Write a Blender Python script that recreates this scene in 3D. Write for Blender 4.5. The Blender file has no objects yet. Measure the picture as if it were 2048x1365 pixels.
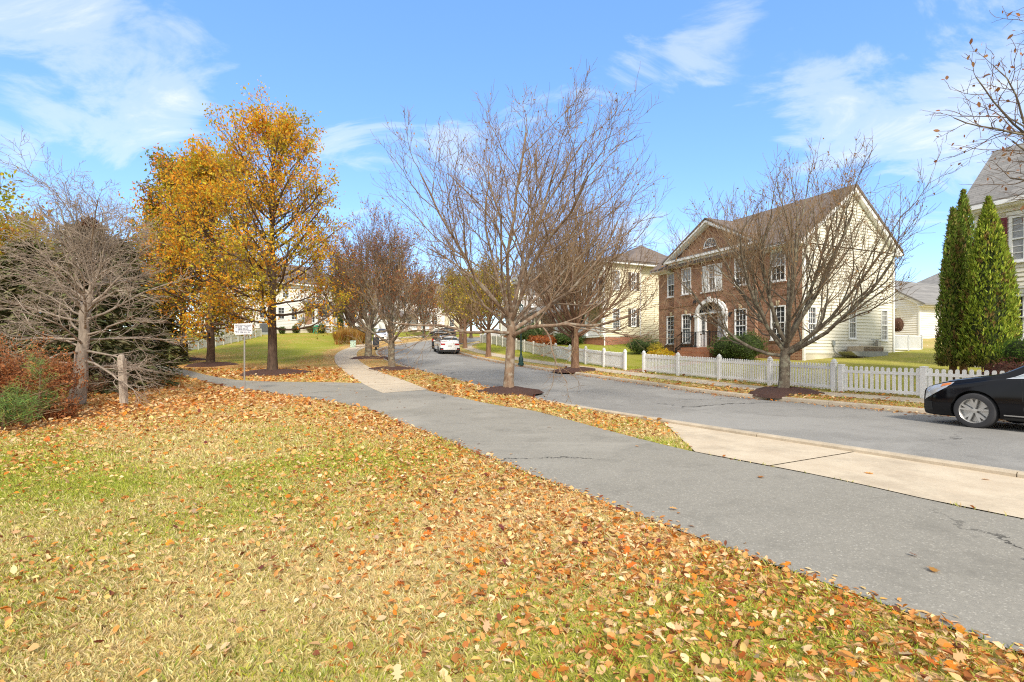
import bpy, bmesh, math, random
import numpy as np
from mathutils import Vector, Matrix
R = math.radians
SC = bpy.context.scene
COL = SC.collection
rng = np.random.default_rng(7)
FPX, CX, YH, CAMH = 1024.0, 1024.0, 710.0, 1.5

# ------------------------------------------------------------------ tagging
def tag(o, label=None, cat=None, group=None, kind=None):
    if label: o['label'] = label
    if cat: o['category'] = cat
    if group: o['group'] = group
    if kind: o['kind'] = kind
    return o

def thing(name, label, cat, loc=(0, 0, 0), rz=0.0, group=None):
    o = bpy.data.objects.new(name, None)
    o.empty_display_size = 0.2
    COL.objects.link(o)
    o.location = loc
    o.rotation_euler = (0, 0, rz)
    return tag(o, label, cat, group)

def copy_tree(o, parent=None):
    c = o.copy()
    COL.objects.link(c)
    if parent is not None:
        c.parent = parent
    for ch in list(o.children):
        copy_tree(ch, c)
    return c

# ------------------------------------------------------------------ mesh from numpy arrays
def np_mesh(name, verts, faces_flat, sizes, mats, parent=None, cols=None, smooth=False, matidx=None):
    me = bpy.data.meshes.new(name)
    verts = np.asarray(verts, np.float32)
    faces_flat = np.asarray(faces_flat, np.int32)
    sizes = np.asarray(sizes, np.int32)
    me.vertices.add(len(verts))
    me.vertices.foreach_set('co', verts.ravel())
    me.loops.add(len(faces_flat))
    me.loops.foreach_set('vertex_index', faces_flat)
    me.polygons.add(len(sizes))
    starts = np.zeros(len(sizes), np.int32)
    starts[1:] = np.cumsum(sizes)[:-1]
    me.polygons.foreach_set('loop_start', starts)
    try:
        me.polygons.foreach_set('loop_total', sizes)
    except Exception:
        pass
    if matidx is not None:
        me.polygons.foreach_set('material_index', np.asarray(matidx, np.int32))
    me.update(calc_edges=True)
    if smooth:
        me.polygons.foreach_set('use_smooth', np.ones(len(sizes), bool))
    if cols is not None:
        a = me.color_attributes.new('col', 'FLOAT_COLOR', 'POINT')
        c4 = np.ones((len(verts), 4), np.float32)
        c4[:, :3] = cols[:, :3]
        if cols.shape[1] == 4:
            c4[:, 3] = cols[:, 3]
        a.data.foreach_set('color', c4.ravel())
    for m in (mats if isinstance(mats, (list, tuple)) else [mats]):
        me.materials.append(m)
    o = bpy.data.objects.new(name, me)
    COL.objects.link(o)
    if parent is not None:
        o.parent = parent
    return o

class MB:
    """collects shapes; build() links them as one mesh object"""
    def __init__(s, M=None):
        s.v = []; s.f = []; s.mi = []; s.M = M; s.cur = 0
    def add(s, vs, fs):
        b = len(s.v)
        if s.M is not None:
            vs = [s.M @ Vector(v) for v in vs]
        s.v += [tuple(v) for v in vs]
        for f in fs:
            s.f.append(tuple(i + b for i in f)); s.mi.append(s.cur)
    def box(s, x0, x1, y0, y1, z0, z1):
        s.add([(x0, y0, z0), (x1, y0, z0), (x1, y1, z0), (x0, y1, z0), (x0, y0, z1), (x1, y0, z1), (x1, y1, z1), (x0, y1, z1)],
              [(0, 3, 2, 1), (4, 5, 6, 7), (0, 1, 5, 4), (1, 2, 6, 5), (2, 3, 7, 6), (3, 0, 4, 7)])
    def quad(s, *p):
        s.add(p, [tuple(range(len(p)))])
    def prism(s, poly, d):
        """extrude a closed 3d polygon by vector d"""
        n = len(poly); d = Vector(d)
        vs = [Vector(p) for p in poly] + [Vector(p) + d for p in poly]
        fs = [tuple(range(n - 1, -1, -1)), tuple(range(n, 2 * n))]
        fs += [(i, (i + 1) % n, n + (i + 1) % n, n + i) for i in range(n)]
        s.add(vs, fs)
    def bar(s, p0, p1, w, h=None):
        """rectangular bar from p0 to p1"""
        h = h or w
        p0, p1 = Vector(p0), Vector(p1)
        t = (p1 - p0).normalized()
        up = Vector((0, 0, 1)) if abs(t.z) < .95 else Vector((0, 1, 0))
        a = t.cross(up).normalized() * w / 2
        b = a.cross(t).normalized() * h / 2
        s.prism([p0 - a - b, p0 + a - b, p0 + a + b, p0 - a + b], p1 - p0)
    def tube(s, pts, rad, n=8, cap=True):
        pts = [Vector(p) for p in pts]
        if not hasattr(rad, '__len__'):
            rad = [rad] * len(pts)
        vs = []; fs = []
        ref = Vector((.31, .22, .93)).normalized()
        for i, p in enumerate(pts):
            t = (pts[min(i + 1, len(pts) - 1)] - pts[max(i - 1, 0)]).normalized()
            r0 = ref if abs(t.dot(ref)) < .95 else Vector((1, 0, 0))
            a = t.cross(r0).normalized(); b = t.cross(a)
            for k in range(n):
                an = 2 * math.pi * k / n
                vs.append(p + (a * math.cos(an) + b * math.sin(an)) * rad[i])
        for i in range(len(pts) - 1):
            for k in range(n):
                k2 = (k + 1) % n
                fs.append((i * n + k, i * n + k2, (i + 1) * n + k2, (i + 1) * n + k))
        if cap:
            fs.append(tuple(range(n - 1, -1, -1)))
            fs.append(tuple((len(pts) - 1) * n + k for k in range(n)))
        s.add(vs, fs)
    def lathe(s, prof, n=16, c=(0, 0, 0)):
        """profile of (r,z) about a vertical axis through c"""
        vs = []; fs = []
        for r, z in prof:
            for k in range(n):
                an = 2 * math.pi * k / n
                vs.append((c[0] + r * math.cos(an), c[1] + r * math.sin(an), c[2] + z))
        for i in range(len(prof) - 1):
            for k in range(n):
                k2 = (k + 1) % n
                fs.append((i * n + k, i * n + k2, (i + 1) * n + k2, (i + 1) * n + k))
        fs.append(tuple(range(n - 1, -1, -1)))
        fs.append(tuple((len(prof) - 1) * n + k for k in range(n)))
        s.add(vs, fs)
    def build(s, name, mats, parent=None, smooth=False, loc=None, rz=None, auto=None):
        me = bpy.data.meshes.new(name)
        me.from_pydata(s.v, [], s.f)
        me.polygons.foreach_set('material_index', np.array(s.mi, np.int32))
        if smooth:
            me.polygons.foreach_set('use_smooth', np.ones(len(me.polygons), bool))
            if auto:
                me.set_sharp_from_angle(angle=R(auto))
        for m in (mats if isinstance(mats, (list, tuple)) else [mats]):
            me.materials.append(m)
        o = bpy.data.objects.new(name, me)
        COL.objects.link(o)
        if parent is not None: o.parent = parent
        if loc is not None: o.location = loc
        if rz is not None: o.rotation_euler = (0, 0, rz)
        return o

# ------------------------------------------------------------------ materials
MATS = {}
def nmat(name):
    m = bpy.data.materials.new(name)
    m.use_nodes = True
    nt = m.node_tree
    bs = nt.nodes['Principled BSDF']
    MATS[name] = m
    return m, nt, bs

def N(nt, typ, **kw):
    n = nt.nodes.new(typ)
    for k, v in kw.items():
        if k.startswith('_'):
            setattr(n, k[1:], v)
        else:
            n.inputs[k.replace('__', ' ')].default_value = v
    return n

def ramp(nt, src, stops, interp='LINEAR'):
    r = nt.nodes.new('ShaderNodeValToRGB')
    r.color_ramp.interpolation = interp
    el = r.color_ramp.elements
    while len(el) < len(stops):
        el.new(0.5)
    for e, (p, c) in zip(el, stops):
        e.position = p
        e.color = (*c, 1) if len(c) == 3 else c
    nt.links.new(src, r.inputs[0])
    return r.outputs[0]

def mix(nt, fac, a, b, blend='MIX'):
    m = nt.nodes.new('ShaderNodeMix')
    m.data_type = 'RGBA'; m.blend_type = blend
    for sock, v in ((m.inputs[0], fac), (m.inputs[6], a), (m.inputs[7], b)):
        if hasattr(v, 'is_output'): nt.links.new(v, sock)
        elif hasattr(v, '__len__'): sock.default_value = (*v[:3], 1)
        else: sock.default_value = v
    return m.outputs[2]

def math_(nt, op, a, b=None, clamp=False):
    m = nt.nodes.new('ShaderNodeMath'); m.operation = op; m.use_clamp = clamp
    for i, v in enumerate((a, b)):
        if v is None: continue
        if hasattr(v, 'is_output'): nt.links.new(v, m.inputs[i])
        else: m.inputs[i].default_value = v
    return m.outputs[0]

def coords(nt, kind='Object'):
    return nt.nodes.new('ShaderNodeTexCoord').outputs[kind]

def noise(nt, vec, scale, detail=4, rough=.55, dist=0):
    n = N(nt, 'ShaderNodeTexNoise', Scale=scale, Detail=detail, Roughness=rough, Distortion=dist)
    nt.links.new(vec, n.inputs['Vector'])
    return n.outputs[0]

def bump(nt, bs, h, strength=.3, dist=.02):
    b = N(nt, 'ShaderNodeBump', Strength=strength, Distance=dist)
    nt.links.new(h, b.inputs['Height'])
    nt.links.new(b.outputs[0], bs.inputs['Normal'])

def plain(name, col, rough=.6, metal=0, var=.12, scale=6, spec=.5, coat=0):
    """paint / plastic / metal with a little unevenness of tone"""
    m, nt, bs = nmat(name)
    f = noise(nt, coords(nt), scale, 5)
    c = ramp(nt, f, [(.3, tuple(x * (1 - var) for x in col)), (.7, tuple(min(1, x * (1 + var * .6)) for x in col))])
    nt.links.new(c, bs.inputs['Base Color'])
    bs.inputs['Roughness'].default_value = rough
    bs.inputs['Metallic'].default_value = metal
    bs.inputs['Specular IOR Level'].default_value = spec
    bs.inputs['Coat Weight'].default_value = coat
    bs.inputs['Coat Roughness'].default_value = .03
    return m

def leafmat(name, trans=.35, rough=.6):
    m, nt, bs = nmat(name)
    at = N(nt, 'ShaderNodeAttribute', _attribute_name='col')
    nt.links.new(at.outputs['Color'], bs.inputs['Base Color'])
    bs.inputs['Roughness'].default_value = rough
    bs.inputs['Specular IOR Level'].default_value = .25
    tr = nt.nodes.new('ShaderNodeBsdfTranslucent')
    nt.links.new(at.outputs['Color'], tr.inputs[0])
    mx = N(nt, 'ShaderNodeMixShader', Fac=trans)
    nt.links.new(bs.outputs[0], mx.inputs[1]); nt.links.new(tr.outputs[0], mx.inputs[2])
    nt.links.new(mx.outputs[0], nt.nodes['Material Output'].inputs[0])
    return m

def barkmat(name, a, b, scale=9, lichen=None):
    m, nt, bs = nmat(name)
    mp = N(nt, 'ShaderNodeMapping'); mp.inputs['Scale'].default_value = (1, 1, .28)
    nt.links.new(coords(nt), mp.inputs[0])
    f = noise(nt, mp.outputs[0], scale, 6, .65)
    c = ramp(nt, f, [(.32, a), (.68, b)])
    if lichen:
        g = noise(nt, coords(nt), 5, 5, .6)
        c = mix(nt, ramp(nt, g, [(.5, (0, 0, 0)), (.62, (1, 1, 1))]), c, lichen)
    nt.links.new(c, bs.inputs['Base Color'])
    bs.inputs['Roughness'].default_value = .9
    bs.inputs['Specular IOR Level'].default_value = .2
    bump(nt, bs, noise(nt, mp.outputs[0], scale * 2.5, 6, .7), .7, .03)
    return m

# --- ground: dry and green grass under leaf litter; attribute col = (litter, greenness, bare soil)
m, nt, bs = nmat('lawn')
co = coords(nt)
at = N(nt, 'ShaderNodeAttribute', _attribute_name='col')
sp = nt.nodes.new('ShaderNodeSeparateColor'); nt.links.new(at.outputs['Color'], sp.inputs[0])
g1 = noise(nt, co, .55, 5, .6); g2 = noise(nt, co, 26, 4, .7); g3 = noise(nt, co, 5, 3)
straw = ramp(nt, g2, [(.25, (.34, .23, .085)), (.5, (.56, .41, .17)), (.75, (.70, .55, .26))])
green = ramp(nt, g2, [(.25, (.13, .15, .014)), (.5, (.26, .275, .030)), (.75, (.40, .38, .06))])
gf = math_(nt, 'ADD', sp.outputs[1], math_(nt, 'MULTIPLY', math_(nt, 'SUBTRACT', g1, .5), 1.3))
gf = math_(nt, 'ADD', gf, math_(nt, 'MULTIPLY', math_(nt, 'SUBTRACT', g3, .5), .9), True)
grass = mix(nt, gf, straw, green)
vo = N(nt, 'ShaderNodeTexVoronoi', Scale=15); nt.links.new(co, vo.inputs['Vector'])
sv = nt.nodes.new('ShaderNodeSeparateColor'); nt.links.new(vo.outputs['Color'], sv.inputs[0])
lc = ramp(nt, sv.outputs[0], [(.0, (.22, .075, .022)), (.22, (.46, .185, .045)), (.45, (.58, .28, .075)), (.66, (.62, .37, .14)), (.85, (.68, .48, .25)), (1, (.42, .14, .03))])
thr = math_(nt, 'LESS_THAN', math_(nt, 'ADD', math_(nt, 'MULTIPLY', sv.outputs[1], .8), math_(nt, 'MULTIPLY', g3, .3)), sp.outputs[0])
c = mix(nt, thr, grass, lc)
soil = ramp(nt, g2, [(.3, (.07, .035, .02)), (.7, (.19, .095, .05))])
c = mix(nt, sp.outputs[2], c, soil)
nt.links.new(c, bs.inputs['Base Color'])
bs.inputs['Roughness'].default_value = .95; bs.inputs['Specular IOR Level'].default_value = .1
bump(nt, bs, math_(nt, 'ADD', g2, vo.outputs['Distance']), .6, .04)

def asphalt(name, lo, hi, speck, scale, warm, crack=None):
    m, nt, bs = nmat(name)
    co = coords(nt)
    f = noise(nt, co, .35, 5, .6)
    c = ramp(nt, f, [(.3, lo), (.7, hi)])
    fine = noise(nt, co, scale, 3, .8)
    grain = noise(nt, co, scale * .22, 9, .95)
    c = mix(nt, 1.0, c, ramp(nt, grain, [(.30, (.62, .62, .62)), (.5, (.97, .97, .97)), (.70, (1.30, 1.29, 1.26))]), 'MULTIPLY')
    c = mix(nt, ramp(nt, fine, [(.34, (.55, .55, .55)), (.5, (0, 0, 0))]), c, tuple(x * .62 for x in lo))
    vo = N(nt, 'ShaderNodeTexVoronoi', Scale=scale * .7); nt.links.new(co, vo.inputs['Vector'])
    sv = nt.nodes.new('ShaderNodeSeparateColor'); nt.links.new(vo.outputs['Color'], sv.inputs[0])
    c = mix(nt, math_(nt, 'MULTIPLY', math_(nt, 'GREATER_THAN', sv.outputs[0], 1 - speck), .75), c, warm)
    st = noise(nt, co, 1.6, 6, .7)
    c = mix(nt, ramp(nt, st, [(.52, (0, 0, 0)), (.70, (.55, .55, .55))]), c, tuple(x * .66 for x in lo))
    pt = noise(nt, co, .28, 6, .62, 1.2)
    c = mix(nt, ramp(nt, pt, [(.50, (0, 0, 0)), (.60, (.45, .45, .45))]), c, tuple(x * 1.18 for x in hi))
    c = mix(nt, ramp(nt, noise(nt, co, 7, 4, .7), [(.62, (0, 0, 0)), (.74, (.5, .5, .5))]), c, tuple(x * .6 for x in lo))
    if crack:
        nz = N(nt, 'ShaderNodeTexNoise', Scale=.9, Detail=6, Roughness=.7); nt.links.new(co, nz.inputs['Vector'])
        vm = N(nt, 'ShaderNodeVectorMath', _operation='MULTIPLY_ADD')
        nt.links.new(nz.outputs['Color'], vm.inputs[0]); vm.inputs[1].default_value = (1.6, 1.6, 0); nt.links.new(co, vm.inputs[2])
        ve = N(nt, 'ShaderNodeTexVoronoi', Scale=crack); ve.feature = 'DISTANCE_TO_EDGE'
        nt.links.new(vm.outputs[0], ve.inputs['Vector'])
        line = math_(nt, 'LESS_THAN', ve.outputs['Distance'], .0045)
        gate = ramp(nt, noise(nt, co, .22, 2), [(.5, (0, 0, 0)), (.56, (.8, .8, .8))])
        c = mix(nt, math_(nt, 'MULTIPLY', line, gate), c, (.025, .023, .02))
    nt.links.new(c, bs.inputs['Base Color'])
    bs.inputs['Roughness'].default_value = .88; bs.inputs['Specular IOR Level'].default_value = .3
    bump(nt, bs, fine, .35, .008)
    return m
asphalt('road_asphalt', (.25, .238, .218), (.295, .282, .258), .06, 170, (.40, .385, .36), .16)
asphalt('path_asphalt', (.265, .245, .205), (.315, .292, .248), .06, 130, (.42, .39, .33), .22)

def concrete(name, lo, hi, scale=2.2):
    m, nt, bs = nmat(name)
    co = coords(nt)
    c = ramp(nt, noise(nt, co, scale, 7, .65), [(.3, lo), (.7, hi)])
    c = mix(nt, ramp(nt, noise(nt, co, 80, 2), [(.62, (0, 0, 0)), (.7, (.5, .5, .5))]), c, tuple(x * .6 for x in lo))
    c = mix(nt, ramp(nt, noise(nt, co, .8, 7, .75), [(.50, (0, 0, 0)), (.68, (.6, .6, .6))]), c, tuple(x * .66 for x in lo))
    c = mix(nt, 1.0, c, ramp(nt, noise(nt, co, 30, 9, .95), [(.3, (.78, .78, .78)), (.7, (1.15, 1.14, 1.12))]), 'MULTIPLY')
    nt.links.new(c, bs.inputs['Base Color'])
    bs.inputs['Roughness'].default_value = .85
    bump(nt, bs, noise(nt, co, 60, 4), .2, .006)
    return m
concrete('concrete_walk', (.52, .42, .30), (.64, .54, .40))
concrete('concrete_kerb', (.42, .35, .26), (.58, .49, .37), 3)
concrete('foundation', (.60, .56, .44), (.68, .63, .50), 1.2)
concrete('grey_concrete', (.30, .31, .30), (.38, .39, .37), 1.2)

m, nt, bs = nmat('mulch')
f = noise(nt, coords(nt), 34, 5, .8)
nt.links.new(ramp(nt, f, [(.3, (.03, .014, .01)), (.55, (.10, .045, .03)), (.75, (.20, .10, .065))]), bs.inputs['Base Color'])
bs.inputs['Roughness'].default_value = .95
bump(nt, bs, f, 1, .05)

def brick(name, c1, c2, mortar, sx=1.0, vert=False):
    m, nt, bs = nmat(name)
    sp = nt.nodes.new('ShaderNodeSeparateXYZ'); nt.links.new(coords(nt), sp.inputs[0])
    cb = nt.nodes.new('ShaderNodeCombineXYZ')
    s = math_(nt, 'ADD', sp.outputs[0], sp.outputs[1])
    if vert:
        nt.links.new(sp.outputs[2], cb.inputs[0]); nt.links.new(s, cb.inputs[1])
    else:
        nt.links.new(s, cb.inputs[0]); nt.links.new(sp.outputs[2], cb.inputs[1])
    bt = N(nt, 'ShaderNodeTexBrick', Scale=1.0)
    bt.inputs['Brick Width'].default_value = .215; bt.inputs['Row Height'].default_value = .075
    bt.inputs['Mortar Size'].default_value = .0075; bt.inputs['Bias'].default_value = -.1
    bt.inputs['Color1'].default_value = (*c1, 1); bt.inputs['Color2'].default_value = (*c2, 1); bt.inputs['Mortar'].default_value = (*mortar, 1)
    nt.links.new(cb.outputs[0], bt.inputs['Vector'])
    c = mix(nt, .35, bt.outputs['Color'], ramp(nt, noise(nt, coords(nt), 3.5, 5, .7), [(.3, tuple(x * .5 for x in c1)), (.7, c2)]))
    nt.links.new(c, bs.inputs['Base Color'])
    bs.inputs['Roughness'].default_value = .85
    bump(nt, bs, math_(nt, 'SUBTRACT', 1.0, bt.outputs['Fac']), .5, .01)
    return m
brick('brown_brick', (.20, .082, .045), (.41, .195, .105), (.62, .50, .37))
brick('brown_brick_soldier', (.18, .07, .038), (.36, .16, .085), (.50, .40, .30), vert=True)
brick('red_brick', (.30, .085, .04), (.45, .165, .085), (.50, .40, .32))
m, nt, bs = nmat('fieldstone')
vo = N(nt, 'ShaderNodeTexVoronoi', Scale=3.4); nt.links.new(coords(nt), vo.inputs['Vector'])
sv = nt.nodes.new('ShaderNodeSeparateColor'); nt.links.new(vo.outputs['Color'], sv.inputs[0])
nt.links.new(ramp(nt, sv.outputs[0], [(0, (.30, .22, .16)), (.35, (.46, .32, .24)), (.7, (.56, .46, .38)), (1, (.40, .24, .17))]), bs.inputs['Base Color'])
bs.inputs['Roughness'].default_value = .9; bump(nt, bs, vo.outputs['Distance'], .8, .05)

def shingle(name, lo, hi):
    m, nt, bs = nmat(name)
    co = coords(nt)
    sp = nt.nodes.new('ShaderNodeSeparateXYZ'); nt.links.new(co, sp.inputs[0])
    cb = nt.nodes.new('ShaderNodeCombineXYZ')
    nt.links.new(math_(nt, 'ADD', sp.outputs[0], math_(nt, 'MULTIPLY', sp.outputs[1], .13)), cb.inputs[0]); nt.links.new(sp.outputs[2], cb.inputs[1])
    bt = N(nt, 'ShaderNodeTexBrick', Scale=1.0)
    bt.inputs['Brick Width'].default_value = .33; bt.inputs['Row Height'].default_value = .10; bt.inputs['Mortar Size'].default_value = .006
    bt.inputs['Color1'].default_value = (*lo, 1); bt.inputs['Color2'].default_value = (*hi, 1); bt.inputs['Mortar'].default_value = (*[x * .45 for x in lo], 1)
    nt.links.new(cb.outputs[0], bt.inputs['Vector'])
    c = mix(nt, .4, bt.outputs['Color'], ramp(nt, noise(nt, co, 2.2, 6, .7), [(.3, lo), (.7, hi)]))
    nt.links.new(c, bs.inputs['Base Color'])
    bs.inputs['Roughness'].default_value = .92; bump(nt, bs, bt.outputs['Fac'], .4, .01)
    return m
shingle('brown_shingles', (.12, .094, .080), (.20, .16, .138))
shingle('grey_shingles', (.17, .163, .155), (.29, .275, .26))

def siding_mat(name, lo, hi):
    m, nt, bs = nmat(name)
    mp = N(nt, 'ShaderNodeMapping'); mp.inputs['Scale'].default_value = (.4, .4, 3)
    nt.links.new(coords(nt), mp.inputs[0])
    nt.links.new(ramp(nt, noise(nt, mp.outputs[0], 1.6, 5, .6), [(.3, lo), (.7, hi)]), bs.inputs['Base Color'])
    bs.inputs['Roughness'].default_value = .55
    return m
siding_mat('cream_siding', (.70, .665, .55), (.77, .735, .62))
siding_mat('yellow_siding', (.70, .63, .445), (.77, .705, .52))
siding_mat('white_siding', (.72, .70, .64), (.80, .78, .73))
siding_mat('beige_siding', (.55, .48, .33), (.62, .55, .40))
plain('white_paint', (.80, .80, .78), .45, var=.05)
plain('white_vinyl', (.84, .84, .83), .35, var=.09, scale=1.6)
plain('old_vinyl', (.66, .64, .57), .5, var=.10, scale=2.5)
plain('keystone', (.62, .50, .32), .8)
plain('brown_door', (.16, .085, .045), .45)
plain('black_iron', (.012, .012, .013), .4)
plain('dark_plastic', (.02, .02, .022), .55)
plain('black_shutter', (.05, .042, .04), .5)
plain('red_shutter', (.17, .018, .025), .45)
plain('dark_green_metal', (.012, .055, .045), .4)
plain('pale_green_metal', (.46, .62, .50), .5)
plain('green_playhouse', (.03, .26, .15), .5)
plain('galvanised', (.42, .40, .37), .45, .6, var=.2, scale=20)
plain('grey_metal', (.33, .35, .34), .45, .3)
plain('dark_grey_metal', (.10, .11, .13), .5, .2)
plain('tan_metal', (.45, .38, .29), .5)
plain('rust_coil', (.13, .060, .035), .7)
plain('sign_white', (.84, .85, .86), .4, var=.03)
plain('sign_ink', (.03, .03, .07), .5)
plain('curtain_grey', (.42, .42, .41), .9)
plain('tyre', (.045, .044, .046), .85, spec=.3)
plain('alloy', (.58, .565, .54), .32, .8, var=.06)
plain('chrome', (.75, .75, .76), .12, 1, var=.03)
plain('black_paint', (.004, .004, .006), .10, var=.1, spec=.32, coat=0)
plain('white_carpaint', (.80, .80, .79), .25, var=.02, coat=.8)
plain('dark_carpaint', (.015, .018, .022), .25, coat=.8)
plain('black_trim', (.015, .015, .015), .6)
plain('amber_lens', (.75, .22, .02), .15, coat=1)
plain('red_lens', (.40, .012, .012), .15, coat=1)
plain('clear_lens', (.62, .64, .66), .08, .3, coat=1)
plain('roof_metal', (.22, .27, .30), .35, .3)
def glass(name, col, rough=.06):
    m, nt, bs = nmat(name)
    c = ramp(nt, noise(nt, coords(nt), 1.3, 4), [(.35, tuple(x * .6 for x in col)), (.65, col)])
    nt.links.new(c, bs.inputs['Base Color'])
    bs.inputs['Roughness'].default_value = rough; bs.inputs['Specular IOR Level'].default_value = .8
    return m
glass('window_glass', (.055, .06, .065)); glass('screen_glass', (.20, .19, .165), .3); glass('blind_glass', (.34, .35, .36), .15); glass('car_glass', (.016, .019, .021), .03)
glass('pale_glass', (.45, .52, .56), .05)
leafmat('leaf', .58); leafmat('fallen_leaf', .2, .8); leafmat('grass_blade', .3, .7); leafmat('needle', .12, .7)
barkmat('bark_tan', (.12, .075, .048), (.29, .20, .135), 8, (.30, .25, .19))
barkmat('bark_rust', (.11, .062, .038), (.25, .145, .090), 8)
barkmat('bark_oak', (.045, .030, .022), (.13, .085, .058), 11)
barkmat('bark_grey', (.085, .066, .048), (.21, .17, .125), 10, (.27, .25, .18))
barkmat('bark_pale', (.20, .16, .125), (.42, .345, .275), 9)
barkmat('twig_brown', (.18, .118, .066), (.31, .215, .128), 5)
barkmat('twig_grey', (.25, .195, .15), (.44, .355, .285), 5)
barkmat('twig_dark', (.115, .074, .045), (.22, .148, .092), 5)
barkmat('post_wood', (.28, .215, .16), (.54, .46, .37), 14)
M_ = MATS
# ------------------------------------------------------------------ lie of the land
_py = np.array([-400, -20, 0, 12, 18, 25, 30, 37, 45, 55, 70, 100, 140, 200, 2000.])
_pz = np.array([0, 0, 0, 0, .04, .33, .56, .98, 1.57, 2.35, 3.6, 5.2, 6.4, 7.6, 9.])
_ty = np.arange(-40, 260, .25); _tz = np.interp(_ty, _py, _pz)
_k = np.hanning(17); _k /= _k.sum()
_tz = np.convolve(np.pad(_tz, 8, 'edge'), _k, 'valid')
def P(y): return np.interp(y, _ty, _tz)

def catmull(pts, step):
    pts = [np.array(p, float) for p in pts]
    pts = [2 * pts[0] - pts[1]] + pts + [2 * pts[-1] - pts[-2]]
    out = []
    for i in range(1, len(pts) - 2):
        a, b, c, d = pts[i - 1:i + 3]
        n = max(1, int(np.linalg.norm(c - b) / step))
        for t in np.arange(n) / n:
            out.append(.5 * (2 * b + (c - a) * t + (2 * a - 5 * b + 4 * c - d) * t * t + (3 * b - a - 3 * c + d) * t ** 3))
    out.append(pts[-2])
    return np.array(out)
def normals_right(pl):
    t = np.gradient(pl, axis=0); t /= np.linalg.norm(t, axis=1)[:, None]
    return np.stack([t[:, 1], -t[:, 0]], 1)

ROADW = 7.0
KN = catmull([(46, -70), (30, -37.7), (18, -15.6), (11, -2.8), (6.1, 6.1), (3.4, 11), (0.97, 15.6), (-.7, 19.5), (-3.2, 25), (-5.9, 30.5), (-9.1, 37.5), (-11.5, 44),
              (-12.9, 50), (-13.1, 56), (-12.0, 62), (-9.8, 69), (-6.5, 77), (-1, 87), (7, 98), (18, 110), (34, 124), (60, 140)], .6)
KNR = normals_right(KN)
KF = KN + KNR * ROADW
_KC = KN[::2]; 
def road_s(x, y):
    """signed distance to the near kerb line, positive over the road and beyond"""
    x = np.atleast_1d(np.asarray(x, float)); y = np.atleast_1d(np.asarray(y, float))
    a = _KC[:-1]; d = _KC[1:] - a; L2 = (d ** 2).sum(1)
    out = np.empty(len(x))
    for i in range(0, len(x), 20000):
        px = x[i:i + 20000, None] - a[None, :, 0]; py = y[i:i + 20000, None] - a[None, :, 1]
        t = np.clip((px * d[:, 0] + py * d[:, 1]) / L2, 0, 1)
        ex = px - t * d[:, 0]; ey = py - t * d[:, 1]
        q = ex * ex + ey * ey; j = q.argmin(1); r = np.arange(len(j))
        side = px[r, j] * d[j, 1] - py[r, j] * d[j, 0]
        out[i:i + 20000] = np.sqrt(q[r, j]) * np.sign(side)
    return out
def smooth(a, b, x):
    t = np.clip((x - a) / (b - a), 0, 1); return t * t * (3 - 2 * t)
def Hs(x, y, s):
    left = .05 + .08 * smooth(12, 17, y) + .75 * smooth(46, 70, y) * smooth(-7, -12, s) - .25 * smooth(-12, -17, x) * smooth(22, 12, y)
    dr = s - ROADW
    right = .13 + .05 * np.clip(dr, 0, 2.3) + .085 * np.clip(dr - 2.3, 0, 7) + .04 * np.clip(dr - 9.3, 0, 25)
    return P(y) + np.where(s < ROADW / 2, left, right)
def H(x, y):
    x = np.atleast_1d(np.asarray(x, float)); y = np.atleast_1d(np.asarray(y, float))
    return Hs(x, y, road_s(x, y))
def hz(x, y): return float(H(x, y)[0])
_yy = np.concatenate([np.geomspace(1.5, 60, 260), np.linspace(60.4, 200, 200)])
def at(px, py):
    """point of the lawn seen at a photo pixel"""
    u = (px - CX) / FPX
    h = H(u * _yy, _yy) - (CAMH + (YH - py) / FPX * _yy)
    k = np.argmax(h > 0) if (h > 0).any() else len(h) - 1
    k = max(k, 1)
    t = h[k - 1] / (h[k - 1] - h[k] + 1e-9); t = min(max(t, 0), 1)
    y = _yy[k - 1] + t * (_yy[k] - _yy[k - 1])
    return np.array([u * y, y])
def xy(px, Y): return np.array([(px - CX) / FPX * Y, Y])
def px_of(x, y): return CX + FPX * x / y

def resample(pl, n):
    pl = np.asarray(pl, float)
    d = np.concatenate([[0], np.cumsum(np.linalg.norm(np.diff(pl, axis=0), axis=1))])
    t = np.linspace(0, d[-1], n)
    return np.stack([np.interp(t, d, pl[:, 0]), np.interp(t, d, pl[:, 1])], 1)

def sheet(name, A, B, m, zf, mat, parent=None):
    """a draped strip between polylines A and B"""
    n = len(A)
    t = np.linspace(0, 1, m)
    g = A[:, None, :] * (1 - t)[None, :, None] + B[:, None, :] * t[None, :, None]
    g = g.reshape(-1, 2)
    v = np.column_stack([g, zf(g[:, 0], g[:, 1])])
    i = np.arange(n - 1)[:, None] * m + np.arange(m - 1)[None, :]
    f = np.stack([i, i + 1, i + m + 1, i + m], -1).reshape(-1)
    return np_mesh(name, v, f, np.full(len(f) // 4, 4), mat, parent, smooth=True)

def in_poly(x, y, poly):
    ins = np.zeros(len(x), bool)
    n = len(poly)
    for i in range(n):
        x0, y0 = poly[i]; x1, y1 = poly[(i + 1) % n]
        c = ((y0 > y) != (y1 > y))
        if y1 != y0:
            ins ^= c & (x < (x1 - x0) * (y - y0) / (y1 - y0) + x0)
    return ins

# --- road
road = sheet('road', KN, KF, 15, lambda x, y: P(y) + .05 * (1 - ((np.clip(road_s(x, y), 0, 7) - 3.5) / 3.5) ** 2), M_['road_asphalt'])
tag(road, 'grey asphalt street bending away uphill between the verges', kind='structure')

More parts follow.
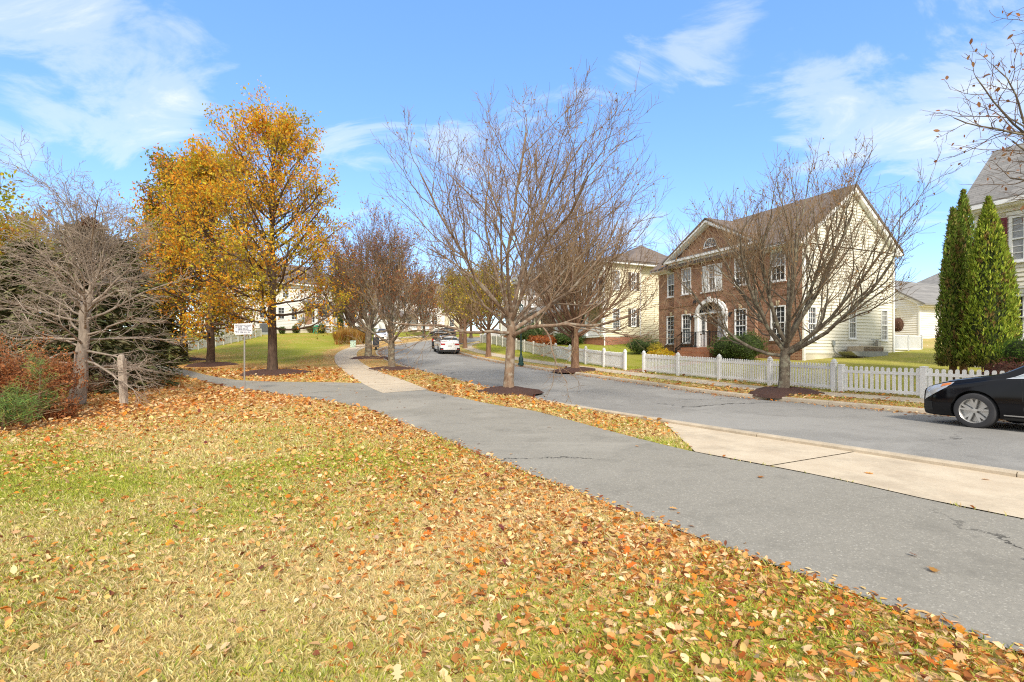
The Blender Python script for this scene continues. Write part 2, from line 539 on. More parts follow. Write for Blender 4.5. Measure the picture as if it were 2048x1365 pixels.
# --- paths
low = [at(*p) for p in [(1560, 1135), (1300, 1040), (1000, 925), (800, 845), (720, 815), (600, 795), (520, 784), (430, 770), (385, 757), (330, 744), (296, 737)]]
_q = at(2048, 1310); low = [_q + (_q - low[0]) * 9, _q + (_q - low[0]) * 3, _q] + low + [low[-1] + np.array([-6, 4.])]
upp = [at(*p) for p in [(1900, 1011), (1640, 953), (1390, 905), (1240, 868), (1080, 825), (1000, 812), (940, 800), (858, 782), (790, 770), (724, 767), (650, 765), (560, 764), (480, 761), (420, 752), (370, 740), (330, 733), (300, 730)]]
_q = at(2048, 1040); _d = (_q - upp[2]) / np.linalg.norm(_q - upp[2]); upp = [_q + _d * 20, _q + _d * 8, _q] + upp + [upp[-1] + np.array([-7, 6.])]
pathA, pathB = resample(catmull(low, .4), 150), resample(catmull(upp, .4), 150)
HL = lambda dz: (lambda x, y: H(x, y) + dz)
tag(sheet('path', pathA, pathB, 10, HL(.004), M_['path_asphalt']), 'weathered asphalt footpath crossing the lawn in the foreground', kind='structure')
walkA = resample(catmull([at(*p) for p in [(766, 787), (726, 768), (685, 741), (669.5, 722), (674, 707), (697, 696), (732, 685), (757, 680)]] + [xy(790, 73), xy(850, 82)], .4), 90)
walkB = resample(catmull([at(*p) for p in [(856, 780), (802, 759), (746, 738.7), (716, 719), (716, 703), (735, 694), (760, 683.5)]] + [xy(792, 69), xy(852, 79)], .4), 90)
# pavement slabs with open joints
wk = []
def slabs(name, A, B, step, dz, mat, label):
    mb = MB()
    n = len(A); i = 0
    while i < n - 1:
        j = min(i + step, n - 1)
        a0, a1, b0, b1 = A[i].copy(), A[j].copy(), B[i].copy(), B[j].copy()
        g = .014 / max(np.linalg.norm(a1 - a0), .05)
        for q in range(step):
            t0 = q / step + (g if q == 0 else 0); t1 = (q + 1) / step - (g if q == step - 1 else 0)
            k0, k1 = min(i + q, j), min(i + q + 1, j)
            if k0 == k1: continue
            pA0 = A[k0] + (A[k1] - A[k0]) * (g * step if q == 0 else 0); pA1 = A[k1] - (A[k1] - A[k0]) * (g * step if q == step - 1 else 0)
            pB0 = B[k0] + (B[k1] - B[k0]) * (g * step if q == 0 else 0); pB1 = B[k1] - (B[k1] - B[k0]) * (g * step if q == step - 1 else 0)
            P4 = [pA0, pA0 * .5 + pB0 * .5, pB0, pB1, pA1 * .5 + pB1 * .5, pA1]
            z = H([p[0] for p in P4], [p[1] for p in P4]) + dz
            v = [(p[0], p[1], zz) for p, zz in zip(P4, z)]
            mb.add(v, [(0, 1, 4, 5), (1, 2, 3, 4)])
        i = j
    o = mb.build(name, mat)
    tag(o, label, kind='structure')
slabs('sidewalk', walkA, walkB, 4, .009, M_['concrete_walk'], 'pale concrete pavement curving along the left verge')
fs_ = KF[(KF[:, 1] > -10) & (KF[:, 1] < 88)]; fn_ = KNR[(KF[:, 1] > -10) & (KF[:, 1] < 88)]
slabs('sidewalk', fs_ + fn_ * 1.05, fs_ + fn_ * 2.0, 3, .008, M_['concrete_walk'], 'narrow concrete pavement in front of the white picket fences')
# brick walk through the fence gap
e1 = xy(1268, 26.6); dirw = np.array([.913, .408])
tag(sheet('path', np.array([e1 + dirw * t - np.array([.408, -.913]) * .55 for t in np.linspace(-.3, 5.2, 12)]),
          np.array([e1 + dirw * t + np.array([.408, -.913]) * .55 for t in np.linspace(-.3, 5.2, 12)]), 3, HL(.006), M_['red_brick']),
    'red brick walk leading through the fence gap', kind='structure')
# apron of concrete between path and road
kn_ap = KN[(KN[:, 1] > -16) & (KN[:, 1] < 11.3)] - KNR[(KN[:, 1] > -16) & (KN[:, 1] < 11.3)] * .2
kn_ap = kn_ap[kn_ap[:, 1].argsort()]
upq = resample(catmull(upp[:6], .3), 40); 
apA = resample(kn_ap, 73); _pe = resample(catmull(upp[:6], .1), 500)
_t = np.gradient(apA, axis=0)
apB = np.array([_pe[np.argmin(np.abs((_pe - a) @ t) + 100 * (np.linalg.norm(_pe - a, axis=1) > 6))] for a, t in zip(apA, _t)])
slabs('sidewalk', apA, apB, 9, .012, M_['concrete_walk'], 'worn beige concrete apron between footpath and near kerb')

def kerb(name, line, nr, side, label, top=.13, w=.18):
    """separate stones of about 3 m, open joints; side -1 = stones lie left of the line"""
    mb = MB()
    n = 5
    for i in range(0, len(line) - n, n):
        seg = line[i:i + n + 1].copy(); nn = nr[i:i + n + 1]
        d = seg[1] - seg[0]; seg[0] = seg[0] + d / np.linalg.norm(d) * .012
        prof = [(0.02, -.2), (0.0, .03), (-.02, top - .03), (-.05, top), (-w + .02, top + .006), (-w, top - .02), (-w, -.2)]
        vs = []; fs = []
        for k in range(n + 1):
            z = float(P(seg[k][1]))
            near = top
            for o_, h in prof:
                q = seg[k] + nn[k] * (o_ if side < 0 else -o_)
                vs.append((q[0], q[1], z + h))
        m_ = len(prof)
        for k in range(n):
            for j in range(m_ - 1):
                fs.append((k * m_ + j, k * m_ + j + 1, (k + 1) * m_ + j + 1, (k + 1) * m_ + j))
        fs.append(tuple(range(m_))); fs.append(tuple(n * m_ + j for j in range(m_ - 1, -1, -1)))
        mb.add(vs, fs)
    o = mb.build(name, M_['concrete_kerb'])
    tag(o, label, kind='structure')
mk = (KN[:, 1] > -40) & (KN[:, 1] < 112)
kerb('kerb', KN[mk], KNR[mk], -1, 'concrete kerb along the near side of the street', .12, .2)
kerb('kerb', KF[mk], KNR[mk], 1, 'concrete kerb along the far side of the street')

# --- litter, greenness and bare-soil masks of the ground
TREES = {}   # filled as (x, y) below
def tpos(name, px, py=None, Y=None):
    p = xy(px, Y) if Y else at(px, py)
    TREES[name] = p
    return p
tpos('main', 1017, Y=18.0); tpos('rust', 1150, Y=28.5); tpos('verge', 1567, Y=17.3); tpos('spotted', 783, Y=29.5); tpos('red', 737, Y=39)
tpos('oak', 545, Y=26.5); tpos('oak2', 421, Y=32.5); tpos('oak3', 366, Y=37); tpos('leftbare', 150, Y=14.2)
MAIN_PATH_POLY = np.concatenate([pathA, pathB[::-1]])
SIDE_POLY = np.concatenate([walkA, walkB[::-1]])
APRON_POLY = np.concatenate([apA, apB[::-1]])
def pl_dist(x, y, pl):
    out = np.empty(len(x))
    for i in range(0, len(x), 20000):
        out[i:i + 20000] = np.sqrt(((x[i:i + 20000, None] - pl[None, :, 0]) ** 2 + (y[i:i + 20000, None] - pl[None, :, 1]) ** 2).min(1))
    return out
def wob(x, y):
    return (np.sin(x * 1.7 + 1.3 * np.sin(y * .9)) + np.sin(y * 1.3 + 1.7 * np.sin(x * .7 + 2)) + np.sin(x * .6 - y * .8)) / 3
def litter(x, y, s):
    L = np.full(len(x), .26); L = np.where(y < 10, .15, L)
    for n, r, a in (('oak', 7, .75), ('oak2', 7, .7), ('oak3', 6, .7), ('main', 4.5, .55), ('leftbare', 6, .9), ('rust', 3.5, .4), ('verge', 4, .55), ('spotted', 4, .7), ('red', 4, .6)):
        p = TREES[n]; d2 = (x - p[0]) ** 2 + (y - p[1]) ** 2
        L = np.maximum(L, .25 + a * np.exp(-d2 / (r * r)))
    dp = pl_dist(x, y, pathA)
    L = np.maximum(L, .16 + .62 * np.exp(-(dp / 2.2) ** 2))
    L = np.where((y < 4.2), L + .12 * smooth(-2.5, .5, x), L)
    L = np.maximum(L, .95 * smooth(11.5, 15, y) * smooth(23, 19, y) * (x < -1.5) * (s < -2) * (x > -26))
    L = np.maximum(L, .62 * ((s < 0) & (s > -4.5) & (y > 9)))
    L = np.maximum(L, .72 * np.exp(-((s - ROADW - .3) / .5) ** 2) * (s > ROADW - .1))
    ls = pl_dist(x, y, walkA)
    L = np.maximum(L, .7 * np.exp(-(ls / 1.3) ** 2))
    L = L + .16 * wob(x, y)
    lawn = smooth(30, 36, y) * (s < -6) * smooth(-24, -20, x)
    L = L * (1 - .62 * lawn)
    L = L * np.where(s > ROADW + 2.4, .35, 1)
    L = np.where((s > ROADW + .4) & (s < ROADW + 2.4), L * .75, L)
    return np.clip(L, 0, 1)
def greenness(x, y, s):
    g = np.full(len(x), .34)
    g = np.where(y < 10, .42 + .44 * wob(x * .8 + 3, y * .9) + .18 * smooth(-3.5, -6.5, x), g)
    g = np.maximum(g, .95 * smooth(28, 36, y) * (s < -4))
    g = np.maximum(g, .5 * ((s < -4) & (y > 22)))
    g = np.where((s < 0) & (s > -4.5) & (y > 9), .38, g)
    g = np.where(s > ROADW, .45, g)
    g = np.where(s > ROADW + 2.4, .72, g)
    g = np.where((s > ROADW + 2.4) & (y > 26.5) & (x < 12), 1.0, g)
    g = np.where((s > ROADW + 15), .30 + .5 * smooth(31, 29, y), g)
    return np.clip(g, 0, 1)
def soil_mask(x, y, s):
    b = smooth(-8.7, -9.6, x + .10 * (y - 8.5) + .25 * wob(x * 2, y * 2)) * smooth(15.5, 12.5, y) * smooth(-3, 2, y)
    return np.clip(b * .7, 0, 1)

gx = np.unique(np.concatenate([-np.geomspace(26, 700, 26), np.arange(-26, -14, .4), np.arange(-14, 13, .14), np.arange(13, 26, .4), np.geomspace(26, 700, 26)]))
gy = np.unique(np.concatenate([-np.geomspace(6, 400, 14), np.arange(-6, 1, .5), np.arange(1, 30, .14), np.arange(30, 62, .4), np.arange(62, 110, 1.0), np.geomspace(110, 900, 16)]))
GX, GY = np.meshgrid(gx, gy); fx, fy = GX.ravel(), GY.ravel()
fs = road_s(fx, fy)
fz = Hs(fx, fy, fs)
fz += .012 * np.sin(fx * 3.1 + np.sin(fy * 2.3)) * np.sin(fy * 2.7) * (fs < -.4) * (fy < 30) * .4
rd = (fs > -.13) & (fs < ROADW + .13)
fz = np.where(rd, P(fy) - .16, fz)
pv = in_poly(fx, fy, MAIN_PATH_POLY) | in_poly(fx, fy, SIDE_POLY) | in_poly(fx, fy, APRON_POLY) | ((fs > ROADW + 1.1) & (fs < ROADW + 1.95) & (fy > -10) & (fy < 88))
fz = np.where(pv & ~rd, fz - .016, fz)
cols = np.column_stack([litter(fx, fy, fs), greenness(fx, fy, fs), soil_mask(fx, fy, fs)])
nx = len(gx)
ii = (np.arange(len(gy) - 1)[:, None] * nx + np.arange(nx - 1)[None, :])
ff = np.stack([ii, ii + 1, ii + nx + 1, ii + nx], -1).reshape(-1)
ground = np_mesh('ground', np.column_stack([fx, fy, fz]), ff, np.full(len(ff) // 4, 4), M_['lawn'], cols=cols, smooth=True)
tag(ground, 'lawns and verges of dry and green grass under leaf litter', kind='structure')

# ------------------------------------------------------------------ scattered small faces
def rot_mats(yaw, tilt, roll):
    cz, sz, cx, sx, cy, sy = np.cos(yaw), np.sin(yaw), np.cos(tilt), np.sin(tilt), np.cos(roll), np.sin(roll)
    Z = np.zeros_like(cz); O = np.ones_like(cz)
    A = np.stack([cz, -sz, Z, sz, cz, Z, Z, Z, O], -1).reshape(-1, 3, 3)
    B = np.stack([O, Z, Z, Z, cx, -sx, Z, sx, cx], -1).reshape(-1, 3, 3)
    C = np.stack([cy, Z, sy, Z, O, Z, -sy, Z, cy], -1).reshape(-1, 3, 3)
    return A @ B @ C
def scatter(tv, tf, pos, rm, sc, col):
    """template copies -> (verts, flat faces, sizes, colours)"""
    tv = np.asarray(tv, float); n = len(pos); k = len(tv)
    sc = np.asarray(sc); sc = sc[:, None] if sc.ndim == 1 else sc
    v = np.einsum('nij,nkj->nki', rm, tv[None] * sc[:, None, :]) + pos[:, None, :]
    flat = np.concatenate([np.array(f) for f in tf]); sz = np.array([len(f) for f in tf])
    F = (np.arange(n)[:, None] * k + flat[None]).ravel()
    return v.reshape(-1, 3), F, np.tile(sz, n), np.repeat(col, k, 0)
def join(parts):
    vo = 0; V = []; F = []; S = []; C = []
    for v, f, s, c in parts:
        V.append(v); F.append(f + vo); S.append(s); C.append(c); vo += len(v)
    return np.concatenate(V), np.concatenate(F), np.concatenate(S), np.concatenate(C)
def palette(n, cols, wts, jit=.15):
    cols = np.array(cols); w = np.array(wts, float); w /= w.sum()
    c = cols[rng.choice(len(cols), n, p=w)]
    return np.clip(c * (1 + jit * rng.standard_normal((n, 1))) * (1 + .05 * rng.standard_normal((n, 3))), .004, .95)

LEAF_T = [(0, 0, 0), (.24, .35, .07), (.19, .7, .05), (0, 1, 0), (-.19, .7, .05), (-.24, .35, .07)]
LEAF_F = [(0, 1, 2, 3), (0, 3, 4, 5)]
OAK_T = [(0, 0, 0), (.10, .22, .02), (.34, .20, .06), (.16, .40, .02), (.46, .52, .08), (.18, .62, .02), (.28, .86, .05), (0, 1, 0),
         (-.28, .86, .05), (-.18, .62, .02), (-.46, .52, .08), (-.16, .40, .02), (-.34, .20, .06), (-.10, .22, .02)]
OAK_F = [(0, 1, 2, 3), (0, 3, 11, 13), (3, 4, 5), (3, 5, 9, 11), (5, 6, 7), (5, 7, 9), (7, 8, 9), (9, 10, 11), (11, 12, 13)]
FALL = [(.52, .22, .055), (.62, .31, .095), (.68, .43, .18), (.76, .56, .31), (.36, .13, .035), (.58, .18, .02), (.20, .065, .03)]
FALLW = [2.8, 4.2, 4.6, 2.6, 1.6, 1.0, .8]

def frustum_pts(y0, y1, dens, margin=1.18):
    A = (y1 * y1 - y0 * y0) * margin      # width = 2*Y*margin
    n = int(A * dens)
    y = np.sqrt(rng.uniform(y0 * y0, y1 * y1, n)); x = rng.uniform(-1, 1, n) * y * margin
    return x, y
paved = lambda x, y, s: in_poly(x, y, MAIN_PATH_POLY) | in_poly(x, y, SIDE_POLY) | in_poly(x, y, APRON_POLY) | ((s > -.2) & (s < ROADW + .18)) | ((s > ROADW + 1.05) & (s < ROADW + 2.0))

# fallen leaves on the grass
parts = []
for y0, y1, dens, size in ((1.3, 4, 1000, .037), (4, 7, 720, .042), (7, 11, 400, .054), (11, 18, 150, .085), (18, 30, 48, .125)):
    x, y = frustum_pts(y0, y1, dens)
    s = road_s(x, y); L = litter(x, y, s)
    keep = (rng.random(len(x)) < np.clip(L * 1.15, 0, 1) ** 1.25) & ~paved(x, y, s) & (s < ROADW + 3)
    x, y, s = x[keep], y[keep], s[keep]; n = len(x)
    z = Hs(x, y, s) + rng.uniform(.004, .045, n)
    rm = rot_mats(rng.uniform(0, 6.28, n), rng.normal(0, .38, n), rng.normal(0, .4, n))
    sz = size * rng.uniform(.35, 1.0, n) ** 1.6 * 1.75
    sc = np.stack([sz * rng.uniform(.8, 1.5, n), sz, sz * rng.uniform(.5, 3, n)], 1)
    parts.append(scatter(LEAF_T, LEAF_F, np.column_stack([x, y, z]), rm, sc, palette(n, FALL, FALLW)))
    # the odd whole oak leaf
    m_ = rng.random(n) < (.035 if y1 <= 11 else .03); k = int(m_.sum())
    parts.append(scatter(OAK_T, OAK_F, np.column_stack([x, y, z + .012])[m_], rm[m_], np.repeat((size * 1.7 * rng.uniform(.7, 1.2, k))[:, None], 3, 1),
                         palette(k, [(.62, .22, .02), (.60, .38, .18), (.50, .13, .02), (.64, .46, .25), (.16, .04, .03)], [3, 3, 2, 1.2, .5])))
# along the gutters and a few strays on the paving
n = 9000
k = rng.integers(0, len(KF) - 1, n); ok = (KF[k, 1] > 5) & (KF[k, 1] < 48); k = k[ok]; n = len(k)
off = -np.abs(rng.normal(0, .28, n)) + .02
q = KF[k] + (KF[k + 1] - KF[k]) * rng.random((n, 1)) + KNR[k] * off[:, None]
parts.append(scatter(LEAF_T, LEAF_F, np.column_stack([q, P(q[:, 1]) + rng.uniform(.012, .05, n)]), rot_mats(rng.uniform(0, 6.28, n), rng.normal(0, .3, n), rng.normal(0, .3, n)),
                     .09 * rng.uniform(.6, 1.3, n), palette(n, FALL, [4, 4, 3, 1, 3, 2, 1])))
n = 5200
k = rng.integers(0, len(KN) - 1, n); ok = (KN[k, 1] > 17) & (KN[k, 1] < 60); k = k[ok]; n = len(k)
q = KN[k] + (KN[k + 1] - KN[k]) * rng.random((n, 1)) + KNR[k] * (np.abs(rng.normal(0, .22, n)) + .02)[:, None]
parts.append(scatter(LEAF_T, LEAF_F, np.column_stack([q, P(q[:, 1]) + rng.uniform(.012, .05, n)]), rot_mats(rng.uniform(0, 6.28, n), rng.normal(0, .3, n), rng.normal(0, .3, n)),
                     .11 * rng.uniform(.6, 1.3, n), palette(n, FALL, [4, 4, 3, 1, 3, 2, 1])))
x, y = frustum_pts(2, 26, .9); s = road_s(x, y)
w_ = np.where(in_poly(x, y, MAIN_PATH_POLY), np.where(x < -3, 1, .35), .25)
ok = (in_poly(x, y, MAIN_PATH_POLY) | in_poly(x, y, SIDE_POLY) | in_poly(x, y, APRON_POLY)) & (rng.random(len(x)) < w_); x, y, s = x[ok], y[ok], s[ok]; n = len(x)
parts.append(scatter(OAK_T, OAK_F, np.column_stack([x, y, Hs(x, y, s) + .016]), rot_mats(rng.uniform(0, 6.28, n), rng.normal(0, .12, n), rng.normal(0, .12, n)),
                     .09 * rng.uniform(.6, 1.2, n), palette(n, FALL, [3, 4, 3, 1, 3, 2, 1])))
# ragged leaf edge spilling on to the path
n = 2600
k = rng.integers(3, len(pathA) - 1, n); q = pathA[k] + (pathA[k - 1] - pathA[k]) * rng.random((n, 1))
tdir = pathA[k - 1] - pathA[k]; nn = np.stack([-tdir[:, 1], tdir[:, 0]], 1); nn /= np.linalg.norm(nn, axis=1)[:, None]
q = q + nn * np.where(rng.random((n, 1)) < .5, 1, -1) * np.abs(rng.normal(0, .10, (n, 1)))
parts.append(scatter(LEAF_T, LEAF_F, np.column_stack([q, H(q[:, 0], q[:, 1]) + .010]), rot_mats(rng.uniform(0, 6.28, n), rng.normal(0, .14, n), rng.normal(0, .14, n)),
                     .05 * rng.uniform(.6, 1.3, n), palette(n, FALL, FALLW)))
v, f, s_, c = join(parts)
tag(np_mesh('fallen_leaves', v, f, s_, M_['fallen_leaf'], cols=c), 'fallen autumn leaves lying over the lawns, verges and gutters', 'leaves', kind='stuff')

# grass blades
BL_T = [(-.5, 0, 0), (.5, 0, 0), (.33, .25, .62), (0, .75, 1)]
BL_F = [(0, 1, 2), (0, 2, 3)]
parts = []
for y0, y1, dens, hh, ww in ((1.2, 3.2, 8500, .040, .0030), (3.2, 6, 4200, .045, .0046), (6, 10, 1300, .055, .010), (10, 17, 420, .06, .018), (17, 30, 110, .07, .034)):
    x, y = frustum_pts(y0, y1, dens, 1.1)
    s = road_s(x, y); ok = ~paved(x, y, s) & (s < ROADW + 3.5) & (rng.random(len(x)) < 1.25 - litter(x, y, s)) & (soil_mask(x, y, s) < .35)
    x, y, s = x[ok], y[ok], s[ok]; n = len(x)
    g = greenness(x, y, s) + .30 * wob(x * 2.3, y * 2.3 + 1) + .25 * rng.standard_normal(n)
    gm = np.clip((g - .18) / .5, 0, 1)[:, None]
    c = palette(n, [(.66, .53, .25), (.76, .64, .35), (.58, .44, .19)], [3, 2, 2]) * (1 - gm) + palette(n, [(.36, .40, .045), (.50, .50, .09), (.26, .34, .035)], [3, 2, 1]) * gm
    h_ = hh * rng.uniform(.5, 1.3, n)
    parts.append(scatter(BL_T, BL_F, np.column_stack([x, y, Hs(x, y, s) - .012]), rot_mats(rng.uniform(0, 6.28, n), rng.normal(0, .35, n), rng.normal(0, .4, n)),
                         np.stack([np.full(n, ww) * rng.uniform(.7, 1.4, n), h_, h_], 1), c))
v, f, s_, c = join(parts)
tag(np_mesh('grass', v, f, s_, M_['grass_blade'], cols=c), 'short straw coloured and green grass blades of the lawn', 'grass', kind='stuff')
# ------------------------------------------------------------------ trees
def nrm(v):
    l = math.sqrt(v[0] * v[0] + v[1] * v[1] + v[2] * v[2]) or 1
    return (v[0] / l, v[1] / l, v[2] / l)
def perp(d, ang, az):
    """unit vector at angle ang from d, azimuth az about it"""
    a = (0, 0, 1) if abs(d[2]) < .9 else (1, 0, 0)
    u = nrm((d[1] * a[2] - d[2] * a[1], d[2] * a[0] - d[0] * a[2], d[0] * a[1] - d[1] * a[0]))
    v = (d[1] * u[2] - d[2] * u[1], d[2] * u[0] - d[0] * u[2], d[0] * u[1] - d[1] * u[0])
    c, s = math.cos(ang), math.sin(ang); ca, sa = math.cos(az), math.sin(az)
    return tuple(d[i] * c + (u[i] * ca + v[i] * sa) * s for i in range(3))

class Tree:
    def __init__(s, seed, **k):
        s.R = random.Random(seed)
        s.S = dict(seg=(7, 6, 5, 4), trop=(.5, .35, .25, .15), wig=(.10, .13, .16, .18), nch=(9, 7, 5), ang=(38, 42, 45), ratio=(.62, .6, .58),
                   maxl=3, rmin=.005, t0=.22, rr=.55, taper=.42, flat=0.0)
        s.S.update(k)
        s.br = []; s.ends = []
    def grow(s, p, d, L, r, lvl):
        S, Rn = s.S, s.R
        n = S['seg'][lvl]; pts = [p]; rad = [r]; dirs = [d]
        tr, wg = S['trop'][lvl], S['wig'][lvl]
        last = lvl == S['maxl']
        re = max(S['rmin'] * .55, r * (.35 if last else S['taper']))
        for i in range(n):
            d = nrm((d[0] + Rn.gauss(0, wg), d[1] + Rn.gauss(0, wg), d[2] + tr / n * 2.2 + Rn.gauss(0, wg) * (1 - S['flat'])))
            p = tuple(p[j] + d[j] * L / n for j in range(3))
            pts.append(p); dirs.append(d); rad.append(r + (re - r) * (i + 1) / n)
        s.br.append((lvl, pts, rad))
        if last:
            s.ends.append((pts, d)); return
        k = S['nch'][lvl]; az = Rn.uniform(0, 6.28)
        for c in range(k):
            t = S['t0'] + (1 - S['t0']) * (c + Rn.uniform(.2, .9)) / k
            if c == k - 1: t = 1
            i = min(int(t * n), n - 1); f = t * n - i
            q = tuple(pts[i][j] + (pts[i + 1][j] - pts[i][j]) * f for j in range(3))
            rq = rad[i] + (rad[i + 1] - rad[i]) * f
            az += 2.4 + Rn.uniform(-.5, .5)
            an = math.radians(S['ang'][lvl] * Rn.uniform(.65, 1.25)) * (.35 if c == k - 1 else 1)
            dd = perp(dirs[min(i + 1, n)], an, az)
            if S['flat']: dd = nrm((dd[0], dd[1], dd[2] * (1 - S['flat'])))
            LL = L * S['ratio'][lvl] * (1.12 - .55 * t) * Rn.uniform(.7, 1.2)
            s.grow(q, dd, LL, max(S['rmin'], rq * S['rr']), lvl + 1)

def tubes(name, items, mat, parent, sides):
    """items: (pts, rad) lists -> one mesh"""
    groups = {}
    for pts, rad, n in items:
        groups.setdefault((len(pts), n), []).append((pts, rad))
    V = []; F = []; vo = 0
    for (k, n), lst in groups.items():
        pts = np.array([a[0] for a in lst]); rad = np.array([a[1] for a in lst])
        t = np.empty_like(pts); t[:, 1:-1] = pts[:, 2:] - pts[:, :-2]; t[:, 0] = pts[:, 1] - pts[:, 0]; t[:, -1] = pts[:, -1] - pts[:, -2]
        t /= np.linalg.norm(t, axis=2)[..., None] + 1e-9
        ref = np.zeros_like(t); m = np.abs(t[..., 2]) < .9
        ref[m] = (0, 0, 1); ref[~m] = (1, 0, 0)
        # keep one reference per branch so rings do not twist
        rb = np.where((np.abs(t[..., 2]).mean(1) < .8)[:, None], np.array([[0, 0, 1.]]), np.array([[1., 0, 0]]))
        ref = np.repeat(rb[:, None, :], k, 1)
        u = np.cross(t, ref); u /= np.linalg.norm(u, axis=2)[..., None] + 1e-9
        w = np.cross(t, u)
        an = np.arange(n) * 2 * np.pi / n
        ring = pts[:, :, None, :] + rad[:, :, None, None] * (u[:, :, None, :] * np.cos(an)[None, None, :, None] + w[:, :, None, :] * np.sin(an)[None, None, :, None])
        b = len(lst)
        V.append(ring.reshape(-1, 3))
        base = (np.arange(b)[:, None, None] * k + np.arange(k - 1)[None, :, None]) * n
        j = np.arange(n)[None, None, :]; j2 = (np.arange(n) + 1)[None, None, :] % n
        f = np.stack([base + j, base + j2, base + n + j2, base + n + j], -1)
        F.append(f.reshape(-1) + vo); vo += b * k * n
    V = np.concatenate(V); F = np.concatenate(F)
    return np_mesh(name, V, F, np.full(len(F) // 4, 4), mat, parent, smooth=True)

def trunk_pts(h, lean=(0, 0), n=6, wob=.03, R=None):
    pts = []
    for i in range(n + 1):
        t = i / n
        pts.append((lean[0] * t + R.gauss(0, wob) * (t > 0) * h * .12, lean[1] * t + R.gauss(0, wob) * (t > 0) * h * .12, h * t))
    return pts

def leaf_cloud(name, T, n, size, cols, wts, parent, mat='leaf', spread=.16, low=0., zcol=None, tmpl=None, clump=0.0):
    ends = T.ends
    k = rng.integers(0, len(ends), n)
    if clump:      # leaves hold on only some twigs
        keep = rng.random(len(ends)) < clump
        idx = np.nonzero(keep)[0]; k = idx[rng.integers(0, len(idx), n)]
    P_ = np.empty((n, 3)); f = rng.random(n)
    arr = [np.array(e[0]) for e in ends]
    for q in range(n):
        a = arr[k[q]]; t = f[q] * (len(a) - 1); i = min(int(t), len(a) - 2)
        P_[q] = a[i] + (a[i + 1] - a[i]) * (t - i)
    P_ += rng.normal(0, spread, (n, 3)) * np.array([1, 1, .8])
    tone = rng.random(len(ends))[k]
    c = palette(n, cols, wts)
    c *= (.75 + .5 * tone)[:, None]
    if zcol is not None: c = zcol(P_, c, k)
    rm = rot_mats(rng.uniform(0, 6.28, n), rng.normal(0, .9, n), rng.normal(0, .9, n))
    v, ff, s_, cc = scatter(tmpl or LEAF_T, LEAF_F, P_, rm, size * rng.uniform(.6, 1.35, n), np.clip(c, .004, .95))
    return v, ff, s_, cc

def flare(r, h):
    return [r * 1.55, r * 1.12, r * 1.0, r * .95, r * .92, r * .9, r * .88]

def make_tree(name, pos, label, T, trunk, trunk_r, bark, twig, cat='tree', group=None, leaves=None, z=None, leafpart='crown', rz=0):
    """trunk + limbs -> 'trunk', fine twigs -> 'crown', held leaves -> 'foliage'"""
    z = hz(*pos) if z is None else z
    root = thing(name, label, cat, (pos[0], pos[1], z - .04), rz, group)
    items = []
    rr = list(trunk_r)
    # root flare: extra ring close to the ground
    p0, p1 = trunk[0], trunk[1]
    q = tuple(p0[i] + (p1[i] - p0[i]) * .22 for i in range(3))
    items.append(([p0, q] + trunk[1:], [rr[0] * 1.5, rr[0] * 1.08] + rr[1:], 10))
    fine = []
    mx = T.S['maxl']
    for lvl, pts, rad in T.br:
        if lvl <= max(0, mx - 2): items.append((pts, rad, 7 if lvl == 0 else 5))
        else: fine.append((pts, rad, 4 if lvl == mx - 1 else 3))
    tubes('trunk', items, bark, root, 8)
    if fine: tubes('crown', fine, twig, root, 3)
    if leaves:
        v, f, s_, c = join(leaves)
        np_mesh('foliage', v, f, s_, M_['leaf'], root, cols=c)
    return root

def mulch_ring(p, r, label, h=.16):
    n = 26; vs = []; fs = []
    R_ = random.Random(int(p[0] * 97 + p[1] * 13))
    rings = [0, .35, .7, .9, 1.0]
    for k, t in enumerate(rings):
        for i in range(n):
            a = 2 * math.pi * i / n
            q = r * t * (1 + .12 * math.sin(3 * a + p[0]) + .08 * math.sin(5 * a) + (R_.uniform(-.05, .05) if k > 2 else 0))
            x, y = p[0] + q * math.cos(a), p[1] + q * math.sin(a)
            vs.append((x, y, h * (1 - t * t) + R_.uniform(-.02, .02) * (k < 4)))
    zz = H([v[0] for v in vs], [v[1] for v in vs])
    vs = [(v[0], v[1], v[2] + z + (-.04 if i >= n * 4 else .005)) for i, (v, z) in enumerate(zip(vs, zz))]
    for k in range(len(rings) - 1):
        for i in range(n):
            j = (i + 1) % n
            fs.append((k * n + i, k * n + j, (k + 1) * n + j, (k + 1) * n + i))
    mb = MB(); mb.add(vs, fs)
    o = mb.build('mulch_bed', M_['mulch'], smooth=True)
    tag(o, label, 'mulch bed', 'dark mulch rings round the street trees')

def vase(seed, trunk_h, r, crown_w, crown_h, nl, elo=18, ehi=78, lean=(0, 0), bias=0, lim=1., pw=2., **k):
    """short trunk splitting into many rising limbs"""
    T = Tree(seed, **k); R_ = T.R
    tp = trunk_pts(trunk_h, lean, 6, .03, R_)
    az = R_.uniform(0, 6.28)
    for i in range(nl):
        az += 2.4 + R_.uniform(-.35, .35)
        e = math.radians(elo + (ehi - elo) * ((i + .5) / nl) ** 1.05 + R_.uniform(-6, 6))
        t = .70 + .30 * (i / max(1, nl - 1))
        ii = min(int(t * 6), 5); f = t * 6 - ii
        p = tuple(tp[ii][j] + (tp[ii + 1][j] - tp[ii][j]) * f for j in range(3))
        d = (math.cos(e) * math.cos(az), math.cos(e) * math.sin(az), math.sin(e))
        ce, se = math.cos(e), math.sin(e)
        L = ((ce / crown_w) ** pw + (se / (crown_h - trunk_h)) ** pw) ** (-1 / pw)
        T.grow(p, d, L * R_.uniform(.68, .80) * (1 + bias * math.cos(az)), r * R_.uniform(.30, .46) * lim, 0)
    return T, tp, [r, r * .92, r * .86, r * .84, r * .82, r * .74, r * .55]

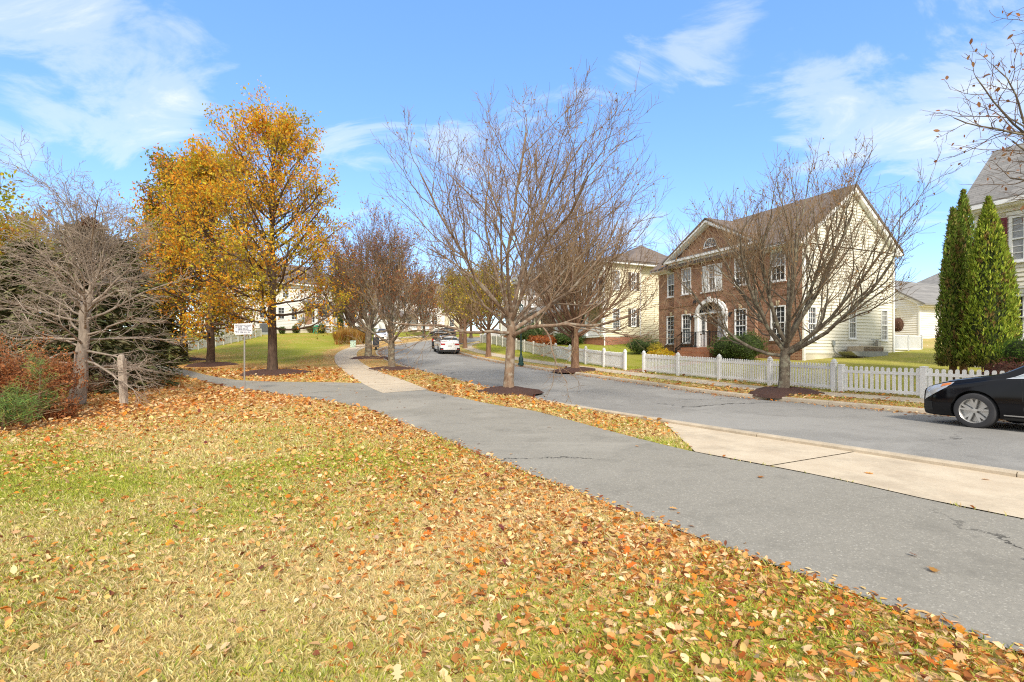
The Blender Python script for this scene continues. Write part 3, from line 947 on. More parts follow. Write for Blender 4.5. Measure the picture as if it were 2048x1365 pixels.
def leader(seed, height, r, prof, nlimb, h0, elo=0, ehi=62, lean=(0, 0), wobble=.02, limb=1., **k):
    """central leader with limbs along it; prof(t) gives the crown radius"""
    T = Tree(seed, **k); R_ = T.R
    n = 12
    tp = trunk_pts(height * .97, lean, n, wobble, R_)
    rad = [r * (1 - .93 * (i / n) ** 1.0) for i in range(n + 1)]
    az = R_.uniform(0, 6.28)
    for i in range(nlimb):
        t = h0 + (1 - h0) * ((i + R_.uniform(0, .8)) / nlimb) ** .95
        u = (t - h0) / (1 - h0)
        az += 2.4 + R_.uniform(-.5, .5)
        e = math.radians(elo + (ehi - elo) * u ** .8 + R_.uniform(-7, 7))
        q = min(t, .985) * n; ii = min(int(q), n - 1); f = q - ii
        p = tuple(tp[ii][j] + (tp[ii + 1][j] - tp[ii][j]) * f for j in range(3))
        rq = rad[ii] + (rad[ii + 1] - rad[ii]) * f
        d = (math.cos(e) * math.cos(az), math.cos(e) * math.sin(az), math.sin(e))
        L = prof(u) * R_.uniform(.72, 1.0) / max(.45, math.cos(e))
        T.grow(p, d, L * .78, max(.012, min(rq * .6, (.03 + L * .012) * limb)), 0)
    return T, tp, rad

DEAD = [(.34, .16, .05), (.48, .26, .09), (.55, .36, .17), (.26, .11, .04)]
# 1 the bare tree in the middle
T, tp, tr = vase(31, 2.85, .205, 6.2, 10.5, 15, 19, 68, lean=(.12, .0), bias=.07, pw=3., lim=.86, seg=(9, 7, 5, 4), nch=(9, 7, 6), trop=(.20, .26, .24, .2), wig=(.13, .15, .16, .17),
                 ang=(34, 36, 40), ratio=(.60, .60, .6), rmin=.0058, taper=.40)
lv = [leaf_cloud('l', T, 1500, .075, DEAD, [3, 3, 2, 2], None, spread=.05)]
make_tree('bare_street_tree', TREES['main'], 'tall bare vase shaped tree in the dark mulch ring beside the footpath', T, tp, tr, M_['bark_tan'], M_['twig_brown'], leaves=lv)
mulch_ring(TREES['main'], 1.15, 'dark mulch ring round the tall bare tree by the footpath', .2)
# 2 rusty barked bare tree across the road
T, tp, tr = vase(24, 2.5, .25, 5.4, 9.8, 20, 14, 82, pw=2.6, lim=.8, seg=(8, 7, 5, 4), nch=(9, 7, 5), trop=(.38, .3, .25, .2), wig=(.06, .09, .13, .15), ang=(26, 34, 40), ratio=(.6, .6, .6), rmin=.008)
lv = [leaf_cloud('l', T, 900, .09, DEAD, [3, 3, 2, 2], None, spread=.05)]
make_tree('bare_street_tree', TREES['rust'], 'bare rust barked tree with crowded rising limbs before the yellow house', T, tp, tr, M_['bark_rust'], M_['twig_brown'], leaves=lv)
mulch_ring(TREES['rust'], 1.25, 'mulch ring round the rust barked tree across the street', .15)
# 3 bare tree in front of the brick house
T, tp, tr = vase(37, 1.75, .20, 5.6, 7.9, 14, 8, 74, lean=(.1, .05), pw=2.8, lim=.85, seg=(8, 7, 5, 4), nch=(8, 7, 5), trop=(.40, .32, .25, .2), wig=(.08, .11, .14, .16), ang=(32, 38, 42), ratio=(.6, .6, .6), rmin=.0062)
lv = [leaf_cloud('l', T, 1300, .07, DEAD, [3, 3, 2, 2], None, spread=.05)]
make_tree('bare_street_tree', TREES['verge'], 'low forking bare tree in front of the picket fence of the brick house', T, tp, tr, M_['bark_grey'], M_['twig_brown'], leaves=lv)
mulch_ring(TREES['verge'], 1.15, 'mulch ring round the forking tree before the brick house', .18)
# 4, 5 reddish trees beside the pavement
RED = [(.44, .12, .045), (.52, .20, .06), (.60, .30, .08), (.34, .12, .06)]
T, tp, tr = vase(41, 2.1, .22, 4.8, 8.8, 12, 22, 80, lim=.8, seg=(8, 6, 5, 4), nch=(9, 7, 5), trop=(.4, .3, .2, .15), ang=(30, 36, 42), rmin=.009)
lv = [leaf_cloud('l', T, 3200, .09, RED, [3, 3, 2, 2], None, spread=.10)]
make_tree('half_bare_tree', TREES['spotted'], 'half bare tree with spotted trunk and reddish leaves beside the kerb', T, tp, tr, M_['bark_grey'], M_['twig_dark'], leaves=lv)
mulch_ring(TREES['spotted'], 1.3, 'mulch ring under the spotted trunk next to the kerb', .15)
ORRED = [(.56, .18, .03), (.70, .33, .03), (.48, .12, .04), (.46, .40, .05)]
T, tp, tr = vase(53, 2.6, .29, 7.2, 11.4, 13, 14, 80, lim=.8, seg=(8, 6, 5, 4), nch=(9, 7, 5), trop=(.4, .3, .2, .15), ang=(30, 36, 42), rmin=.011)
lv = [leaf_cloud('l', T, 6000, .125, ORRED, [3, 3, 3, 1.5], None, spread=.14)]
make_tree('half_bare_tree', TREES['red'], 'orange red thinning tree at the bend of the pavement', T, tp, tr, M_['bark_grey'], M_['twig_dark'], leaves=lv)
mulch_ring(TREES['red'], 1.5, 'mulch ring under the orange red tree at the bend', .15)
# a further one behind with green and orange leaves
p = xy(752, 58)
T, tp, tr = vase(57, 2.6, .3, 5.0, 11.5, 10, 20, 82, nch=(8, 6, 4), rmin=.015)
lv = [leaf_cloud('l', T, 8000, .2, [(.40, .30, .04), (.55, .28, .03), (.28, .26, .04)], [3, 2, 2], None, spread=.25)]
make_tree('autumn_tree', xy(700, 62), 'green and orange tree showing above the porch house', T, tp, tr, M_['bark_oak'], M_['twig_dark'], leaves=lv)

# oaks in gold
GOLD = [(.95, .44, .035), (.95, .56, .05), (.88, .33, .03), (.66, .54, .06), (.46, .43, .05)]
def oak_col(zlo, zhi, greenlow=.45):
    def f(Pp, c, k):
        h = np.clip((Pp[:, 2] - zlo) / (zhi - zlo), 0, 1)
        patch = np.sin(Pp[:, 0] * 1.3 + Pp[:, 2] * .9) * np.sin(Pp[:, 1] * 1.1 + Pp[:, 2] * 1.6)
        gm = np.clip((patch - .25) * 2.2 * greenlow * 2, 0, .8)[:, None]
        return c * (1 - gm) + np.array([.42, .40, .04]) * gm * (.7 + .6 * rng.random((len(c), 1)))
    return f
ovoid = lambda w: (lambda u: w * (.62 + .38 * math.sin(math.pi * min(1, (u + .18) / .55) * .5)) * (1 - u ** 1.5) ** .62 + .25)
OK = dict(seg=(7, 5, 4), nch=(9, 6), trop=(.30, .2, .1), wig=(.09, .15, .2), ang=(40, 45), ratio=(.55, .55), maxl=2, rmin=.008, t0=.25)
T, tp, tr = leader(61, 12.3, .25, ovoid(5.9), 56, .20, -14, 58, limb=.75, **OK)
lv = [leaf_cloud('l', T, 24000, .145, GOLD, [4, 4, 3, 2, 1], None, spread=.15, zcol=oak_col(2, 14), clump=.8), ]
make_tree('golden_oak', TREES['oak'], 'tall golden orange oak with straight dark trunk on the lawn', T, tp, tr, M_['bark_oak'], M_['twig_dark'], leaves=lv)
mulch_ring(TREES['oak'], 1.75, 'mulch ring round the tall golden oak', .22)
T, tp, tr = leader(67, 12.3, .25, ovoid(6.2), 52, .15, -14, 56, limb=.75, **OK)
lv = [leaf_cloud('l', T, 24000, .17, GOLD, [4, 3, 4, 2, 1.5], None, spread=.24, zcol=oak_col(2, 14, .6))]
make_tree('golden_oak', TREES['oak2'], 'bushy amber oak standing second along the left path', T, tp, tr, M_['bark_oak'], M_['twig_dark'], leaves=lv)
mulch_ring(TREES['oak2'], 1.5, 'mulch ring round the bushy amber oak', .2)
T, tp, tr = leader(71, 13.0, .27, ovoid(5.6), 46, .17, -8, 64, **OK)
lv = [leaf_cloud('l', T, 24000, .22, [(.68, .28, .04), (.54, .17, .04), (.24, .26, .045), (.17, .21, .04)], [3, 2, 3, 2], None, spread=.26, zcol=oak_col(2, 13, .4))]
make_tree('golden_oak', TREES['oak3'], 'rust and green oak furthest back by the white fence', T, tp, tr, M_['bark_oak'], M_['twig_dark'], leaves=lv)
mulch_ring(TREES['oak3'], 1.5, 'mulch ring round the rust and green oak', .2)

# the big bare tree on the left, branches combed sideways
flatprof = lambda u: 3.5 * (1 - .55 * u)
T, tp, tr = leader(83, 4.6, .22, flatprof, 42, .22, -12, 62, lean=(.45, .1), wobble=.06, limb=.55, seg=(9, 6, 5, 4), nch=(8, 6, 4), maxl=3, trop=(-.05, .02, .02, .0), wig=(.17, .20, .22, .24),
                   ang=(34, 36, 40), ratio=(.55, .55, .55), rmin=.0048, flat=.25)
R_ = T.R
for i in range(9):     # upright whips on top
    az = i * 2.4; e = R(R_.uniform(58, 80))
    T.S.update(flat=0., trop=(.5, .4, .3, .2), nch=(7, 5, 3), ang=(28, 32, 36))
    b = tp[8 + i % 4]
    T.grow(b, (math.cos(e) * math.cos(az), math.cos(e) * math.sin(az), math.sin(e)), R_.uniform(1.5, 2.3), .022, 0)
make_tree('bare_spreading_tree', TREES['leftbare'], 'bare grey tree with leaning trunk and branches combed out sideways', T, tp, tr, M_['bark_pale'], M_['twig_grey'])
# a squirrel nest of dead leaves in its top
n = 420; d = rng.normal(0, 1, (n, 3)); d /= np.linalg.norm(d, axis=1)[:, None]
pN = np.array([*xy(178, 14.3), 0]); pN[2] = CAMH + (YH - 447) / FPX * 14.3
v, f, s_, c = scatter(LEAF_T, LEAF_F, d * np.array([.23, .2, .14]) * rng.uniform(.3, 1, (n, 1)), rot_mats(rng.uniform(0, 6.28, n), rng.normal(0, .9, n), rng.normal(0, .9, n)), rng.uniform(.07, .13, n), palette(n, [(.20, .085, .045), (.30, .14, .07), (.12, .05, .03)], [1, 1, 1]))
o = np_mesh('leaf_nest', v, f, s_, M_['leaf'], cols=c); o.location = pN
tag(o, 'ball shaped nest of brown leaves high in the bare spreading tree', 'nest')

# overhanging tree on the right, trunk out of frame
T, tp, tr = vase(97, 3.9, .24, 5.4, 11.4, 13, 14, 80, seg=(9, 7, 5, 4), nch=(9, 7, 5), trop=(.25, .15, .05, 0), rmin=.0055)
lv = [leaf_cloud('l', T, 2600, .10, [(.42, .17, .06), (.52, .26, .11), (.30, .12, .05)], [3, 2, 2], None, spread=.06)]
make_tree('overhanging_tree', np.array([13.3, 9.3]), 'tree reaching in from the right edge with sparse brown leaves', T, tp, tr, M_['bark_grey'], M_['twig_dark'], leaves=lv)

# street trees further up the road
YEL = [(.52, .40, .05), (.62, .40, .04), (.34, .32, .06), (.40, .26, .07)]
for i, (px, Y, h, w, lab, nl_, cc) in enumerate((
        (977, 40, 8.2, 3.6, 'bare topped street tree with yellow lower leaves beside the lamp post side fence', 2600, YEL),
        (930, 50, 9.0, 3.8, 'yellow leaved street tree right behind the parked white hatchback', 3600, YEL),
        (922, 60, 9.0, 4, 'yellow green street tree beyond the parked dark jeep', 3800, YEL),
        (942, 74, 9, 4.2, 'olive street tree at the far end of the right verge', 4200, YEL),
        (848, 76, 10, 5, 'rusty street tree by the far stone porch', 4200, ORRED))):
    T, tp, tr = vase(200 + i, 2.6, .19 + .0008 * Y, w * 1.15, h, 10, 18, 80, seg=(6, 5, 4, 3), nch=(8, 6, 4), rmin=.008 + Y * .00012)
    lv = [leaf_cloud('l', T, nl_, .14 + Y * .0012, cc, [3, 2, 3, 2], None, spread=.2, clump=.5)]
    make_tree('street_tree', xy(px, Y), lab, T, tp, tr, M_['bark_rust'] if i < 3 else M_['bark_oak'], M_['twig_brown'], group='street trees along the far bend', leaves=lv)

# evergreens behind the bare tree
def conifer(name, pos, h, w, label, seed, cols, n=5200, size=.34, z=None, h0=.04, group=None):
    R2 = np.random.default_rng(seed)
    z = hz(*pos) if z is None else z
    root = thing(name, label, 'tree', (*pos, z - .05), 0, group)
    mb = MB(); mb.tube([(0, 0, 0), (0, 0, h * .5), (0, 0, h * .97)], [.16, .11, .015], 8); mb.build('trunk', M_['bark_oak'], root, True)
    nb = 150
    items = []; tips = []
    for i in range(nb):
        t = h0 + (1 - h0) * (i / nb) ** 1.1
        az = i * 2.399 + R2.uniform(-.3, .3); L = w * (1 - t) ** .75 * R2.uniform(.7, 1.12) + .1
        d = np.array([math.cos(az), math.sin(az), 0]); p0 = np.array([0, 0, t * h])
        k = 5; pts = [p0 + d * L * q / k + np.array([0, 0, -.28 * L * (q / k) + .22 * L * (q / k) ** 2]) for q in range(k + 1)]
        items.append(([tuple(q) for q in pts], [.02 * (1 - q / (k + 1)) for q in range(k + 1)], 4))
        tips.append((np.array(pts), L))
    tubes('branches', items, M_['twig_dark'], root, 4)
    k = R2.integers(0, nb, n); f = R2.random(n) ** .6
    Pp = np.empty((n, 3)); yaw = np.empty(n)
    for q in range(n):
        a, L = tips[k[q]]; t = f[q] * 5; i = min(int(t), 4)
        Pp[q] = a[i] + (a[i + 1] - a[i]) * (t - i)
        yaw[q] = math.atan2(a[-1][1], a[-1][0]) - math.pi / 2
    Pp += R2.normal(0, .10, (n, 3)) * np.array([1, 1, .5])
    c = np.array(cols)[R2.integers(0, len(cols), n)] * R2.uniform(.6, 1.35, (n, 1))
    v, f_, s_, cc = scatter(LEAF_T, LEAF_F, Pp, rot_mats(yaw + R2.normal(0, .7, n), R2.normal(-.15, .3, n), R2.normal(0, .5, n)), np.stack([np.full(n, size * .55), np.full(n, size), np.full(n, size)], 1) * R2.uniform(.6, 1.3, (n, 1)), c)
    np_mesh('foliage', v, f_, s_, M_['needle'], root, cols=c.repeat(6, 0))
    return root
EV = [(.12, .135, .045), (.17, .175, .065), (.22, .19, .10), (.08, .095, .035)]
conifer('evergreen_tree', xy(60, 19.5), 5.6, 2.6, 'dark evergreen low behind the rust coloured vines', 1, EV, 6500, .36)
conifer('evergreen_tree', xy(170, 18.5), 6.2, 2.7, 'dark evergreen directly behind the bare spreading tree', 2, EV, 7000, .36)
conifer('evergreen_tree', xy(236, 22.5), 6.2, 2.2, 'evergreen closest to the rust and green oak', 3, EV, 7000, .4)
conifer('evergreen_tree', xy(-60, 22), 6.2, 3, 'evergreen cut by the left edge of the view', 4, EV, 5500, .42)
conifer('evergreen_tree', xy(316, 33), 4.2, 1.7, 'low evergreen beyond the path bend by the white fence', 5, EV, 4500, .42)
# yellow and mixed trees behind them
bt = []
for i, (px, Y, h, w, cc, lab) in enumerate((
        (20, 27, 10.2, 4.2, [(.48, .44, .03), (.60, .46, .03), (.34, .36, .04)], 'yellow green broadleaf tree at the upper left'),
        (-50, 24, 9.2, 4, [(.55, .42, .03), (.55, .25, .04), (.30, .30, .04)], 'yellow tree cut by the left edge behind the evergreens'),
        (90, 36, 11.5, 4.6, [(.45, .30, .05), (.42, .20, .06), (.50, .42, .05)], 'thin ochre tree rising behind the evergreens'),
        (190, 44, 11.5, 5, [(.34, .22, .10), (.26, .17, .08)], 'brownish far tree behind the bare spreading tree'),
        (290, 48, 13.5, 5, [(.13, .17, .04), (.36, .17, .06), (.20, .20, .04)], 'green and rust tree left of the oaks'),
        (335, 56, 15, 5, [(.40, .18, .05), (.16, .18, .04)], 'rusty far tree between the oaks and the evergreens'),
        (450, 96, 15, 6, [(.38, .24, .10), (.30, .2, .08)], 'brown far tree behind the white fence'))):
    T, tp, tr = vase(300 + i, 2.8, .22, w, h, 10, 15, 80, seg=(6, 5, 4), nch=(8, 6), maxl=2, ang=(36, 42), ratio=(.6, .6), trop=(.4, .3, .2), wig=(.1, .14, .16), rmin=.012)
    lv = [leaf_cloud('l', T, 6000 if i < 2 else 5200, .17 + .0022 * Y, cc, [1] * len(cc), None, spread=.25, clump=.75)]
    make_tree('woodland_tree', xy(px, Y), lab, T, tp, tr, M_['bark_oak'], M_['twig_dark'], group='woodland trees on the left', leaves=lv)
# far bare woods closing the street
far = []
for v_ in range(3):
    T, tp, tr = vase(400 + v_, 4, .3, 6.5, 17, 12, 18, 82, seg=(6, 5, 4, 3), nch=(8, 6, 4), rmin=.03, wig=(.08, .11, .14, .16))
    lv = [leaf_cloud('l', T, 2600, .42, [(.36, .22, .13), (.44, .27, .12), (.28, .17, .11)][:3], [2, 2, 2], None, spread=.4, clump=.6)]
    far.append((T, tp, tr, lv))
protos = []
labs = ['first', 'second', 'third']
spots = [(560, 112), (628, 118), (690, 124), (742, 120), (790, 128), (822, 142), (862, 136), (896, 128), (930, 134), (962, 120), (1000, 112), (1035, 118), (1078, 108), (1125, 116), (1180, 112), (1240, 118), (500, 118), (1330, 120)]
for i, (px, Y) in enumerate(spots):
    if i < 3:
        T, tp, tr, lv = far[i]
        o = make_tree('far_tree', xy(px, Y), 'x', T, tp, tr, M_['twig_brown'], M_['twig_brown'], leaves=lv)
        protos.append(o)
    else:
        o = copy_tree(protos[i % 3]); p = xy(px, Y); o.location = (p[0], p[1], hz(*p) - .1)
        sc_ = .8 + .3 * ((i * 37) % 10) / 10; o.scale = (sc_, sc_, sc_ * (.9 + .2 * ((i * 13) % 7) / 7)); o.rotation_euler = (0, 0, i * 1.7)
    tag(o, 'brown leafless tree in the distant woods that close the street', 'tree', 'bare trees of the distant woods')

# ------------------------------------------------------------------ shrubs, vines, columns of arborvitae
def crown_blob(name, mats, parent, c, rad, n, size, cols, wts, seed, mat='leaf', core=None, up=.0, lump=.18, shell=(.72, 1.06), tmpl=LEAF_T):
    R2 = np.random.default_rng(seed)
    d = R2.normal(0, 1, (n, 3)); d /= np.linalg.norm(d, axis=1)[:, None]
    l = 1 + lump * (np.sin(d[:, 0] * 5 + seed) * np.sin(d[:, 1] * 4 + 1.3 * seed) + .6 * np.sin(d[:, 2] * 7 + d[:, 0] * 6))
    Pp = d * np.array(rad) * (l * R2.uniform(*shell, n))[:, None] + np.array(c)
    ok = Pp[:, 2] > c[2] - rad[2] * .96; Pp = Pp[ok]; n = len(Pp)
    col = np.array(cols)[R2.choice(len(cols), n, p=np.array(wts, float) / sum(wts))] * R2.uniform(.65, 1.35, (n, 1))
    rm = rot_mats(R2.uniform(0, 6.28, n), R2.normal(up, .7, n), R2.normal(0, .7, n))
    return scatter(tmpl, LEAF_F, Pp, rm, size * R2.uniform(.6, 1.4, n), col)
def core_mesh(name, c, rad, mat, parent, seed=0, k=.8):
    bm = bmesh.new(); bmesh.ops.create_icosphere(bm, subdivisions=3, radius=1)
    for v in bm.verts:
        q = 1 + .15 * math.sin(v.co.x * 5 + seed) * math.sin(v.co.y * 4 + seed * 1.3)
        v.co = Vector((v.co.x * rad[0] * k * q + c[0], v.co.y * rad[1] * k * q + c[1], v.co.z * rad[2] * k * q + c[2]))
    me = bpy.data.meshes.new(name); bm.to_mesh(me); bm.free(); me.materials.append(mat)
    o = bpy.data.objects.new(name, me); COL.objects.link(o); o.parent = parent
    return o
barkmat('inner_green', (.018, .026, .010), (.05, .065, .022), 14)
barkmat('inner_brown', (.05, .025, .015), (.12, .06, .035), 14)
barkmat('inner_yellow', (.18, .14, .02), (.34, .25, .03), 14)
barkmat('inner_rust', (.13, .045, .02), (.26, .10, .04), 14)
def shrub(name, pos, rad, label, seed, cols, wts, n=2200, size=.09, core='inner_green', zc=None, cat='shrub', group=None, sink=.12, lumps=((0, 0, 0, 1),)):
    z = hz(*pos)
    root = thing(name, label, cat, (pos[0], pos[1], z - .03), 0, group)
    parts = []
    for i, (ox, oy, oz, s) in enumerate(lumps):
        rr = (rad[0] * s, rad[1] * s, rad[2] * s)
        c = (ox, oy, rr[2] * .9 + oz)
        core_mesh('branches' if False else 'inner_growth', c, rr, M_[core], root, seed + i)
        parts.append(crown_blob('x', None, None, c, rr, n, size, cols, wts, seed + i))
    v, f, s_, c = join(parts)
    np_mesh('foliage', v, f, s_, M_['leaf'], root, cols=c)
    return root
DG = [(.10, .165, .04), (.15, .22, .055), (.065, .105, .03), (.20, .25, .09)]
OR_ = [(.45, .12, .035), (.55, .20, .05), (.34, .09, .03)]
YL = [(.68, .46, .02), (.58, .40, .02), (.46, .40, .03), (.72, .36, .02)]
HDIR = np.array([.408, -.913]); HIN = np.array([.913, .408])
BH = np.array([10.19, 35.5])          # left front corner of the brick house
H2 = np.array([7.65, 42.5])           # front corner of the yellow house
HR = np.array([18.2, 20.1])           # corner of the right house
def hp(o, w, n): return o + HDIR * w + HIN * n
shrub('clipped_shrub', hp(BH, .2, -1.5), (1.05, 1.05, .62), 'dark clipped evergreen shrub left of the brick house steps', 1, DG, [3, 3, 2, 1], 3000, .085)
shrub('clipped_shrub', hp(BH, 7.2, -1.25), (.85, .85, .72), 'large dark evergreen shrub under the right front windows of the brick house', 2, DG, [3, 3, 2, 1], 2800, .085, lumps=((0, 0, 0, 1), (.55, -1.1, .05, 1.05)))
shrub('golden_shrub', hp(BH, 3.9, -3.2), (.85, .7, .34), 'low golden shrub in front of the brick house steps', 4, YL, [3, 2, 1, 1], 1900, .10, 'inner_yellow')
shrub('golden_shrub', hp(BH, 1.6, -1.6), (.5, .5, .42), 'small olive yellow shrub behind the black stair railing', 5, [(.46, .36, .04), (.36, .32, .05)], [1, 1], 900, .10, 'inner_yellow')
shrub('golden_shrub', hp(BH, 6.5, -.9), (.26, .26, .3), 'little yellow green plant against the brick wall', 6, [(.46, .40, .04), (.3, .3, .04)], [1, 1], 350, .09, 'inner_yellow')
shrub('hedge', hp(H2, -8.9, -2.5), (1.5, 1.25, .95), 'big glossy hedge beside the yellow house handrails', 7, DG, [3, 3, 2, 1], 3000, .13, cat='hedge', lumps=((0, 0, 0, 1), (-.7, 1.5, 0, .95)))
shrub('hedge', hp(H2, -4.6, -1.3), (1.0, .9, .55), 'low dark hedge along the yellow house porch', 9, DG, [3, 3, 2, 1], 1800, .12, cat='hedge', lumps=((0, 0, 0, 1), (.75, -1.5, 0, .95)))
shrub('rust_shrub', hp(H2, -6.4, -3.0), (.85, .85, .48), 'rust orange shrub nearest the yellow house steps', 11, OR_, [3, 2, 2], 1500, .12, 'inner_rust')
shrub('rust_shrub', hp(H2, -4.6, -3.0), (.85, .85, .50), 'rust orange shrub nearer the bare rust barked tree', 12, OR_, [3, 2, 2], 1500, .12, 'inner_rust')
shrub('brown_shrub', hp(H2, -9.2, -4.3), (.9, .8, .42), 'brown dormant shrub by the solid white fence', 13, [(.20, .09, .05), (.14, .07, .04)], [1, 1], 1200, .11, 'inner_brown')
shrub('clipped_shrub', xy(2045, 15.0), (.55, .55, .42), 'bright green rounded shrub at the right edge', 14, [(.13, .24, .03), (.20, .30, .05), (.08, .16, .03)], [2, 2, 1], 2200, .06, lumps=((0, 0, .72, 1),))
shrub('brown_shrub', xy(2020, 14.6), (.75, .6, .50), 'dark reddish brown shrub beneath the bright green one', 15, [(.17, .06, .05), (.25, .10, .07), (.11, .045, .035)], [2, 2, 2], 2400, .06, 'inner_brown')

def arborvitae(pos, h, w, label, seed, cols, wts, z=None, gapless=True):
    R2 = np.random.default_rng(seed)
    z = hz(*pos) if z is None else z
    root = thing('arborvitae', label, 'tree', (*pos, z - .05), seed, None)
    mb = MB(); mb.tube([(0, 0, 0), (0, 0, h * .4), (0, 0, h * .93)], [.12, .08, .02], 8); mb.build('trunk', M_['bark_rust'], root, True)
    prof = lambda t: w * np.clip(1.02 - .20 * t - .80 * np.clip(t, 0, 1) ** 4.0, .02, 1) * np.clip(.55 + t * 4, 0, 1)
    mbc = MB(); zz = np.linspace(.1, .97, 16)
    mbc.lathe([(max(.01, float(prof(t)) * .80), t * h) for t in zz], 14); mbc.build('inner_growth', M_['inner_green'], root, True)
    n = 9500
    t = R2.random(n) ** 1.15 * .93 + .085; az = R2.uniform(0, 6.28, n)
    lob = 1 + .12 * np.sin(az * 4 + t * 5 + seed) + .09 * np.sin(az * 7 - t * 16) + .08 * np.sin(az * 3 + t * 31 + seed)
    r = prof(t) * lob * R2.uniform(.76, 1.08, n) * np.where(R2.random(n) < .06, 1.14, 1.0)
    Pp = np.stack([r * np.cos(az), r * np.sin(az), t * h], 1)
    low = np.clip((.17 - t) / .1, 0, 1)[:, None]
    c = np.array(cols)[R2.choice(len(cols), n, p=np.array(wts, float) / sum(wts))] * R2.uniform(.6, 1.4, (n, 1))
    c = c * (1 - low) + np.array([.12, .075, .03]) * low * R2.uniform(.5, 1.3, (n, 1))
    dry = (np.sin(az * 5 + seed * 2 + t * 9) * np.sin(t * 23 + az * 2) > .62) & (R2.random(n) < .7)
    c[dry] = np.array([.26, .17, .06]) * R2.uniform(.5, 1.4, (int(dry.sum()), 1))
    # upright fans: long axis up and outwards
    rm = rot_mats(az - math.pi / 2 + R2.normal(0, .8, n), R2.normal(1.05, .30, n), R2.normal(0, .5, n))
    v, f, s_, cc = scatter(LEAF_T, LEAF_F, Pp, rm, np.stack([np.full(n, .085), np.full(n, .13), np.full(n, .13)], 1) * R2.uniform(.6, 1.3, (n, 1)), np.clip(c, .004, 1))
    np_mesh('foliage', v, f, s_, M_['needle'], root, cols=cc)
    return root
AV = [(.25, .34, .035), (.35, .43, .05), (.16, .23, .03), (.50, .50, .08)]
AV2 = [(.18, .27, .035), (.25, .33, .05), (.13, .19, .03), (.32, .28, .09)]
arborvitae(xy(1977, 16.6), 5.9, .60, 'tall bright green arborvitae column nearest the right house', 1, AV, [3, 3, 2, 1])
arborvitae(xy(2004, 17.6), 4.7, .42, 'shorter arborvitae half hidden at the right of the bright column', 4, AV, [3, 2, 2, 1])
arborvitae(xy(1927, 18.3), 6.5, .44, 'darker arborvitae column with the tallest pointed top', 2, AV2, [3, 3, 2, 1])
arborvitae(xy(1906, 17.6), 5.8, .38, 'dull green arborvitae on the outer left of the group', 3, AV2, [3, 2, 2, 2])

# undergrowth at the left edge
RV = [(.50, .20, .075), (.58, .27, .11), (.38, .14, .055), (.26, .13, .065)]
def vine(pos, rad, label, seed, n=4200, cols=RV):
    z = hz(*pos)
    root = thing('vine_shrub', label, 'vine thicket', (*pos, z - .05), 0, 'rust coloured vine thickets at the wood edge')
    R2 = random.Random(seed)
    items = []
    for i in range(46):
        a = R2.uniform(0, 6.28); e = R2.uniform(.5, 1.5)
        L = R2.uniform(.7, 1.2); pts = []; k = 7
        for q in range(k + 1):
            t = q / k
            pts.append((math.cos(a) * rad[0] * t * L * math.cos(e) * 1.6 + R2.gauss(0, .03), math.sin(a) * rad[1] * t * L * math.cos(e) * 1.6 + R2.gauss(0, .03), rad[2] * 2 * L * math.sin(e) * (t - .42 * t * t) * 1.5))
        items.append((pts, [.008 * (1 - .6 * q / k) + .002 for q in range(k + 1)], 4))
    tubes('stems', items, M_['twig_brown'], root, 4)
    parts = []
    for i in range(7):
        c = (R2.uniform(-.6, .6) * rad[0], R2.uniform(-.6, .6) * rad[1], R2.uniform(.3, 1.35) * rad[2])
        s = R2.uniform(.35, .6)
        parts.append(crown_blob('x', None, None, c, (rad[0] * s, rad[1] * s, rad[2] * s * 1.1), n // 7, .055, cols, [3, 3, 2, 2][:len(cols)], seed + i, shell=(.35, 1.1), lump=.4))
    # leaves strung along the stems
    k = len(items); n2 = n // 3
    Pp = np.array([items[i % k][0][R2.randrange(2, 8)] for i in range(n2)]) + rng.normal(0, .07, (n2, 3))
    parts.append(scatter(LEAF_T, LEAF_F, Pp, rot_mats(rng.uniform(0, 6.28, n2), rng.normal(0, .9, n2), rng.normal(0, .9, n2)), .06 * rng.uniform(.6, 1.4, n2), palette(n2, cols, [3, 3, 2, 2][:len(cols)])))
    v, f, s_, c = join(parts)
    np_mesh('foliage', v, f, s_, M_['leaf'], root, cols=c)
vine(xy(20, 11.8), (1.05, .9, .98), 'tall rust coloured vine thicket at the left edge of the view', 5, 9000)
vine(xy(92, 13.0), (.6, .55, .78), 'rust vine thicket left of the leaning bare trunk', 6, 6000)
vine(xy(112, 11.6), (.5, .4, .30), 'low rusty bramble in front of the leaning trunk', 7, 4200)
vine(xy(10, 10.6), (.9, .6, .42), 'low brown bramble at the lawn edge on the far left', 8, 2600, [(.22, .09, .05), (.30, .12, .06), (.16, .07, .04), (.12, .05, .03)])
vine(xy(-60, 11.5), (1.0, .9, .9), 'rust vine thicket partly cut off by the left edge', 9, 3000)
vine(xy(150, 15.5), (.8, .7, .5), 'dark bramble behind the leaning bare trunk', 10, 2200, [(.20, .09, .05), (.14, .07, .04), (.10, .05, .03), (.26, .12, .06)])
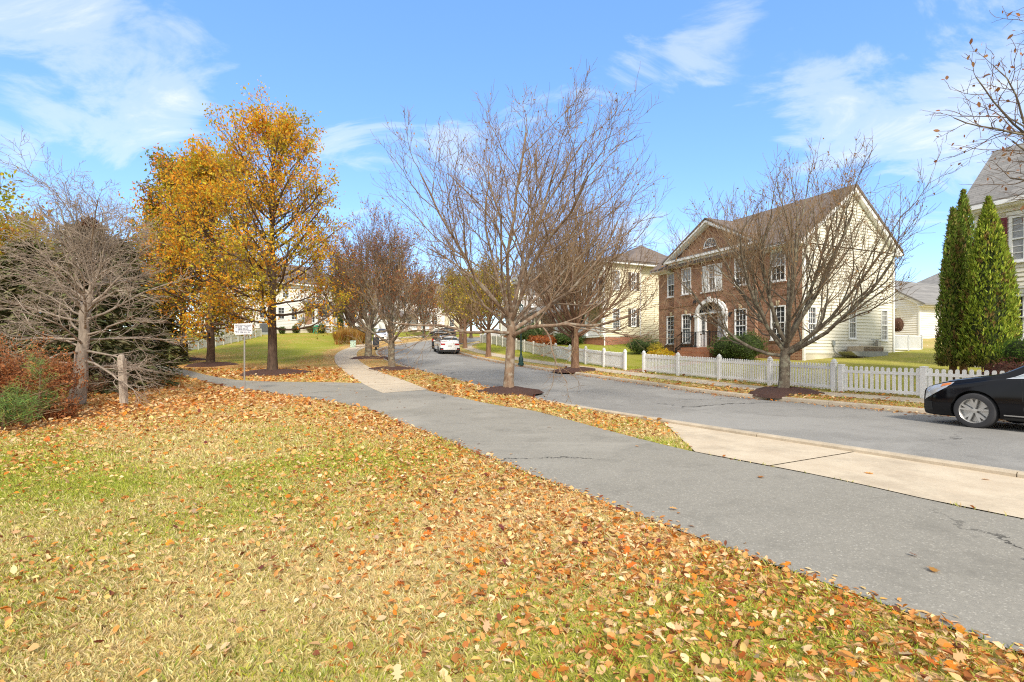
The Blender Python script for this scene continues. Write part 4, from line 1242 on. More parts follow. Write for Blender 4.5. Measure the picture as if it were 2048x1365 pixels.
def young_pine(pos, h, label, seed):
    R2 = random.Random(seed); z = hz(*pos)
    root = thing('young_pine', label, 'pine', (*pos, z - .03), 0, 'young pines in the undergrowth')
    mb = MB(); mb.tube([(0, 0, 0), (.04, 0, h * .5), (.02, .03, h)], [.03, .02, .006], 6); mb.build('trunk', M_['bark_rust'], root, True)
    items = []; needles = []; 
    for i in range(16):
        t = .25 + .75 * i / 15; a = i * 2.4; L = h * .42 * (1.1 - t) + .10
        d = (math.cos(a) * L, math.sin(a) * L, L * .45)
        p0 = (0, 0, h * t)
        pts = [tuple(p0[j] + d[j] * q / 4 for j in range(3)) for q in range(5)]
        items.append((pts, [.009, .008, .007, .005, .004], 4))
        for q in range(5 if i < 15 else 6):
            needles += [(pts[min(4, max(1, q))], (R2.gauss(0, 1), R2.gauss(0, 1), R2.gauss(.5, .8))) for _ in range(9)]
    tubes('branches', items, M_['twig_brown'], root, 4)
    n = len(needles)
    Pp = np.array([a for a, b in needles]) + rng.normal(0, .03, (n, 3))
    D = np.array([nrm(b) for a, b in needles])
    yaw = np.arctan2(D[:, 1], D[:, 0]) - np.pi / 2; tilt = np.arcsin(np.clip(D[:, 2], -1, 1))
    v, f, s_, c = scatter(BL_T, BL_F, Pp, rot_mats(yaw, tilt, np.zeros(n)), np.stack([np.full(n, .007), np.full(n, .02), np.full(n, .02)], 1), palette(n, [(.10, .19, .045), (.16, .26, .06), (.30, .30, .06)], [3, 3, 1]))
    # needles run along local y
    v2, f2, s2, c2 = scatter([(-.5, 0, 0), (.5, 0, 0), (.2, 1, 0), (-.2, 1, 0)], [(0, 1, 2, 3)], Pp, rot_mats(yaw, tilt, rng.uniform(0, 3, n)), np.stack([np.full(n, .007), rng.uniform(.08, .15, n), np.ones(n)], 1), palette(n, [(.10, .19, .045), (.16, .26, .06), (.30, .30, .06)], [3, 3, 1]))
    np_mesh('needles', v2, f2, s2, M_['needle'], root, cols=c2)
young_pine(xy(76, 11.2), 1.35, 'tallest young green pine between the rust vines', 1)
young_pine(xy(30, 10.6), .75, 'blue green young pine at the left edge', 2)
young_pine(xy(50, 9.9), .62, 'yellow green pine sapling by the lawn edge', 3)
young_pine(xy(92, 11.4), .6, 'bushy pine sapling under the taller one', 4)
young_pine(xy(4, 9.6), .6, 'small pine sapling cut by the left edge', 5)
# ------------------------------------------------------------------ building helpers
TH = math.atan2(-.913, .408)
def frame(o, ax, n):
    return Matrix(((ax[0], n[0], 0, o[0]), (ax[1], n[1], 0, o[1]), (0, 0, 1, o[2]), (0, 0, 0, 1)))
def wall_flat(mb, a0, a1, z0, z1, ops=(), n=0., reveal=.1):
    A = sorted({a0, a1} | {v for o in ops for v in o[:2]}); Z = sorted({z0, z1} | {v for o in ops for v in o[2:4]})
    for i in range(len(A) - 1):
        for j in range(len(Z) - 1):
            ca, cz = (A[i] + A[i + 1]) / 2, (Z[j] + Z[j + 1]) / 2
            if any(o[0] < ca < o[1] and o[2] < cz < o[3] for o in ops): continue
            mb.quad((A[i], n, Z[j]), (A[i + 1], n, Z[j]), (A[i + 1], n, Z[j + 1]), (A[i], n, Z[j + 1]))
    for o in ops:
        a, b, c, d = o[:4]; m = n - reveal
        mb.quad((a, n, c), (a, m, c), (a, m, d), (a, n, d)); mb.quad((b, n, c), (b, m, c), (b, m, d), (b, n, d))
        mb.quad((a, n, c), (b, n, c), (b, m, c), (a, m, c)); mb.quad((a, n, d), (b, n, d), (b, m, d), (a, m, d))
def siding(mb, lo, hi, z0, z1, ops=(), lap=.034, ex=.165, n=0.):
    """lapped boards; lo/hi give the wall's ends at a height (numbers or functions)"""
    fl = lo if callable(lo) else (lambda z: lo); fh = hi if callable(hi) else (lambda z: hi)
    Z = sorted({z0, z1} | {round(z0 + ex * k, 4) for k in range(int((z1 - z0) / ex) + 1)} | {v for o in ops for v in o[2:4] if z0 < v < z1})
    for za, zb in zip(Z, Z[1:]):
        if zb - za < 1e-4: continue
        k = math.floor(((za + zb) / 2 - z0) / ex)
        na = n + lap * (1 - ((za - z0) / ex - k)); nb = n + lap * (1 - ((zb - z0) / ex - k))
        iv = [(fl(za), fh(za), fl(zb), fh(zb))]
        for o in ops:
            if o[2] <= za + 1e-6 and o[3] >= zb - 1e-6:
                nw = []
                for (p, q, r, s) in iv:
                    if o[0] > p: nw.append((p, min(q, o[0]), r, min(s, o[0])))
                    if o[1] < q: nw.append((max(p, o[1]), q, max(r, o[1]), s))
                iv = nw
        for p, q, r, s in iv:
            if q - p < .01 and s - r < .01: continue
            mb.quad((p, na, za), (q, na, za), (s, nb, zb), (r, nb, zb))
            if abs(za - (z0 + ex * k)) < 1e-4: mb.quad((p, n - .004, za), (q, n - .004, za), (q, na, za), (p, na, za))
def window(parent, M, a0, a1, z0, z1, n, cols=3, rows=(3, 3), glass='window_glass', fw=.065, sill=True, lower=None, name='window', frame_mat='white_vinyl', inset=.05):
    f = MB(M)
    f.box(a0 - .01, a0 + fw, n - inset, n + .022, z0, z1); f.box(a1 - fw, a1 + .01, n - inset, n + .022, z0, z1)
    f.box(a0 + fw, a1 - fw, n - inset, n + .024, z1 - fw, z1 + .01); f.box(a0 + fw, a1 - fw, n - inset, n + .024, z0 - .01, z0 + fw)
    if sill: f.box(a0 - .06, a1 + .06, n - .03, n + .06, z0 - .055, z0 - .012)
    zm = z0 + (z1 - z0) * rows[0 if len(rows) == 1 else 1] / sum(rows) if len(rows) > 1 else None
    g0 = n - inset + .006
    if zm: f.box(a0 + fw, a1 - fw, g0, n + .012, zm - .028, zm + .028)
    segs = [(z0 + fw, zm - .028, rows[1]), (zm + .028, z1 - fw, rows[0])] if zm else [(z0 + fw, z1 - fw, rows[0])]
    for lo_, hi_, r in segs:
        for k in range(1, r):
            z = lo_ + (hi_ - lo_) * k / r
            f.box(a0 + fw, a1 - fw, g0, g0 + .02, z - .011, z + .011)
        for k in range(1, cols):
            a = a0 + fw + (a1 - a0 - 2 * fw) * k / cols
            f.box(a - .011, a + .011, g0, g0 + .022, lo_, hi_)
    o = f.build(name, M_[frame_mat], parent)
    p = MB(M)
    if zm and lower:
        p.cur = 0; p.quad((a0 + .02, g0, zm), (a1 - .02, g0, zm), (a1 - .02, g0, z1 - .02), (a0 + .02, g0, z1 - .02))
        p.cur = 1; p.quad((a0 + .02, g0, z0 + .02), (a1 - .02, g0, z0 + .02), (a1 - .02, g0, zm), (a0 + .02, g0, zm))
        p.build('pane', [M_[glass], M_[lower]], o)
    else:
        p.quad((a0 + .02, g0, z0 + .02), (a1 - .02, g0, z0 + .02), (a1 - .02, g0, z1 - .02), (a0 + .02, g0, z1 - .02)); p.build('pane', M_[glass], o)
    return o
def shutter(parent, M, a0, a1, z0, z1, n, mat):
    s = MB(M); s.box(a0, a1, n, n + .03, z0, z1)
    k = int((z1 - z0 - .1) / .06)
    for i in range(k):
        z = z0 + .06 + i * .06
        if abs(z - (z0 + z1) / 2) < .06: continue
        s.box(a0 + .05, a1 - .05, n + .03, n + .042, z, z + .035)
    return s.build('shutter', M_[mat], parent)
def railing(name, M, a0, a1, z0, z1, n, mat, parent, step=.12, posts=True, w=.03, pw=.09, z0b=None, z1b=None, rail=.05):
    """balustrade from a0 to a1; z0b/z1b give another height at the far end"""
    r = MB(M); z0b = z0 if z0b is None else z0b; z1b = z1 if z1b is None else z1b
    for za, zb in ((z0 + .06, z0b + .06), (z1, z1b)):
        r.prism([(a0, n - rail / 2, za - rail / 2), (a0, n + rail / 2, za - rail / 2), (a0, n + rail / 2, za + rail / 2), (a0, n - rail / 2, za + rail / 2)], (a1 - a0, 0, zb - za))
    k = max(1, int(abs(a1 - a0) / step))
    for i in range(1, k):
        t = i / k; a = a0 + (a1 - a0) * t
        r.box(a - w / 2, a + w / 2, n - w / 2, n + w / 2, z0 + (z0b - z0) * t + .08, z1 + (z1b - z1) * t - rail / 2)
    if posts:
        r.box(a0 - pw / 2, a0 + pw / 2, n - pw / 2, n + pw / 2, z0 - .05, z1 + .07)
        r.box(a1 - pw / 2, a1 + pw / 2, n - pw / 2, n + pw / 2, z0b - .05, z1b + .07)
    return r.build(name, M_[mat], parent)
def gable_roof(name, mat, parent, M, x0, x1, y0, y1, ze, yr, zr, th=.14, ov=.0):
    """ridge along local x"""
    r = MB(M)
    r.prism([(x0, y0, ze), (x0, yr, zr), (x0, y1, ze + .0), (x0, y1, ze - th), (x0, yr, zr - th * 1.25), (x0, y0, ze - th)], (x1 - x0, 0, 0))
    return r.build(name, M_[mat], parent)
def hip_roof(name, mat, parent, M, x0, x1, y0, y1, ze, h, run=None, th=.16):
    d = (y1 - y0) / 2; r = run or d
    ym = (y0 + y1) / 2
    v = [(x0, y0, ze), (x1, y0, ze), (x1, y1, ze), (x0, y1, ze), (x0 + r, ym, ze + h), (x1 - r, ym, ze + h),
         (x0, y0, ze - th), (x1, y0, ze - th), (x1, y1, ze - th), (x0, y1, ze - th)]
    b = MB(M); b.add(v, [(0, 1, 5, 4), (1, 2, 5), (2, 3, 4, 5), (3, 0, 4), (0, 6, 7, 1), (1, 7, 8, 2), (2, 8, 9, 3), (3, 9, 6, 0), (6, 9, 8, 7)])
    return b.build(name, M_[mat], parent)
def text_obj(name, body, size, mat, parent, M, ext=.002, align='CENTER'):
    cu = bpy.data.curves.new(name, 'FONT'); cu.body = body; cu.size = size; cu.extrude = ext; cu.offset = .0022 if size < .1 else .004; cu.align_x = align; cu.align_y = 'CENTER'
    o = bpy.data.objects.new(name, cu); COL.objects.link(o)
    bpy.context.view_layer.update()
    me = bpy.data.meshes.new_from_object(o.evaluated_get(bpy.context.evaluated_depsgraph_get()))
    bpy.data.objects.remove(o)
    me.transform(M); me.materials.clear(); me.materials.append(mat)
    q = bpy.data.objects.new(name, me); COL.objects.link(q); q.parent = parent
    return q

# ------------------------------------------------------------------ the brick house
zb = 1.0
W, D = 10.73, 7.42
house = thing('brick_house', 'two storey brown brick house with white arched doorway and cream side wall', 'house', (*BH, zb), TH)
FF = frame((0, 0, -zb), (1, 0, 0), (0, -1, 0)); FS = frame((W, 0, -zb), (0, 1, 0), (1, 0, 0)); FB = Matrix.Translation((0, 0, -zb))
UW = [(.87, 1.77, 5.38, 7.0), (2.47, 3.30, 5.38, 7.05), (4.19, 5.83, 5.36, 6.95), (6.72, 7.54, 5.42, 7.0), (8.9, 9.8, 5.38, 7.0)]
LW = [(.80, 1.71, 2.23, 4.1), (2.47, 3.27, 2.25, 4.1), (6.72, 7.56, 2.18, 4.1), (8.92, 9.8, 2.3, 4.08)]
DOORO = (3.9, 6.05, 1.98, 4.62)
B0, B1, BN = 1.76, 8.1, .22
mb = MB(FF)
wall_flat(mb, 0, B0, .6, 7.2, [UW[0], LW[0]], 0); wall_flat(mb, B1, W, .6, 7.2, [UW[4], LW[3]], 0)
wall_flat(mb, B0, B1, .6, 7.62, [UW[1], UW[2], UW[3], LW[1], LW[2], DOORO], BN)
mb.quad((B0, 0, .6), (B0, BN, .6), (B0, BN, 7.6), (B0, 0, 7.6)); mb.quad((B1, 0, .6), (B1, BN, .6), (B1, BN, 7.6), (B1, 0, 7.6))
mb.quad((B0, BN, 7.62), (B1, BN, 7.62), (4.9, BN, 9.42))
mb.quad((W, 0, .6), (W, -.22, .6), (W, -.22, 7.2), (W, 0, 7.2))
wl = mb.build('wall', M_['brown_brick'], house)
# soldier courses: belt, window heads, water table
for q in ((0, B0, .001, .03, 4.62, 4.86), (B1, W, .001, .03, 4.62, 4.86), (B0, 3.75, BN, BN + .03, 4.62, 4.86), (6.2, B1, BN, BN + .03, 4.62, 4.86), (4.3, 5.7, BN, BN + .03, 4.98, 5.20)):
    mb = MB(FF); mb.box(*q); mb.build('belt_course', M_['brown_brick_soldier'], house)
for q in ((0, B0, .001, .02, 1.72, 1.93), (B1, W, .001, .02, 1.72, 1.93), (B0, 3.7, BN, BN + .02, 1.72, 1.93), (6.2, B1, BN, BN + .02, 1.72, 1.93)):
    mb = MB(FF); mb.box(*q); mb.build('water_table', M_['brown_brick_soldier'], house)
for a0, a1, z0, z1 in UW + LW:
    n = BN if B0 < a0 < B1 else 0.
    mb = MB(FF); mb.box(a0 - .12, a1 + .12, n + .002, n + .018, z1 + .005, min(z1 + .25, 7.18 if n == 0 else 7.5)); mb.build('window_head', M_['brown_brick_soldier'], house)
    mb = MB(FF); mb.box(a0 - .08, a1 + .08, n + .002, n + .045, z0 - .14, z0 - .058); mb.build('brick_sill', M_['brown_brick_soldier'], house)
for a0, a1, z0, z1 in [w for w in UW if w[0] != 4.19] + LW:
    n = BN if B0 < a0 < B1 else 0.
    k = MB(FF); c = (a0 + a1) / 2
    k.prism([(c - .07, n + .02, z1 + .012), (c + .07, n + .02, z1 + .012), (c + .11, n + .02, z1 + .27), (c - .11, n + .02, z1 + .27)], (0, .035, 0))
    k.build('keystone', M_['keystone'], house)
for i, (a0, a1, z0, z1) in enumerate(UW):
    if i == 2: continue
    window(house, FF, a0, a1, z0, z1, BN if B0 < a0 < B1 else 0., 3, (2, 2), ('blind_glass', 'blind_glass', '', 'screen_glass', 'blind_glass')[i], lower='blind_glass' if i == 1 else 'window_glass')
# middle upper window with white louvred shutters
wm = window(house, FF, 4.72, 5.30, 5.36, 6.95, BN, 2, (2, 2), 'blind_glass', sill=False)
for a0, a1 in ((4.2, 4.66), (5.36, 5.82)):
    shutter(house, FF, a0, a1, 5.38, 6.93, BN - .03, 'white_paint')
mb = MB(FF); mb.box(4.19, 5.83, BN - .1, BN - .06, 5.36, 6.95); mb.box(4.12, 5.9, BN, BN + .06, 5.28, 5.345); mb.build('window_backing', M_['white_paint'], house)
for i, (a0, a1, z0, z1) in enumerate(LW):
    window(house, FF, a0, a1, z0, z1, BN if B0 < a0 < B1 else 0., 3, (3, 3), 'window_glass')
# half round window in the pediment
mb = MB(FF); cz, ca = 8.05, 4.9
arc = [(ca + .5 * math.cos(t), BN + .01, cz + .5 * math.sin(t)) for t in np.linspace(0, math.pi, 17)]
arci = [(ca + .42 * math.cos(t), BN + .01, cz + .05 + .40 * math.sin(t)) for t in np.linspace(0, math.pi, 17)]
for i in range(16): mb.prism([arc[i], arc[i + 1], arci[i + 1], arci[i]], (0, .05, 0))
mb.box(ca - .52, ca + .52, BN, BN + .07, cz - .07, cz)
for t in (.6, 1.2, math.pi / 2, 1.94, 2.54): mb.bar((ca, BN + .03, cz), (ca + .44 * math.cos(t), BN + .03, cz + .44 * math.sin(t)), .02)
fw = mb.build('fan_window', M_['white_paint'], house)
mb = MB(FF); mb.add([(p[0], BN + .012, p[2]) for p in arci], [tuple(range(17))]); mb.build('pane', M_['window_glass'], fw)
# pediment, cornice, frieze
mb = MB(FF)
mb.box(1.2, 8.65, BN - .1, BN + .42, 7.50, 7.64); mb.box(1.5, 8.3, BN + .001, BN + .26, 7.36, 7.498); mb.box(1.74, 8.12, BN + .002, BN + .10, 7.18, 7.358)
for k in range(34): mb.box(1.62 + k * .195, 1.70 + k * .195, BN + .262, BN + .32, 7.40, 7.48)
for sx in (-1, 1):
    e0, ap = 4.9 + sx * 3.72, 4.9
    mb.prism([(e0, BN + .0, 7.642), (ap, BN + .0, 9.60), (ap, BN + .0, 9.36), (e0 - sx * .42, BN + .0, 7.642)], (0, .30, 0))
    mb.prism([(e0 - sx * .1, BN + .303, 7.66), (ap, BN + .303, 9.60), (ap, BN + .303, 9.46), (e0 - sx * .3, BN + .303, 7.66)], (0, .12, 0))
mb.build('pediment_trim', M_['white_paint'], house)
mb = MB(FF); mb.prism([(1.25, BN + .40, 7.645), (8.6, BN + .40, 7.645), (8.4, BN + .005, 7.80), (1.45, BN + .005, 7.80)], (0, -.004, -.004)); mb.build('pediment_flashing', M_['roof_metal'], house)
for a, b, c0, c1 in ((-.35, 1.2, -.35, 1.19), (8.65, W + .3, 8.66, W + .3)):
    mb = MB(FF); mb.box(a, b, .02, .40, 7.10, 7.26); mb.box(max(a, 0), min(b, W), .001, .14, 6.98, 7.098); mb.box(c0, c1, .40, .50, 7.16, 7.28); mb.build('cornice', M_['white_paint'], house)
# gable end boards
RY, RZ = 3.85, 10.42
for s0, s1 in (((-.42, 7.20), (RY, RZ - .02)), ((D + .42, 7.20), (RY, RZ - .02))):
    pts = [(W + .02, s0[0], s0[1] - zb), (W + .02, s1[0], s1[1] - zb), (W + .02, s1[0], s1[1] - .26 - zb), (W + .02, s0[0] + (.32 if s0[0] < 0 else -.32), s0[1] - zb)]
    m2 = MB(); m2.prism(pts, (.24, 0, 0)); m2.build('rake_board', M_['white_paint'], house)
mb = MB(FS); mb.box(D - .1, D + .5, -.02, .26, 7.02, 7.195); mb.build('eave_return', M_['white_paint'], house)
mb = MB(FS); mb.box(-.44, .16, .021, .262, 7.02, 7.195); mb.build('eave_return', M_['white_paint'], house)
gable_roof('roof', 'brown_shingles', house, FB, -.32, W + .30, -.5, D + .5, 7.32, RY, RZ + .12)
mb = MB(FB)
for sx in (-1, 1):
    e0 = 4.9 + sx * 3.85; 
    p = [(e0, -BN - .45, 7.62), (4.9, -BN - .45, 9.75), (4.9, 3.05, 9.75), (e0, .3, 7.62)]
    mb.add([p[0], p[1], p[2], p[3]] + [(a, b, c - .10) for a, b, c in p], [(0, 1, 2, 3), (4, 7, 6, 5), (0, 4, 5, 1), (1, 5, 6, 2), (2, 6, 7, 3), (3, 7, 4, 0)])
mb.build('pediment_roof', M_['brown_shingles'], house)
mb = MB(FB); mb.tube([(3.6, 4.6, 9.6), (3.6, 4.6, 10.62)], .07, 10); mb.tube([(3.6, 4.6, 10.62), (3.6, 4.6, 10.72)], .11, 10); mb.build('vent_pipe', M_['tan_metal'], house)
mb = MB(FB); mb.tube([(8.2, 5.4, 9.0), (8.2, 5.4, 10.3)], .06, 8); mb.build('vent_pipe', M_['galvanised'], house)
# side wall of cream siding
SW = [(.36, .98, 2.2, 3.95), (3.57, 4.18, 2.36, 4.06), (6.34, 6.92, 2.29, 3.98)]
mb = MB(FS)
siding(mb, .16, D, 1.60, 7.12, SW)
sl = (RZ - 7.2) / (RY + .42); sr = (RZ - 7.2) / (D + .42 - RY)
siding(mb, lambda z: max(.16, -.42 + (z - 7.2) / sl), lambda z: min(D, D + .42 - (z - 7.2) / sr), 7.12 + .06, RZ - .1)
mb.build('siding', M_['cream_siding'], house)
mb = MB(FS); mb.box(-.0, .155, .0, .035, .7, 7.1); mb.box(D - .06, D + .07, -.05, .045, 1.4, 7.0); mb.box(.16, D - .06, .0, .03, 1.56, 1.64); mb.build('corner_board', M_['cream_siding'], house)
mb = MB(FS); wall_flat(mb, .16, D, .55, 1.56, [(6.08, 6.55, 1.22, 1.50)], -.01, .15); mb.build('foundation', M_['foundation'], house)
mb = MB(FS); mb.box(6.08, 6.55, -.14, -.10, 1.22, 1.50); 
for k in range(5): mb.box(6.10, 6.53, -.10, -.06, 1.25 + .05 * k, 1.265 + .05 * k)
mb.build('crawl_vent', M_['dark_grey_metal'], house)
for i, (a0, a1, z0, z1) in enumerate(SW):
    window(house, FS, a0, a1, z0, z1, .045, 3, (3, 3), ('window_glass', 'screen_glass', 'screen_glass')[i], fw=.055)
mb = MB(FS); mb.box(2.22, 2.40, .02, .10, 1.98, 2.23)
mb.tube([(2.31, .06, 1.98), (2.34, .08, 1.7), (2.6, .12, 1.5), (3.0, .16, 1.42), (3.3, .25, 1.42)], .022, 6); mb.build('disconnect_box', M_['grey_metal'], house)
mb = MB(FS); mb.tube([(.08, .07, .9), (.08, .07, 6.9), (.06, -.02, 7.1), (.0, -.3, 7.2)], .045, 8); mb.tube([(D - .02, .09, .95), (D - .02, .09, 6.9), (D + .1, .06, 7.05)], .045, 8); mb.build('downspout', M_['white_vinyl'], house)
# back and far walls, closing the box
mb = MB(FB); mb.quad((0, D, .6), (W, D, .6), (W, D, 7.2), (0, D, 7.2)); mb.quad((0, 0, .6), (0, D, .6), (0, D, 7.2), (0, RY, RZ - .05), (0, 0, 7.2)); mb.build('back_wall', M_['cream_siding'], house)
# arched doorway
n = BN
mb = MB(FF); cz, ca, rx = 3.92, 4.98, 1.24
def arch(rx, rz, k=21): return [(ca + rx * math.cos(t), cz + rz * math.sin(t)) for t in np.linspace(0, math.pi, k)]
O, I = arch(1.26, .98), arch(1.02, .74)
for i in range(20): mb.prism([(O[i][0], n, O[i][1]), (O[i + 1][0], n, O[i + 1][1]), (I[i + 1][0], n, I[i + 1][1]), (I[i][0], n, I[i][1])], (0, .13, 0))
O2 = arch(1.12, .84)
for i in range(20): mb.prism([(O2[i][0], n + .132, O2[i][1]), (O2[i + 1][0], n + .132, O2[i + 1][1]), (I[i + 1][0], n + .132, I[i + 1][1]), (I[i][0], n + .132, I[i][1])], (0, .05, 0))
for s in (-1, 1):
    x0, x1 = sorted((ca + s * 1.0, ca + s * 1.25)); mb.box(x0, x1, n - .05, n + .13, 1.97, cz - .002)
    x0, x1 = sorted((ca + s * .97, ca + s * 1.29)); mb.box(x0, x1, n - .02, n + .17, 1.95, 2.12); mb.box(x0, x1, n - .02, n + .18, cz - .09, cz + .03)
mb.prism([(ca - .09, n + .183, 4.66), (ca + .09, n + .183, 4.66), (ca + .13, n + .183, 4.99), (ca - .13, n + .183, 4.99)], (0, .05, 0))
mb.build('door_surround', M_['white_paint'], house)
mb = MB(FF)
mb.box(ca - 1.0, ca + 1.0, n - .22, n - .18, 1.98, 4.66)                       # panel behind
mb.box(ca - 1.0, ca + 1.0, n - .178, n + .03, cz + .06, cz + .16)               # transom bar
for a in (-.99, -.56, .46, .93): mb.box(ca + a, ca + a + .09, n - .178, n - .02, 1.98, cz + .058)
for s in (-.905, .55): mb.box(ca + s, ca + s + .38, n - .178, n - .05, 1.98, 2.75)
for t in (.45, .95, math.pi / 2, 2.19, 2.69): mb.bar((ca, n - .09, cz + .16), (ca + .95 * math.cos(t), n - .09, cz + .16 + .56 * math.sin(t)), .025)
mb.build('door_frame', M_['white_paint'], house)
mb = MB(FF); aa = arch(1.0, .72); mb.add([(a, n - .15, max(z, cz + .16)) for a, z in aa], [tuple(range(len(aa)))]); mb.build('fanlight', M_['window_glass'], house)
for s in (-.86, .62):
    mb = MB(FF); mb.quad((ca + s, n - .14, 2.76), (ca + s + .24, n - .14, 2.76), (ca + s + .24, n - .14, cz), (ca + s, n - .14, cz)); sd = mb.build('sidelight', M_['window_glass'], house)
    mb = MB(FF)
    for k in range(1, 4): mb.box(ca + s, ca + s + .26, n - .14, n - .12, 2.76 + k * .29 - .012, 2.76 + k * .29 + .012)
    mb.build('muntin', M_['white_paint'], sd)
mb = MB(FF); d0, d1 = ca - .46, ca + .46
mb.box(d0, d1, n - .17, n - .10, 2.0, cz + .05)
for c0, c1 in ((d0 + .10, ca - .04), (ca + .04, d1 - .10)):
    for z0, z1 in ((2.15, 2.72), (2.86, 3.46), (3.58, 3.86)):
        mb.box(c0, c1, n - .10, n - .085, z0, z1); mb.box(c0 + .05, c1 - .05, n - .085, n - .07, z0 + .05, z1 - .05)
dr = mb.build('front_door', M_['brown_door'], house)
mb = MB(FF); mb.lathe([(.0, 0), (.035, .0), (.03, .05), (.0, .055)], 10, (d0 + .08, n - .07, 2.95)); mb.box(ca - .025, ca + .025, n - .07, n - .05, 3.42, 3.55); mb.build('door_handle', M_['keystone'], dr)
# house number down the right pilaster, lamps beside the door
text = '12514'
for i, ch in enumerate(text):
    text_obj('house_number', ch, .17, M_['black_iron'], house, frame((0, 0, -zb), (1, 0, 0), (0, -1, 0)) @ Matrix.Translation((ca + 1.12, n + .14, 3.66 - i * .165)) @ Matrix.Rotation(R(90), 4, 'X'), .004)
for a in (3.45, 6.5):
    mb = MB(FF); mb.box(a - .05, a + .05, n, n + .06, 3.86, 3.96); mb.bar((a, n + .05, 3.92), (a, n + .16, 3.98), .02)
    mb.lathe([(.0, 0), (.05, .0), (.075, .22), (.0, .32)], 6, (a, n + .16, 3.66)); mb.build('wall_lamp', M_['black_iron'], house)
mb = MB(FF); mb.box(3.62, 3.78, BN + .03, BN + .14, 4.72, 4.9); mb.build('flood_lamp', M_['dark_plastic'], house)
# stoop, steps towards the left, railings
stoop = MB(FB); stoop.box(3.85, 6.15, -BN - 1.35, -BN - .002, .7, 1.94)
for k in range(6): stoop.box(3.85 - .28 * (k + 1), 3.85 - .28 * k - .003, -BN - 1.35, -BN - .15, .7, 1.94 - .165 * (k + 1))
stoop.build('stoop', M_['red_brick'], house)
railing('railing', frame((0, -BN - 1.30, -zb), (1, 0, 0), (0, -1, 0)), 3.9, 6.1, 1.94, 2.84, 0, 'black_iron', house, .115, w=.02, pw=.05, rail=.035)
railing('railing', frame((6.1, -BN - .1, -zb), (0, -1, 0), (1, 0, 0)), .0, 1.2, 1.94, 2.84, 0, 'black_iron', house, .115, w=.02, pw=.045, rail=.035, posts=False)
for yy in (-BN - 1.30, -BN - .2):
    railing('railing', frame((0, yy, -zb), (1, 0, 0), (0, -1, 0)), 3.9, 2.1, 1.94, 2.84, 0, 'black_iron', house, .115, w=.02, pw=.05, z0b=.98, z1b=1.88, rail=.035)
# air conditioner on its ledge, gas meter
ac = thing('air_conditioner', 'beige air conditioning unit with brown coil beside the cream side wall', 'air conditioner', (*hp(BH, W + .62, 4.02), 1.36), TH)
mb = MB(); mb.box(-.36, .36, -.80, .80, .0, .52); mb.build('coil', M_['rust_coil'], ac)
mb = MB(); mb.box(-.40, .40, -.84, .84, .52, .58); mb.box(-.40, .40, -.86, -.801, 0, .52); mb.box(-.40, .40, .801, .86, 0, .52)
for k in range(22): mb.box(.361, .375, -.78 + k * .072, -.765 + k * .072, .02, .50)
for k in range(4): mb.box(.376, .386, -.79, .79, .06 + k * .13, .07 + k * .13)
mb.lathe([(.0, .58), (.30, .58), (.30, .62), (.0, .62)], 18); mb.build('casing', M_['tan_metal'], ac)
bench = thing('concrete_well', 'grey concrete slab under the air conditioner by the house wall', 'slab', (*hp(BH, W + .75, 3.9), hz(*hp(BH, W + .75, 3.9))), TH)
mb = MB(); mb.prism([(-.45, -1.7, .26), (-.45, 1.3, .26), (-.45, 1.3, -.05), (-.45, -1.2, .02)], (.75, 0, 0)); o = mb.build('slab', M_['grey_concrete'], bench)
gm = thing('gas_meter', 'small grey gas meter on a pipe at the cream wall', 'gas meter', (*hp(BH, W + .22, 5.6), hz(*hp(BH, W + .22, 5.6))), TH)
mb = MB(); mb.tube([(0, -.2, -.1), (0, -.2, .78), (0, -.05, .80), (0, .1, .80)], .022, 6); mb.tube([(0, -.42, .80), (0, .25, .80)], .02, 6); mb.build('pipe', M_['grey_metal'], gm)
mb = MB(); mb.box(-.09, .11, -.05, .24, .32, .66); mb.lathe([(0, .66), (.09, .66), (.09, .76), (0, .78)], 10, (0, .1, 0)); mb.build('meter', M_['galvanised'], gm)
# rear deck
dk = thing('deck', 'white vinyl deck with railing at the back corner of the brick house', 'deck', (*hp(BH, W, D + .12), .9), TH)
FD = frame((0, 0, -.9), (0, 1, 0), (1, 0, 0))
mb = MB(FD); mb.box(0, 2.75, -3.2, .02, 1.50, 1.72); mb.build('deck_floor', M_['white_vinyl'], dk)
mb = MB(FD); mb.box(.05, 1.33, -.02, .0, .8, 1.50); mb.box(1.44, 2.70, -.02, .0, .8, 1.50); mb.build('skirt', M_['curtain_grey'], dk)
mb = MB(FD); mb.box(1.33, 1.44, -.04, .04, .7, 1.50); mb.box(2.70, 2.80, -.06, .05, .7, 1.50); mb.box(-.04, .05, -.04, .04, .7, 1.50); mb.build('post', M_['white_vinyl'], dk)
railing('railing', FD, .05, 1.38, 1.76, 2.58, -.02, 'white_vinyl', dk, .09, w=.035); railing('railing', FD, 1.38, 2.70, 1.76, 2.58, -.02, 'white_vinyl', dk, .09, w=.035)
railing('railing', frame((-.02, 2.7, -.9), (-1, 0, 0), (0, 1, 0)), 0, 3.1, 1.76, 2.58, 0, 'white_vinyl', dk, .09, w=.035)
shrub('dry_shrub', hp(BH, W - .9, D + 2.0), (.45, .45, .5), 'bare pinkish shrub standing behind the deck railing', 31, [(.34, .20, .15), (.24, .13, .10)], [1, 1], 420, .06, 'inner_brown', lumps=((0, 0, 1.05, 1),))

